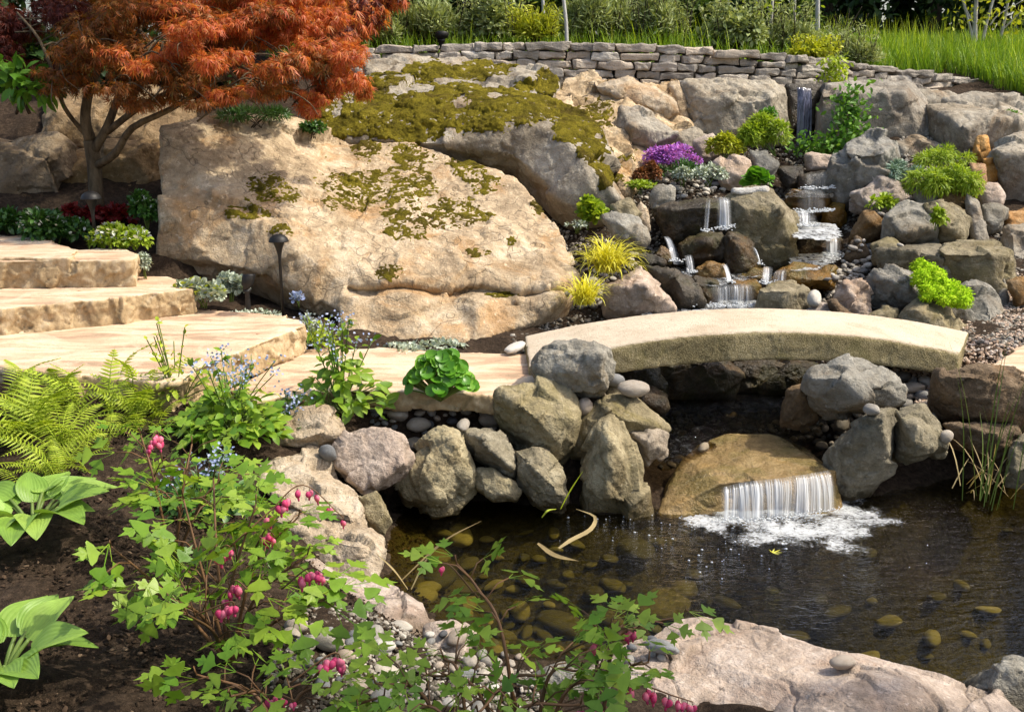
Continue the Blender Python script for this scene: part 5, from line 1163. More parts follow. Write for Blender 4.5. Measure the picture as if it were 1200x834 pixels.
# dense hedge seen through the gaps between the trees
p0, p1 = P(330, 60, 17.5), P(1330, 60, 17.5); rg = rgs(9); blobs = []
for t in np.linspace(0, 1, 26): blobs.append(((p0.x + (p1.x - p0.x) * t, 17.5 + rg.uniform(-.3, .3), 3.6 + rg.uniform(-.2, .5)), (.75, .6, 2.4)))
V, Fc = leaf_cloud(rg, blobs, 26000, T_OVAL, .22, 1.0, .3, -1, .5); bk = MB(); bk.add(V, Fc)
hx = np.linspace(p0.x, p1.x, 30); hz = np.linspace(1.5, 5.6, 10); HX, HZ = np.meshgrid(hx, hz); 
stm = MB()
for x in hx: stm.add(*tube(curve([(x, 17.6, 2.4), (x + rg.uniform(-.1, .1), 17.6, 5.4)], 4), .05, 5))
plant('clipped_hedge', "dark continuous hedge closing the view behind the trees", 'hedge', np.array([(p0.x + p1.x) / 2, 17.5, 2.6]), [('foliage', (V, Fc), L['dark']), ('trunk', stm.get(), BARK['dark'])])

def shrub(label, px, py, Y, wpx, hpx, mat, T=T_THIN, n=900, size=.09, seed=0, name='shrub', jit=.5, group=None, extra=None, sprig=0, stem=BARK['dark'], upb=0.0, z=None, depth=.8, cat='shrub', shell=.45, nb=None):
    """px,py: middle of the foot; a mound of leaves on a few stems"""
    rg = rgs(seed); b = P(px, py, Y); 
    w = wpx * Y / F * .5; h = hpx * Y / F; blobs = []
    nb = nb or max(4, int(7 * min(1.5, w / h)))
    for i in range(nb):
        t = rg.uniform(-1, 1); hh = h * (1 - .45 * abs(t)) * rg.uniform(.65, 1.0)
        blobs.append(((b.x + t * w * .72, b.y + rg.uniform(-.5, .5) * w * depth, b.z + hh * .55), (w * rg.uniform(.28, .42) if nb > 4 else w * .5, w * .4 * depth, hh * .48)))
    V, Fc = leaf_cloud(rg, blobs, n, T, size, jit, -upb, -.6, shell)
    st = MB()
    for bl in blobs: st.add(*tube(curve([(b.x + rg.uniform(-.2, .2) * w, b.y, b.z - .05), ((b.x + bl[0][0]) / 2, bl[0][1], b.z + h * .3), bl[0]], 5), [.012 * h / .5, .003], 4))
    ps = [('stems', st.get(), stem), ('foliage', (V, Fc), mat)]
    if sprig:
        sh = MB(); lf = MB()
        for i in range(sprig):
            a = rg.uniform(0, 6.28); q0 = np.array([b.x + rg.uniform(-.75, .75) * w, b.y + rg.uniform(-.4, .4) * w, b.z + h * .25]); l = h * rg.uniform(.55, 1.05)
            tp = q0 + np.array([math.cos(a) * l * .35, math.sin(a) * l * .35, l]); c = curve([q0, (q0 + tp) / 2 + [0, 0, l * .08], tp], 8); sh.add(*tube(c, [.006, .002], 4))
            k = 26; j = rg.randint(1, len(c), k); lf.add(*inst(T, c[j] + rg.normal(size=(k, 3)) * .015, norm(rg.normal(size=(k, 3)) + [0, 0, .5]), norm(rg.normal(size=(k, 3))), size * rg.uniform(.4, .9, k)))
        ps += [('stems', sh.get(), stem), ('foliage', lf.get(), mat)]
    if extra: 
        V2, F2 = leaf_cloud(rg, [(bl[0], tuple(1.06 * q for q in bl[1])) for bl in blobs], extra[1], extra[3], extra[2], .7, -.4, .1, .93)
        ps.append(('blossom', (V2, F2), extra[0]))
    return plant(name, label, cat, np.array(b), ps, group)
G1 = "grey green shrubs above the wall"
for i, (px, py, Y, w, h, mt, lab, T, n, sz) in enumerate([
    (442,52,11.3,50,42,'shrubgrey',"grey green wispy shrub beside the maple's right edge above the wall",T_THIN,1500,.10),
    (505,50,11.6,70,44,'shrubgrey',"broad grey green shrub with brownish shoots above the wall, left of the yellow green one",T_THIN,2000,.10),
    (573,48,11.5,70,46,'shrubgrey',"grey green shrub just left of the yellow green shrub above the wall",T_OVAL,1700,.08),
    (626,47,11.1,52,30,'shrubyellow',"bright yellow green low shrub above the wall beside the thin stake",T_THIN,1000,.10),
    (700,46,11.9,90,48,'shrubgrey',"tall loose grey green shrub right of the thin stake above the wall",T_THIN,2300,.10),
    (770,50,11.8,70,50,'shrubgrey',"grey green shrub with white specks in the middle above the wall",T_THIN,1700,.10),
    (860,56,11.5,62,40,'shrubgrey',"rounded pale green shrub above the wall, right of the middle",T_OVAL,1500,.08),
    (812,52,12.6,60,56,'darkmid',"dark green bush between two pale shrubs above the wall",T_OVAL,1400,.10),
    (925,66,11.7,60,44,'shrubgrey',"olive green shrub behind the bare twigs above the wall",T_THIN,1500,.09),
    (990,76,11.6,60,34,'shrubgrey',"low grey green shrub at the left edge of the grass slope",T_THIN,1400,.08),
    (958,64,10.9,56,16,'shrubyellow',"low yellow green plant spilling over the wall's right half",T_OVAL,900,.06),
    (470,22,13.2,90,50,'darkmid',"tall mid green bush behind the grey shrubs next to the maple",T_OVAL,1800,.12),
    (640,18,13.6,110,46,'darkmid',"mid green bush behind the yellow green shrub",T_OVAL,2000,.12),
    (915,38,13.4,80,50,'darkmid',"yellowish green bush behind the wall near the thin pale stems",T_OVAL,1700,.11)]):
    shrub(lab, px, py + 4, Y, w * 1.25, h * 1.15, L[mt], T, int(n * 1.5), sz * .85, 100 + i, sprig=34, upb=.9 if T is T_THIN else .2, extra=(L['white'], 50, .03, T_OVAL) if i in (5, 2) else None, nb=9)
# grass on the hill
def hill_grass():
    rg = rgs(17); R = []
    n = 30000
    px = rg.uniform(930, 1260, n); Y = 10.2 + 4.3 * rg.rand(n) ** 1.2
    x = (px - 600) / F * (Y / CA) ; z = terrain_z(np.stack([x, Y], 1)); keep = (Y > np.interp(x, [3.2, 4.4, 5.1, 5.6], [11.6, 11.8, 12.1, 9.9]))
    R.append(np.stack([x, Y, z - .02], 1)[keep])
    n = 3500; x = rg.uniform(-2.6, 4.2, n); Y = rg.uniform(10.85, 12.5, n); Y = Y + np.maximum(0, np.interp(x, [2.8, 4.2], [0, .9])); z = terrain_z(np.stack([x, Y], 1)); R.append(np.stack([x, Y, z - .02], 1))
    roots = np.concatenate(R); V, Fc = blades(rg, None, 0, .33, .010, (1.1, 1.55), (.1, 1.0), k=4, roots=roots)
    k_ = rg.rand(len(roots)) < .05; V2, F2 = blades(rg, None, 0, .52, .007, (1.2, 1.55), (0, .6), k=4, roots=roots[k_])
    tag(link("tall_grass", mesh_np("tall_grass", V2, F2), L['fern']), "taller pale stalks standing out of the meadow grass", None, None, 'stuff')
    tag(link("hill_grass", mesh_np("hill_grass", V, Fc), L['grass']), "bright green meadow grass covering the slope behind the wall", None, None, 'stuff')
hill_grass()
# thin trees and stakes
def stems(label, name, items, mat, leaves=None, seed=0, cat='tree', nleaf=120):
    rg = rgs(seed); mb = MB(); lp = []
    for pts, r0, r1 in items:
        c = curve([P(*q) for q in pts], 14); mb.add(*tube(c, np.linspace(r0, r1, len(c)), 7)); lp.append(c[len(c) // 3:])
    base = np.array(P(*items[0][0][0])); ps = [('trunk', mb.get(), mat)]
    if leaves is not None:
        c = np.concatenate(lp); idx = rg.randint(0, len(c), nleaf); p = c[idx] + rg.normal(size=(nleaf, 3)) * .13
        ps.append(('crown', inst(T_OVAL, p, norm(rg.normal(size=(nleaf, 3)) + [0, 0, -.3]), norm(rg.normal(size=(nleaf, 3)) + [0, 0, 1]), .07 * rg.uniform(.6, 1.2, nleaf)), leaves))
    plant(name, label, cat, base, ps)
stems("slim bowed pale stake standing behind the wall left of the middle", 'plant_stake', [([(664,52,11.0),(663,25,11.0),(658,-20,11.0)], .022, .018)], BARK['stake'], cat='stake')
stems("short pale post left of the bowed stake", 'plant_stake', [([(637,20,12.2),(635,-20,12.2)], .02, .018)], BARK['stake'], cat='stake')
stems("straight pale grey post behind the wall right of the middle", 'plant_stake', [([(958,42,12.4),(958,10,12.4),(959,-30,12.4)], .028, .026)], BARK['stake'], cat='stake')
stems("thin bare sapling left of the straight pale post", 'sapling', [([(902,48,12.2),(904,20,12.2),(907,-30,12.2)], .022, .014), ([(904,20,12.2),(898,5,12.2),(890,-20,12.2)], .01, .005)], BARK['birch'], L['fern'], 3, nleaf=60)
stems("forked thin sapling just left of the straight pale post", 'sapling', [([(930,45,12.6),(931,20,12.6),(932,-30,12.6)], .020, .012), ([(931,15,12.6),(925,2,12.6),(918,-20,12.6)], .01, .005)], BARK['birch'], L['fern'], 4, nleaf=50)
stems("slim sapling behind the shrub in the middle of the wall", 'sapling', [([(773,40,12.6),(772,15,12.6),(770,-30,12.6)], .018, .012)], BARK['birch'], L['fern'], 5, nleaf=40)
stems("pale multi stemmed birch on the grass slope at the right", 'birch_tree', [([(1142,52,13),(1143,20,13),(1146,-30,13)], .035, .02), ([(1141,50,13),(1135,25,13),(1122,-20,13)], .022, .01), ([(1152,48,13.1),(1158,20,13.1),(1172,-25,13.1)], .024, .012), ([(1172,46,13.2),(1178,20,13.2),(1186,-25,13.2)], .022, .012), ([(1160,30,13.1),(1170,18,13.1),(1200,0,13.1)], .012, .005), ([(1142,30,13),(1132,10,13),(1128,-10,13)], .012, .006), ([(1176,34,13.2),(1190,20,13.2),(1215,-5,13.2)], .012, .005)], BARK['birch'], L['shrubyellow'], 6, nleaf=260)
stems("bare reddish twiggy bush behind the wall's right half", 'bare_shrub', [([(985,48,12.2),(1000,25,12.2),(1010,8,12.2)], .008, .003), ([(985,48,12.2),(993,25,12.2),(996,10,12.2)], .008, .003), ([(985,48,12.2),(980,28,12.2),(978,18,12.2)], .008, .003), ([(988,46,12.2),(1008,32,12.2),(1018,16,12.2)], .008, .003)], BARK['dark'], None, 7, cat='shrub')

# ------------------------------------------------------------------ red maple
def maple():
    rg = rgs(21); mb = MB()
    def br(pts, r0, r1): r0 = r0 * .78; c = curve([P(*q) for q in pts], 16); mb.add(*tube(c, np.linspace(r0, r1, len(c)), 8)); return c
    br([(114,242,7.45),(112,215,7.45),(110,190,7.45),(106,165,7.45)], .068, .05)
    br([(106,165,7.45),(100,140,7.4),(104,110,7.4),(118,70,7.5),(120,20,7.6)], .055, .02)
    br([(108,180,7.45),(125,150,7.4),(138,115,7.4),(150,80,7.4),(165,30,7.5)], .045, .015)
    br([(112,195,7.45),(135,180,7.3),(155,150,7.2),(200,128,7.1),(245,100,7.1),(290,70,7.2)], .040, .012)
    br([(125,155,7.4),(165,125,7.3),(200,108,7.2),(250,95,7.2),(320,88,7.3)], .032, .010)
    br([(100,158,7.45),(75,125,7.3),(62,85,7.2),(45,45,7.2),(20,15,7.3)], .022, .008)
    br([(200,108,7.2),(240,80,7.1),(270,75,7.0),(330,98,7.0)], .018, .006)
    br([(150,120,7.4),(190,70,7.5),(250,30,7.7),(320,0,7.9)], .03, .01)
    lv = {'maplered': [], 'maplebrown': [], 'mapledark': []}
    for (px, py, Y, rx, ry, key) in [
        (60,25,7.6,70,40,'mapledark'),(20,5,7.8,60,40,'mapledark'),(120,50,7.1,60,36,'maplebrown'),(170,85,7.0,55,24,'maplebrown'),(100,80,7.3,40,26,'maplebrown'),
        (200,40,7.3,70,40,'maplebrown'),(150,10,7.7,80,40,'maplebrown'),(250,70,7.0,60,26,'maplebrown'),(230,15,7.5,80,30,'maplered'),(190,58,6.9,46,18,'maplered'),
        (290,40,7.2,70,34,'maplered'),(300,75,7.0,60,22,'maplered'),(345,85,7.1,50,24,'maplered'),(370,60,7.3,50,30,'maplered'),(330,30,7.4,60,30,'maplered'),(270,10,7.8,60,36,'maplered'),
        (395,90,7.3,34,26,'maplered'),(350,115,7.2,30,14,'maplered'),(320,105,7.0,40,12,'maplebrown'),(405,65,7.5,26,18,'maplered'),(290,100,7.0,40,10,'maplebrown'),(80,55,7.0,30,20,'maplebrown'),(150,100,7.0,50,13,'maplebrown'),(85,92,7.2,36,14,'maplebrown'),(212,108,6.9,46,11,'maplebrown'),(255,112,6.9,34,9,'maplered'),
        (240,-30,7.8,110,40,'maplered'),(110,-30,7.9,110,40,'maplebrown'),(340,0,7.9,50,30,'maplered')]:
        lv[key].append((tuple(P(px, py, Y)), (rx * Y / F, rx * Y / F * .75, ry * Y / F)))
    tips = []
    allb = [b_ for v_ in lv.values() for b_ in v_]
    for c0, r0 in allb:
        for _ in range(5):
            q1 = np.array(c0) + rg.normal(size=3) * np.array(r0) * .55; q0 = np.array(c0) + np.array([-.25, 0, -.12]) * r0[0] * 1.5 + rg.normal(size=3) * .05
            mb.add(*tube(curve([q0, (q0 + q1) / 2 + [0, 0, .06], q1, q1 + [rg.uniform(-.02, .1), -.02, -.08]], 9), [.007, .002], 4))
    lv = {k: [(tuple(np.array(c0) + rg.normal(size=3) * np.array(r0) * .55), tuple(q * rg.uniform(.30, .55) for q in r0)) for c0, r0 in v_ for _ in range(5)] for k, v_ in lv.items()}
    lv['maplebrown'] += [b_ for i_, b_ in enumerate(lv['maplered']) if i_ % 4 == 0]
    ps = [('trunk', mb.get(), BARK['maple'])]
    for k, n in (('maplered', 14000), ('maplebrown', 12000), ('mapledark', 3200)):
        ps.append(('crown', leaf_cloud(rg, lv[k], n, T_MAPLE, .056, .9, .9, -1, .3), L[k]))
    plant('japanese_maple', "spreading cutleaf maple with orange red crown over the dark rocks at top left", 'tree', np.array(P(114, 242, 7.45)), ps)
maple()
def maple2():
    rg = rgs(23); b = P(400, 60, 10.6); mb = MB(); bl = []
    for (px, py, Y, rx, ry) in [(350,10,10.5,50,24),(395,30,10.4,40,24),(420,15,10.6,36,24),(385,0,10.8,60,30),(440,-10,10.8,40,20),(370,-40,10.8,80,40)]:
        p = P(px, py, Y); bl.append((tuple(p), (rx * Y / F, rx * Y / F * .8, ry * Y / F))); mb.add(*tube(curve([(b.x, b.y, b.z - .3), ((b.x + p.x) / 2, b.y, (b.z + p.z) / 2 - .1), tuple(p)], 6), [.035, .01], 6))
    plant('japanese_maple', "darker rusty red maple behind the big maple's right shoulder", 'tree', np.array(b), [('trunk', mb.get(), BARK['maple']), ('crown', leaf_cloud(rg, bl, 2600, T_MAPLE, .10, .7, .9, -1, .35), L['maplered']), ('crown', leaf_cloud(rg, bl, 1500, T_MAPLE, .10, .7, .9, -1, .3), L['mapledark'])])
maple2()
shrub("dark shrub with bright green leaves at the left edge beneath the maple", 25, 125, 7.3, 90, 70, L['creeper'], T_OVAL, 170, .10, 31, 'leafy_shrub', upb=-.6)
shrub("dark leafy shrub filling the upper left corner behind the maple", 20, 140, 9.6, 200, 150, L['dark'], T_OVAL, 2600, .14, 32, 'leafy_shrub', z=None)
shrub("dark undergrowth shrub behind the maple's trunk", 190, 108, 9.4, 200, 90, L['dark'], T_OVAL, 2200, .12, 33, 'leafy_shrub')
shrub("small dark green cushion on the bedrock's top edge under the maple", 300, 142, 7.9, 80, 20, L['green'], T_NEEDLE, 1500, .05, 34, 'low_shrub')
shrub("tiny dark green tuft at the right end of the maple's shade", 367, 155, 8.1, 34, 14, L['green'], T_OVAL, 300, .04, 35, 'low_shrub')

shrub("dark green shrub left of the stone steps, just beyond the left edge", -190, 300, 7.6, 240, 150, L['darkmid'], T_OVAL, 2600, .11, 36, 'leafy_shrub')
# ------------------------------------------------------------------ planting around the stream
def mound(label, px, py, Y, wpx, hpx, mat, T, n, size, seed, name, cat, **kw):
    return shrub(label, px, py, Y, wpx, hpx, L[mat], T, n, size, seed, name, cat=cat, stem=L['stemgreen'], **kw)
# white flowered edging under the maple
mound("white flowered cushion in the sun between the shaded path light and the bedrock", 142, 292, 6.75, 84, 34, 'lime', T_OVAL, 1500, .035, 201, 'flower_cushion', 'flowers', extra=(L['white'], 170, .028, T_ROUND))
mound("shaded white flowered plant left of the shaded path light", 58, 284, 7.0, 96, 44, 'green', T_OVAL, 1500, .045, 202, 'flower_cushion', 'flowers', extra=(L['white'], 110, .026, T_ROUND))
mound("dark leafy plant with a few white flowers at the far left under the rocks", 10, 272, 7.2, 60, 26, 'green', T_OVAL, 700, .05, 203, 'flower_cushion', 'flowers', extra=(L['white'], 25, .024, T_ROUND))
mound("dark green plant with tiny white flowers in the corner beside the bedrock", 170, 262, 7.1, 40, 46, 'green', T_OVAL, 700, .045, 204, 'flower_cushion', 'flowers', extra=(L['white'], 30, .022, T_ROUND))
mound("dark red leaved plant left of the shaded path light's head", 98, 258, 7.4, 42, 28, 'redleaf', T_OVAL, 520, .045, 205, 'red_leaf_plant', 'plant')
mound("dark red leaved plant right of the shaded path light's head", 138, 262, 7.4, 50, 26, 'redleaf', T_OVAL, 520, .045, 206, 'red_leaf_plant', 'plant')
mound("small silvery cushion at the right end of the top step", 170, 318, 6.45, 30, 26, 'silver', T_OVAL, 500, .025, 207, 'silver_cushion', 'plant')
mound("pale flowered sedum cushion behind the second step", 236, 352, 6.25, 56, 34, 'silver', T_ROUND, 420, .035, 208, 'sedum_cushion', 'plant', extra=(L['shrubyellow'], 130, .026, T_ROUND))
mound("pale sedum patch beside the black spotlight", 270, 345, 6.45, 40, 30, 'silver', T_ROUND, 300, .035, 209, 'sedum_cushion', 'plant')
mound("low silvery mat between spotlight and path light along the lowest step", 300, 374, 6.25, 70, 12, 'silver', T_OVAL, 420, .024, 210, 'silver_cushion', 'plant')
mound("low silvery mat at the corner of the lowest step right of the path light", 362, 396, 6.05, 30, 30, 'silver', T_OVAL, 360, .026, 211, 'silver_cushion', 'plant', extra=(L['bluefl'], 40, .02, T_ROUND))
mound("silvery low cushion along the paving under the bedrock's toe", 500, 412, 6.0, 110, 12, 'silver', T_ROUND, 500, .024, 212, 'silver_cushion', 'plant')
mound("small blue flowered tuft on the soil right of the path light", 350, 352, 6.4, 20, 12, 'bluefl', T_ROUND, 70, .022, 213, 'flower_cushion', 'flowers')
# stream side
mound("bright purple flowering cushion in the middle of the slope", 785, 197, 8.75, 88, 32, 'purple', T_OVAL, 3200, .024, 220, 'purple_flower_cushion', 'flowers', extra=None)
mound("green skirt of leaves under the purple flowers", 795, 206, 8.5, 60, 18, 'green', T_THIN, 700, .05, 221, 'low_shrub', 'plant')
mound("small rusty brown rounded shrub below the purple flowers", 762, 214, 8.4, 40, 27, 'rust', T_OVAL, 1400, .026, 222, 'dwarf_shrub', 'shrub')
mound("flat lime creeping plant below the rusty shrub", 750, 221, 8.2, 36, 10, 'lime', T_OVAL, 360, .03, 223, 'creeping_plant', 'plant')
mound("silvery cushion below the left part of the purple flowers", 800, 212, 8.3, 34, 20, 'silver', T_OVAL, 560, .026, 224, 'silver_cushion', 'plant')
mound("silvery spreading cushion beside the pale grey boulder", 830, 212, 8.3, 44, 22, 'silver', T_OVAL, 640, .026, 225, 'silver_cushion', 'plant')
mound("rounded yellow green shrub right of the purple flowers", 849, 184, 8.9, 44, 34, 'shrubyellow', T_OVAL, 1500, .035, 226, 'dwarf_shrub', 'shrub')
mound("feathery lime green bush left of the thin top cascade", 902, 176, 8.95, 78, 46, 'lime', T_THIN, 4200, .05, 227, 'feathery_bush', 'shrub', upb=-.2)
mound("darker green leafy sprig behind the feathery lime bush", 905, 140, 9.35, 34, 14, 'creeper', T_OVAL, 260, .04, 228, 'leafy_plant', 'plant')
mound("bright green leafy plant by the upper stream's left bank", 889, 218, 8.1, 28, 20, 'round', T_ROUND, 110, .06, 229, 'leafy_plant', 'plant')
mound("yellow green leafy plant at the mossy hump's foot", 684, 262, 7.6, 54, 34, 'lime', T_ROUND, 420, .045, 230, 'leafy_plant', 'plant')
mound("small silvery tuft under the yellow green leafy plant", 676, 266, 7.5, 26, 9, 'silver', T_OVAL, 160, .025, 231, 'silver_cushion', 'plant')
mound("fresh green arching fern at the right bank's top, above the lime one", 1106, 196, 8.5, 70, 30, 'lime', T_THIN, 2000, .042, 232, 'maidenhair_fern', 'fern', upb=-.5)
mound("feathery lime fern spilling over the right bank", 1100, 232, 8.0, 90, 48, 'lime', T_THIN, 4200, .045, 233, 'maidenhair_fern', 'fern', upb=-.5)
mound("small green fern draped on the orange squared stone", 1128, 230, 7.95, 30, 28, 'lime', T_THIN, 700, .045, 234, 'maidenhair_fern', 'fern', upb=-.7)
mound("blue green spreading plant right of the largest upstream boulder", 1055, 212, 8.35, 42, 28, 'bluegreen', T_THIN, 1000, .045, 235, 'blue_green_plant', 'plant')
mound("lime tuft on the flattish pinkish rock", 1032, 245, 7.95, 30, 22, 'lime', T_OVAL, 300, .04, 236, 'small_fern', 'fern')
mound("lime tuft hanging between the grey wedge and the rounded boulder", 1096, 262, 7.35, 18, 24, 'lime', T_OVAL, 240, .04, 237, 'small_fern', 'fern', upb=-.5)
mound("small green plant beside the grass slope's foot on the grey slab", 1182, 140, 9.3, 18, 12, 'creeper', T_OVAL, 140, .04, 238, 'leafy_plant', 'plant')
def creeper():
    rg = rgs(41); mb = MB(); pts = []
    for line in ([(968,176,9.3),(985,160,9.35),(995,140,9.38),(992,118,9.4),(1006,100,9.45)], [(990,150,9.35),(1002,132,9.38),(985,118,9.4)], [(968,178,9.25),(950,172,9.25),(942,165,9.3)], [(975,172,9.25),(998,162,9.25),(1005,155,9.25)]):
        c = curve([P(*q) for q in line], 24); mb.add(*tube(c, np.linspace(.012, .004, len(c)), 5)); pts.append(c)
    c = np.concatenate(pts); n = 900; p = c[rg.randint(0, len(c), n)] + rg.normal(size=(n, 3)) * np.array([.085, .05, .055]); 
    V, Fc = inst(T_OVAL, p, norm(rg.normal(size=(n, 3)) + [0, -.6, .3]), norm(rg.normal(size=(n, 3)) + [0, -.6, .6]), .055 * rg.uniform(.6, 1.3, n))
    plant('green_creeper', "green creeper climbing the flat upper cliff right of the thin cascade", 'creeper', np.array(P(970, 180, 9.3)), [('stems', mb.get(), L['stemgreen']), ('foliage', (V, Fc), L['creeper'])])
    n = 300; c = curve([P(979, 70, 10.2), P(977, 80, 10.2), P(976, 92, 10.2)], 14); p = c[rg.randint(0, len(c), n)] + rg.normal(size=(n, 3)) * np.array([.06, .03, .05])
    plant('trailing_plant', "green trailing plant hanging down the wall's right half", 'plant', np.array(P(977, 92, 10.2)), [('stems', tube(c, .006, 5), L['stemgreen']), ('foliage', inst(T_OVAL, p, norm(rg.normal(size=(n, 3)) + [0, -.5, -.5]), norm(rg.normal(size=(n, 3)) + [0, -.5, .6]), .05 * rg.uniform(.6, 1.2, n)), L['fern'])])
creeper()
def grass_clump(label, px, py, Y, n, ln, w, mat, seed, name='golden_grass', **kw):
    b = P(px, py, Y); V, Fc = blades(rgs(seed), tuple(b), n, ln, w, **kw); plant(name, label, 'grass', np.array(b), [('blades', (V, Fc), L[mat])])
grass_clump("upper of the two golden grass tufts left of the stream", 712, 318, 6.85, 330, .32, .010, 'gold', 51, e0=(.5, 1.5), droop=(.9, 2.0), spread=.035)
grass_clump("lower golden grass tuft nearest the bridge", 684, 356, 6.45, 190, .25, .010, 'gold', 52, e0=(.6, 1.5), droop=(.6, 1.7), spread=.03)
# lime moss between the blocks on the right
def lime_moss():
    rg = rgs(61); poly = Wn(wO, [(440,340),(480,325),(560,400),(640,460),(740,530),(820,560),(790,590),(770,640),(700,640),(620,610),(560,590),(480,580),(455,480)]); pg = np.array(poly); pts = []
    while len(pts) < 6000:
        q = rg.uniform(pg.min(0), pg.max(0)); ins = False
        for i in range(len(pg)):
            u, w = pg[i], pg[(i + 1) % len(pg)]
            if (u[1] > q[1]) != (w[1] > q[1]) and q[0] < (w[0] - u[0]) * (q[1] - u[1]) / (w[1] - u[1] + 1e-9) + u[0]: ins = not ins
        if ins: pts.append(q)
    pts = np.array(pts)[:70]; bl = []
    for (a, b) in pts:
        y = np.interp(b, [305, 360], [6.60, 6.24]) + rg.uniform(-.01, .05); p = P(a, b, y); r = rg.uniform(.03, .06); bl.append(((p.x, p.y, p.z), (r, r, r * .8)))
    V, Fc = leaf_cloud(rg, bl, 9000, T_LEAF4, .020, .7, .2, -1, .5)
    core = MB(); bm = bmesh.new(); bmesh.ops.create_icosphere(bm, subdivisions=2, radius=1); sv = np.array([v.co for v in bm.verts]); sf = np.array([[v.index for v in f_.verts] for f_ in bm.faces]); bm.free()
    for c, r in bl: core.add(sv * np.array(r) * .8 + np.array(c), sf)
    plant('lime_moss', "vivid lime green moss cushion draped over the right bank's boulders", 'moss', np.array(P(1100, 355, 6.3)), [('cushion', core.get(), L['moss']), ('sprigs', (V, Fc), L['moss'])])
lime_moss()

# ------------------------------------------------------------------ the near bed on the left
def stem_curve(b, tip, bow=.15): 
    b, tip = np.array(b, float), np.array(tip, float); m = (b + tip) / 2; m[2] += bow * np.linalg.norm(tip - b); return curve([b, m, tip], 10)
def fern(label, px, py, Y, n, ln, seed, mat='fern', T=T_FROND, spread=.05, up=(.35, .9)):
    rg = rgs(seed); b = P(px, py, Y); b = np.array([b.x, b.y, gz(b.x, b.y)]) if Y < 4.9 else np.array(b); a = np.linspace(0, 2 * math.pi, n, endpoint=False) + rg.uniform(-.3, .3, n); e = rg.uniform(*up, n)
    f = np.stack([np.cos(a) * np.cos(e), np.sin(a) * np.cos(e), np.sin(e)], 1); p = b + np.concatenate([rg.normal(size=(n, 2)) * spread, np.zeros((n, 1))], 1)
    V, Fc = inst(T, p, f, np.array([0, 0, 1.0]) + .25 * rg.normal(size=(n, 3)), ln * rg.uniform(.7, 1.2, n))
    st = MB()
    for i in range(n): st.add(*tube(np.array([p[i] - [0, 0, .03], p[i] + f[i] * .03]), .004, 4))
    plant('fern', label, 'fern', b, [('fronds', (V, Fc), L[mat]), ('stems', st.get(), L['stemgreen'])], 'yellow green ferns in the left bed')
fern("large yellow green fern at the left edge below the steps", 18, 470, 4.3, 20, .38, 301)
fern("yellow green fern spreading right from the left edge clump", 70, 478, 4.25, 18, .32, 302)
fern("fern with upright fronds in front of the lowest step's left part", 82, 440, 4.6, 12, .28, 303, up=(.6, 1.3))
fern("small fern on the bare soil right of the main fern clump", 112, 476, 4.3, 8, .20, 304)
fern("low fern at the bottom of the left edge clump", 40, 512, 3.95, 12, .26, 305)
fern("wispy fern in front of the lowest step's front corner", 168, 450, 4.6, 12, .28, 306, up=(.5, 1.2))
fern("fern at the far left against the step's shadow", -5, 430, 4.6, 14, .30, 307)
fern("small lime fern right of the main clump, nearest the blue flowered mound", 165, 472, 4.45, 9, .22, 309, up=(.3, .8))
fern("little fern frond tuft lowest in the left edge clump", 62, 512, 4.0, 7, .2, 310)
fern("slim tall fern before the pale face of the lowest step", 140, 442, 4.65, 7, .30, 308, T=T_FROND2, up=(.9, 1.4))
def hosta(label, px, py, Y, leaves, seed):
    rg = rgs(seed); q = P(px, py, Y); b = np.array([q.x, q.y, gz(q.x, q.y)]); bl = MB(); st = MB()
    # broad ribbed leaf
    m, kx = 17, 33; V = []
    for i in range(m):
        t = i / (m - 1); w = .34 * math.sin(math.pi * min(1, (t + .10) / 1.1) ** .72) ** .85 * (1 if t < .97 else .35) + .002
        for j in range(kx):
            u = (j / (kx - 1)) * 2 - 1
            V.append((u * w, t, .10 * abs(u) ** 1.3 * w / .34 + .0075 * math.cos(u * 30) * (w / .34) - .34 * t * t + .10 * t + .018 * math.sin(9 * t + 3 * u) * abs(u)))
    V = np.array(V); Q = np.array([(i * kx + j, i * kx + j + 1, (i + 1) * kx + j + 1, (i + 1) * kx + j) for i in range(m - 1) for j in range(kx - 1)])
    for (az, pet, el, ln) in leaves:
        d = np.array([math.cos(az), math.sin(az), 0]); tip = b + d * pet * .75 + np.array([0, 0, pet * .8]); c = stem_curve(b, tip, .10); st.add(*tube(c, np.linspace(.009, .006, len(c)), 6))
        f = d * math.cos(el) + np.array([0, 0, math.sin(el)]); X = inst((V, [Q]), [tip], [f], [np.array([0, 0, 1.0]) + .15 * rg.normal(size=3)], ln); bl.add(*X)
    plant('hosta', label, 'hosta', b, [('stems', st.get(), L['stemgreen']), ('leaves', bl.get(), L['hosta'])])
lv = lambda rg, n, pet, ln: [(a + rg.uniform(-.2, .2), pet * rg.uniform(.7, 1.2), rg.uniform(.0, .75), ln * rg.uniform(.8, 1.15)) for a in np.linspace(0, 2 * math.pi, n, endpoint=False)]
hosta("pale green hosta at the left edge in the middle of the soil bed", 35, 590, 3.4, lv(rgs(311), 9, .15, .20) + lv(rgs(312), 7, .13, .18), 311)
hosta("pale green hosta in the bottom left corner", 4, 800, 2.5, lv(rgs(313), 8, .12, .19) + lv(rgs(314), 6, .12, .16), 313)

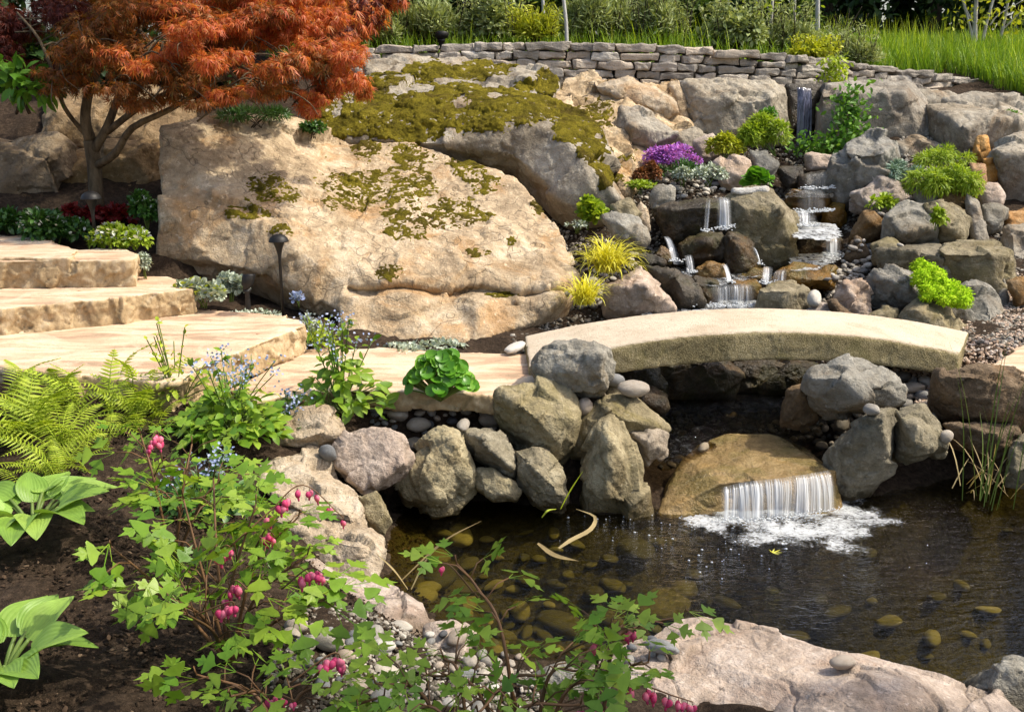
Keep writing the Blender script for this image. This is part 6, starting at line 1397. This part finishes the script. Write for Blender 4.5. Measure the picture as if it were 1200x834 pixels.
def round_plant():
    rg = rgs(320); b = np.array(P(516, 470, 4.98)); b[2] = max(b[2], gz(b[0], b[1])); bl = MB(); st = MB()
    for i in range(130):
        a = rg.uniform(0, 6.28); r = .17 * rg.rand() ** .5; h = .21 * (1 - (r / .19) ** 2) + rg.uniform(.02, .06); tip = b + np.array([math.cos(a) * r, math.sin(a) * r * .8, h])
        st.add(*tube(stem_curve(b, tip, .05), .004, 5)); n_ = norm(np.array([math.cos(a) * r * 4, math.sin(a) * r * 4 - .45, .8]) + .42 * rg.normal(size=3)); f = np.cross(n_, norm(rg.normal(size=3)))
        s_ = rg.uniform(.055, .085); bl.add(*inst(T_ROUND, [tip - norm(f) * s_ * .5], [f], [n_], s_))
    plant('round_leaf_plant', "glossy round leaved green plant in front of the pale paving", 'plant', b, [('stems', st.get(), L['stemgreen']), ('leaves', bl.get(), L['round'])])
round_plant()
def leafy(label, px, py, Y, rpx, hpx, n, size, mat, seed, T=T_OVAL, flowers=0, tall=0, name='forget_me_not', fl='bluefl'):
    """leafy perennial with airy blue flower sprays"""
    rg = rgs(seed); q = P(px, py, Y); b = np.array([q.x, q.y, min(q.z, gz(q.x, q.y) + .02)]); r = rpx * Y / F; h = hpx * Y / F; bl = MB(); st = MB(); fw = MB()
    a = rg.uniform(0, 6.28, n); rr = r * np.sqrt(rg.rand(n)); hh = h * (1 - (rr / r) ** 2 * .75) * rg.uniform(.35, 1.0, n)
    tip = b + np.stack([np.cos(a) * rr, np.sin(a) * rr * .8, hh], 1)
    f = norm(np.stack([np.cos(a), np.sin(a), rg.uniform(-.4, .5, n)], 1) + .5 * rg.normal(size=(n, 3))); bl.add(*inst(T, tip, f, norm(np.array([0, -.25, 1.0]) + .35 * rg.normal(size=(n, 3))), size * rg.uniform(.6, 1.25, n)))
    for i in range(0, n, 4): st.add(*tube(stem_curve(b + [rg.uniform(-.3, .3) * r, rg.uniform(-.3, .3) * r, 0], tip[i], .05), .003, 4))
    if tall:
        for i in range(tall):
            a_ = rg.uniform(0, 6.28); t_ = b + np.array([math.cos(a_) * r * rg.uniform(.2, .9), math.sin(a_) * r * .6, h * rg.uniform(1.1, 1.75)]); c = stem_curve(b, t_, .03); st.add(*tube(c, .0028, 4))
            k = 9; ii = rg.randint(len(c) // 3, len(c), k); bl.add(*inst(T, c[ii], norm(rg.normal(size=(k, 3)) + [0, 0, .4]), norm(rg.normal(size=(k, 3)) * .4 + [0, 0, 1]), size * .6))
            m_ = flowers // max(1, tall); fp = t_ + rg.normal(size=(m_, 3)) * np.array([.03, .03, .022]); fw.add(*inst(T_ROUND, fp, norm(rg.normal(size=(m_, 3))), norm(rg.normal(size=(m_, 3)) * .5 + [0, -.5, .8]), .013))
    ps = [('stems', st.get(), L['stemgreen']), ('leaves', bl.get(), L[mat])]
    if flowers and tall: ps.append(('blossom', fw.get(), L[fl]))
    plant(name, label, 'plant', b, ps)
leafy("dense green leafy mound with blue flowers in front of the lowest step", 272, 512, 4.55, 66, 60, 330, .075, 'heart', 331, flowers=120, tall=9)
leafy("loose leafy plant with blue flowers left of the glossy round leaved plant", 400, 478, 5.0, 55, 72, 150, .085, 'heart', 332, flowers=150, tall=12)
leafy("low dark leafy clump with blue flowers beside the angular beige rock", 338, 500, 4.8, 34, 22, 120, .05, 'green', 333, flowers=90, tall=8)
leafy("leafy clump with tiny blue flowers behind the tall pink flowered plant", 232, 580, 3.9, 60, 40, 200, .06, 'green', 334, flowers=140, tall=12)
leafy("wispy yellow green seedling stems before the lowest step", 205, 452, 4.75, 50, 60, 90, .05, 'fern', 335, T=T_OVAL, flowers=0, tall=8)
leafy("airy blue flower stems in front of the lowest step's end", 280, 470, 4.8, 60, 40, 50, .05, 'fern', 336, T=T_THIN, flowers=120, tall=10)
leafy("small leafy tuft at the corner where the lowest step meets the paving", 372, 404, 5.95, 24, 22, 60, .05, 'fern', 337, flowers=30, tall=4)

def heart_flower():
    """one hanging bleeding heart: two pouches, a drop and a stalk, hanging down -z, about 1 tall"""
    mb = MB()
    bm = bmesh.new(); bmesh.ops.create_icosphere(bm, subdivisions=2, radius=1); sv = np.array([v.co for v in bm.verts]); sf = np.array([[v.index for v in f.verts] for f in bm.faces]); bm.free()
    for sd in (-1, 1):
        q = sv * np.array([.26, .22, .36]); q[:, 0] += sd * .17 - sd * .16 * sstep(.1, -.4, q[:, 2]); q[:, 2] -= .42; mb.add(q, sf)
    q = sv * np.array([.10, .09, .22]); q[:, 2] -= .86; mb.add(q, sf)
    return mb.get()
T_BH = heart_flower()
BH_ME = mesh_np('flower', *T_BH); BH_ME.materials.append(L['pink'])
def bleeding(label, base, stalks, flowers, seed, leafs=.17, name='bleeding_heart', nl=5):
    """stalks: lists of points; leaves sit along them; flowers: arching racemes with hanging hearts"""
    rg = rgs(seed); st = MB(); bl = MB(); FL = []; b = np.array(base)
    for pts in stalks:
        c = curve([b] + [np.array(q) for q in pts], 18); st.add(*tube(c, np.linspace(.0065, .003, len(c)), 6))
        for t in np.linspace(.4, 1.0, nl):
            i = int(t * (len(c) - 1)); d = norm(c[i] - c[max(0, i - 2)])
            for sd in ((-1, 1) if t < 1 else (0,)):
                hv = norm(np.array([d[1], -d[0], 0]) * sd + .6 * d * np.array([1, 1, .3]) + .35 * rg.normal(size=3) * np.array([1, 1, .5])); pl = leafs * rg.uniform(.35, .8) * (1 if sd else .2); tip = c[i] + hv * pl + np.array([0, 0, .02])
                st.add(*tube(np.array([c[i], (c[i] + tip) / 2 + [0, 0, .015], tip]), .0022, 4))
                bl.add(*inst(T_HEART, [tip], [norm(hv + [0, 0, rg.uniform(-.35, .15)])], [norm(np.array([0, -.05, 1.0]) + .32 * rg.normal(size=3))], leafs * rg.uniform(.65, 1.2)))
    for pts, n, s_ in flowers:
        c = curve([np.array(q) for q in pts], 20); st.add(*tube(c, np.linspace(.003, .0015, len(c)), 5))
        for i in range(n):
            p = c[int(len(c) * (.3 + .7 * (i + .5) / n)) if n > 1 else -1]; s2 = s_ * (1.1 - .45 * i / max(1, n)); 
            st.add(*tube(np.array([p, p - [0, 0, s2 * .35]]), .001, 4)); FL.append((p - np.array([0, 0, s2 * .3]), s2, (rg.uniform(-.15, .15), rg.uniform(-.15, .15), rg.uniform(0, 6.28))))
    ps = [('stems', st.get(), L['stemred']), ('leaves', bl.get(), L['heart'])]
    r = plant(name, label, 'flowers', b, ps)
    for p, s2, e in FL:
        o = bpy.data.objects.new('flower', BH_ME); COL.objects.link(o); o.parent = r; o.location = p - b; o.scale = (s2, s2, s2); o.rotation_euler = e
def G(px, py, Y): q = P(px, py, Y); return (q.x, q.y, gz(q.x, q.y))
bleeding("tall pink bleeding heart plant in the middle of the near left bed", G(270,790,2.75), [[P(200,700,2.75),P(130,640,2.7)],[P(240,680,2.8),P(215,585,2.9)],[P(270,690,2.8),P(300,590,2.85)],[P(300,700,2.75),P(360,650,2.8)],[P(235,720,2.6),P(170,690,2.5)],[P(320,730,2.7),P(395,695,2.7)],[P(255,660,2.85),P(250,560,3.0)],[P(300,660,2.8),P(350,605,2.85)],[P(250,740,2.6),P(220,720,2.5)]],
    [([P(270,640,2.72),P(315,600,2.8),P(355,568,2.85),P(402,606,2.85)],8,.040),([P(240,660,2.7),P(262,640,2.65),P(270,640,2.65)],5,.040),([P(290,690,2.6),P(275,680,2.6),P(262,700,2.6)],4,.040),([P(330,690,2.6),P(362,665,2.6),P(380,672,2.6)],5,.042),([P(300,640,2.8),P(312,620,2.8),P(322,628,2.8)],3,.040),([P(230,720,2.5),P(268,705,2.5),P(275,708,2.5)],5,.038)], 401, .155, nl=5)
bleeding("bleeding heart with the upper hanging pink spray beside the soil bed", G(200,640,3.35), [[P(180,560,3.4),P(165,510,3.5)],[P(215,570,3.4),P(225,520,3.5)],[P(235,590,3.35),P(265,555,3.4)],[P(210,600,3.35),P(190,580,3.3)]], [([P(190,540,3.35),P(184,505,3.35),P(172,525,3.3)],7,.040)], 402, .15)
bleeding("low bleeding heart leaves along the bottom edge left of the middle", G(330,850,2.25), [[P(300,815,2.3),P(230,790,2.3)],[P(350,815,2.3),P(400,805,2.3)],[P(310,815,2.2),P(270,815,2.1)],[P(380,840,2.2),P(450,815,2.2)]], [([P(340,800,2.25),P(390,765,2.3),P(402,778,2.3)],6,.040),([P(300,830,2.1),P(320,812,2.1),P(345,820,2.1)],4,.030)], 403, .13, nl=4)
bleeding("bleeding heart reaching over the pond from the bottom middle", G(620,850,2.15), [[P(590,750,2.3),P(560,690,2.4),P(535,660,2.45)],[P(560,810,2.25),P(500,790,2.3)],[P(640,800,2.2),P(680,785,2.2)],[P(660,815,2.15),P(720,800,2.15)],[P(600,810,2.2),P(560,835,2.1)]], [([P(650,770,2.3),P(690,750,2.3),P(735,735,2.35),P(745,738,2.35)],3,.040),([P(560,700,2.4),P(530,665,2.4),P(518,660,2.4)],1,.024),([P(690,810,2.2),P(740,800,2.2),P(790,815,2.2),P(812,822,2.2)],8,.038)], 404, .115, nl=4)
bleeding("bleeding heart sprig with leaves over the huge pinkish boulder's left end", G(700,862,2.15), [[P(715,770,2.25),P(745,735,2.4),P(800,722,2.45)],[P(700,770,2.25),P(715,735,2.35)],[P(730,800,2.2),P(760,775,2.25)]], [], 405, .105, nl=3)
bleeding("spreading bleeding heart leaves low at the bottom edge right of the pebble heap", G(560,880,2.05), [[P(500,820,2.2),P(440,800,2.2)],[P(540,800,2.2),P(520,770,2.25)],[P(590,810,2.2),P(640,790,2.2)],[P(600,840,2.1),P(680,825,2.1)],[P(520,840,2.1),P(470,835,2.1)]], [([P(640,840,2.1),P(690,826,2.1),P(720,835,2.1)],4,.030)], 406, .12, nl=3)
# reeds at the right edge and the bent blades in the water
grass_clump("thin green reeds rising from the pond at the right edge", 1160, 590, 4.6, 14, .75, .006, 'stemgreen', 71, name='reed_clump', e0=(1.3, 1.55), droop=(0, .35), spread=.07)
grass_clump("dry straw coloured reed stalks at the right edge waterline", 1150, 575, 4.75, 16, .35, .007, 'straw', 72, name='reed_clump', e0=(.5, 1.4), droop=(.2, 1.2), spread=.06)
def bent(label, lines, w, mat, seed):
    mb = MB()
    for pts in lines:
        c = curve([P(*q) for q in pts], 14); m = len(c); t = norm(np.gradient(c, axis=0)); sd = norm(np.cross(t, [0, -.5, 1.0])); wd = w * np.sin(np.linspace(.15, 1, m) * math.pi)[:, None] * .5 + .0006
        V = np.stack([c - sd * wd, c + [0, 0, -.002], c + sd * wd], 1).reshape(-1, 3); Q = np.array([(3 * i + j, 3 * i + j + 1, 3 * i + j + 4, 3 * i + j + 3) for i in range(m - 1) for j in (0, 1)]); mb.add(V, [Q])
    V, Fc = mb.get(); b = V[0].copy(); plant('water_leaf_blade', label, 'leaf', b, [('blade', (V, Fc), L[mat])])
bent("long bent yellowish leaf blades lying over the pond water", [[(655,642,4.25),(670,632,4.3),(692,620,4.42),(697,605,4.55),(675,596,4.62)],[(630,636,4.28),(650,650,4.2),(678,657,4.15)]], .022, 'straw', 1)
bent("thin upright grass blade before the rounded brown rock", [[(657,596,4.55),(668,575,4.5),(683,552,4.45)],[(635,606,4.5),(642,598,4.5),(652,596,4.55)]], .010, 'fern', 2)
bent("dry straw stalks poking out of the pond's near left shore", [[(478,690,3.75),(462,668,3.7),(440,647,3.7)],[(482,690,3.75),(500,655,3.8),(525,630,3.8)],[(470,680,3.75),(520,634,3.85),(564,610,3.9)]], .007, 'straw', 3)

# ------------------------------------------------------------------ garden lights
s = N("black metal"); v, _r = s.local(); n1 = s.noise(v, 30, 4, .6)
M['metal'] = s.done(s.bsdf(s.ramp(n1, [(.3, (.006, .006, .006)), (.7, (.018, .016, .015))]), .5, .3, s.bump(n1, .15, .01), .0))
def lathe(prof, c, n=24):
    V = []; m = len(prof)
    for r, z in prof:
        for j in range(n): a = 2 * math.pi * j / n; V.append((c[0] + r * math.cos(a), c[1] + r * math.sin(a), c[2] + z))
    Q = [(i * n + j, i * n + (j + 1) % n, (i + 1) * n + (j + 1) % n, (i + 1) * n + j) for i in range(m - 1) for j in range(n)]
    return np.array(V), [np.array(Q)]
def path_light(label, px, pyb, pyt, Y):
    b = np.array(P(px, pyb, Y)); h = P(px, pyt, Y).z - b[2]; k = Y / F
    cap = [(.0, 0), (3 * k, -.3 * k), (7 * k, -1.8 * k), (10 * k, -4.5 * k), (11.6 * k, -8.2 * k), (11.8 * k, -9.2 * k), (10.8 * k, -9 * k), (8 * k, -7 * k), (0.1 * k, -6 * k)]
    neck = [(7.2 * k, -9 * k), (6.0 * k, -12 * k), (4.2 * k, -17 * k), (2.6 * k, -23 * k), (1.9 * k, -28 * k), (1.75 * k, -h + .0), (0, -h)]
    r = thing('path_light', b, label, 'garden light', 'mushroom path lights'); top = b + [0, 0, h]
    part('lamp_shade', *lathe(cap, top), M['metal'], r); part('stem', *lathe(neck, top), M['metal'], r)
    part('stake', *lathe([(.012, .005), (.010, -.05), (.001, -.18)], b, 8), M['metal'], r)
path_light("sunlit mushroom path light standing before the bedrock slab", 332, 372, 274, 6.15)
path_light("shaded mushroom path light among the white flowers at left", 113, 291, 224, 6.75)
path_light("mushroom path light cut by the right edge beside the gravel", 1206, 392, 318, 6.0)
def spot(label, px, pyb, pyt, Y, lean=.0):
    b = np.array(P(px, pyb, Y)); k = Y / F * 1.15; h = (pyb - pyt) * Y / F; r = thing('spotlight', b, label, 'garden light')
    part('post', *lathe([(2.6 * k, 0), (2.8 * k, h * .1), (2.4 * k, h * .45), (3.4 * k, h * .5), (3.4 * k, h * .56), (0, h * .58)], b, 16), M['metal'], r)
    hd = [(0, 0), (3.2 * k, 0), (4.2 * k, h * .08), (6.4 * k, h * .16), (6.8 * k, h * .40), (6.2 * k, h * .44), (5.4 * k, h * .42), (0, h * .36)]
    V, Fc = lathe(hd, (0, 0, 0), 20); a = -.22; V = np.stack([V[:, 0] + .2 * V[:, 2], V[:, 1] * math.cos(a) - V[:, 2] * math.sin(a), V[:, 1] * math.sin(a) + V[:, 2] * math.cos(a)], 1)
    V = V * np.array([1, 1, 1]) + b + [-.004, 0, h * .56]; part('lamp_head', V, Fc, M['metal'], r)
    part('knuckle', *tube(np.array([b + [-3.6 * k, 0, h * .54], b + [3.6 * k, 0, h * .54]]), 2.4 * k, 10), M['metal'], r)
spot("black adjustable spotlight behind the lowest step among pale sedum", 291, 362, 320, 6.10)
spot("small black spotlight on top of the wall near the maple", 517, 58, 40, 10.9)
# gravel at the right, mulch crumbs on the soil
def crumbs(name, label, n, gen, size, mat, seed, flat=.6):
    rg = rgs(seed); bm = bmesh.new(); bmesh.ops.create_icosphere(bm, subdivisions=1, radius=1); T = (np.array([v.co for v in bm.verts]), [np.array([[v.index for v in f.verts] for f in bm.faces])]); bm.free()
    T = (T[0] * np.array([1, .7, flat]), T[1]); xy = gen(rg, n); p = np.concatenate([xy, (terrain_z(xy) + .004)[:, None]], 1)
    V, Fc = inst(T, p, norm(rg.normal(size=(len(p), 3)) * np.array([1, 1, .4])), norm(rg.normal(size=(len(p), 3)) * .5 + [0, 0, 1]), size * rg.uniform(.4, 1.5, len(p)))
    tag(link(name, mesh_np(name, V, Fc, False), mat), label, None, None, 'stuff')
s = N("gravel"); g = s.n("NewGeometry"); c = s.ramp(g.outputs['Random Per Island'], [(0, (.22, .14, .09)), (.3, (.38, .27, .19)), (.7, (.50, .38, .29)), (1, (.58, .50, .42))]); M['gravel'] = s.done(s.bsdf(c, .85, .2))
s = N("rubble"); g = s.n("NewGeometry"); c = s.ramp(g.outputs['Random Per Island'], [(0, (.05, .042, .03)), (.4, (.13, .11, .085)), (.75, (.27, .235, .19)), (1, (.45, .41, .35))]); M['rubble'] = s.done(s.bsdf(c, .85, .2))
s = N("mulch"); g = s.n("NewGeometry"); c = s.ramp(g.outputs['Random Per Island'], [(0, (.010, .007, .004)), (.6, (.035, .022, .013)), (.9, (.075, .048, .03)), (1, (.16, .11, .07))]); M['mulch'] = s.done(s.bsdf(c, .95, .15))
crumbs('gravel', "pinkish tan gravel of the path at the right edge", 9000, lambda rg, n: np.stack([rg.uniform(2.35, 4.2, n), rg.uniform(5.5, 7.3, n)], 1), .013, M['gravel'], 81)
crumbs('mulch', "dark crumbly mulch on the left soil bed", 16000, lambda rg, n: np.stack([rg.uniform(-2.9, -.05, n), 1.7 + 3.4 * rg.rand(n)], 1)[lambda q=None: slice(None)] if False else np.stack([rg.uniform(-2.9, -.3, n), 1.7 + 3.4 * rg.rand(n)], 1), .008, M['mulch'], 82, .35)
crumbs('heap_grit', "small stones and grit under the near pebble heap", 3500, lambda rg, n: np.stack([rg.uniform(-.75, .1, n), rg.uniform(2.3, 3.3, n)], 1), .010, M['rubble'], 84, .6)
crumbs('bank_rubble', "small dark rubble and grit between the stream rocks", 22000, lambda rg, n: np.stack([rg.uniform(.0, 4.0, n), rg.uniform(5.9, 9.8, n)], 1), .017, M['rubble'], 83, .6)

# ------------------------------------------------------------------ unseen tree, added beside the viewer to shade the near bed
def added_shade_tree():
    rg = rgs(90); b = np.array([5.6, 1.2, gz(5.6, 1.2)]); mb = MB(); bl = []
    c = curve([b - [0, 0, .1], b + [-.1, .1, 2.2], b + [-.3, .2, 4.2], b + [-.3, .3, 6.5]], 14); mb.add(*tube(c, [.16, .12, .08, .03], 10))
    for (x, y, z, r) in [(2.3,.9,4.6,.8),(3.1,1.7,4.4,.85),(3.9,.7,5.0,.9),(2.6,2.1,4.3,.6),(4.2,1.9,4.7,.9),(4.9,1.0,5.6,1.0),(3.3,.2,4.9,.8),(2.0,1.6,4.2,.5),(5.6,1.8,6.2,1.1)]:
        bl.append(((x, y, z), (r, r, r * .5))); mb.add(*tube(curve([c[7], ((c[7][0] + x) / 2, (c[7][1] + y) / 2, z - .1), (x, y, z)], 8), [.06, .015], 6))
    plant('broadleaf_tree', "unseen leafy tree added beside the viewpoint to shade the near bed", 'tree', b, [('trunk', mb.get(), BARK['dark']), ('crown', leaf_cloud(rg, bl, 5200, T_OVAL, .13, .8, .3, -1, .2), L['darkmid'])])
added_shade_tree()

for i, (px, py, Y, mt, sz, lab) in enumerate([(50, 334, 6.05, 'rust', .03, "small brown fallen leaf on the second stone step"), (91, 341, 5.95, 'rust', .025, "tiny dark fallen leaf near the front of the second step"), (905, 647, None, 'gold', .06, "yellow fallen leaf floating on the right half of the pond"), (300, 392, 5.55, 'rust', .03, "brown fallen leaf on the broad lowest step")]):
    p = Pz(px, py, .006) if Y is None else hit(px, py)[0] + Vector((0, 0, .004)); V, Fc = inst(T_MAPLE, [tuple(p)], [(.8, .5, .05)], [(0, -.1, 1)], sz); V[:, 2] = np.maximum(V[:, 2], p.z - .002)
    plant('fallen_leaf', lab, 'leaf', np.array(p), [('blade', (V, Fc), L[mt])])
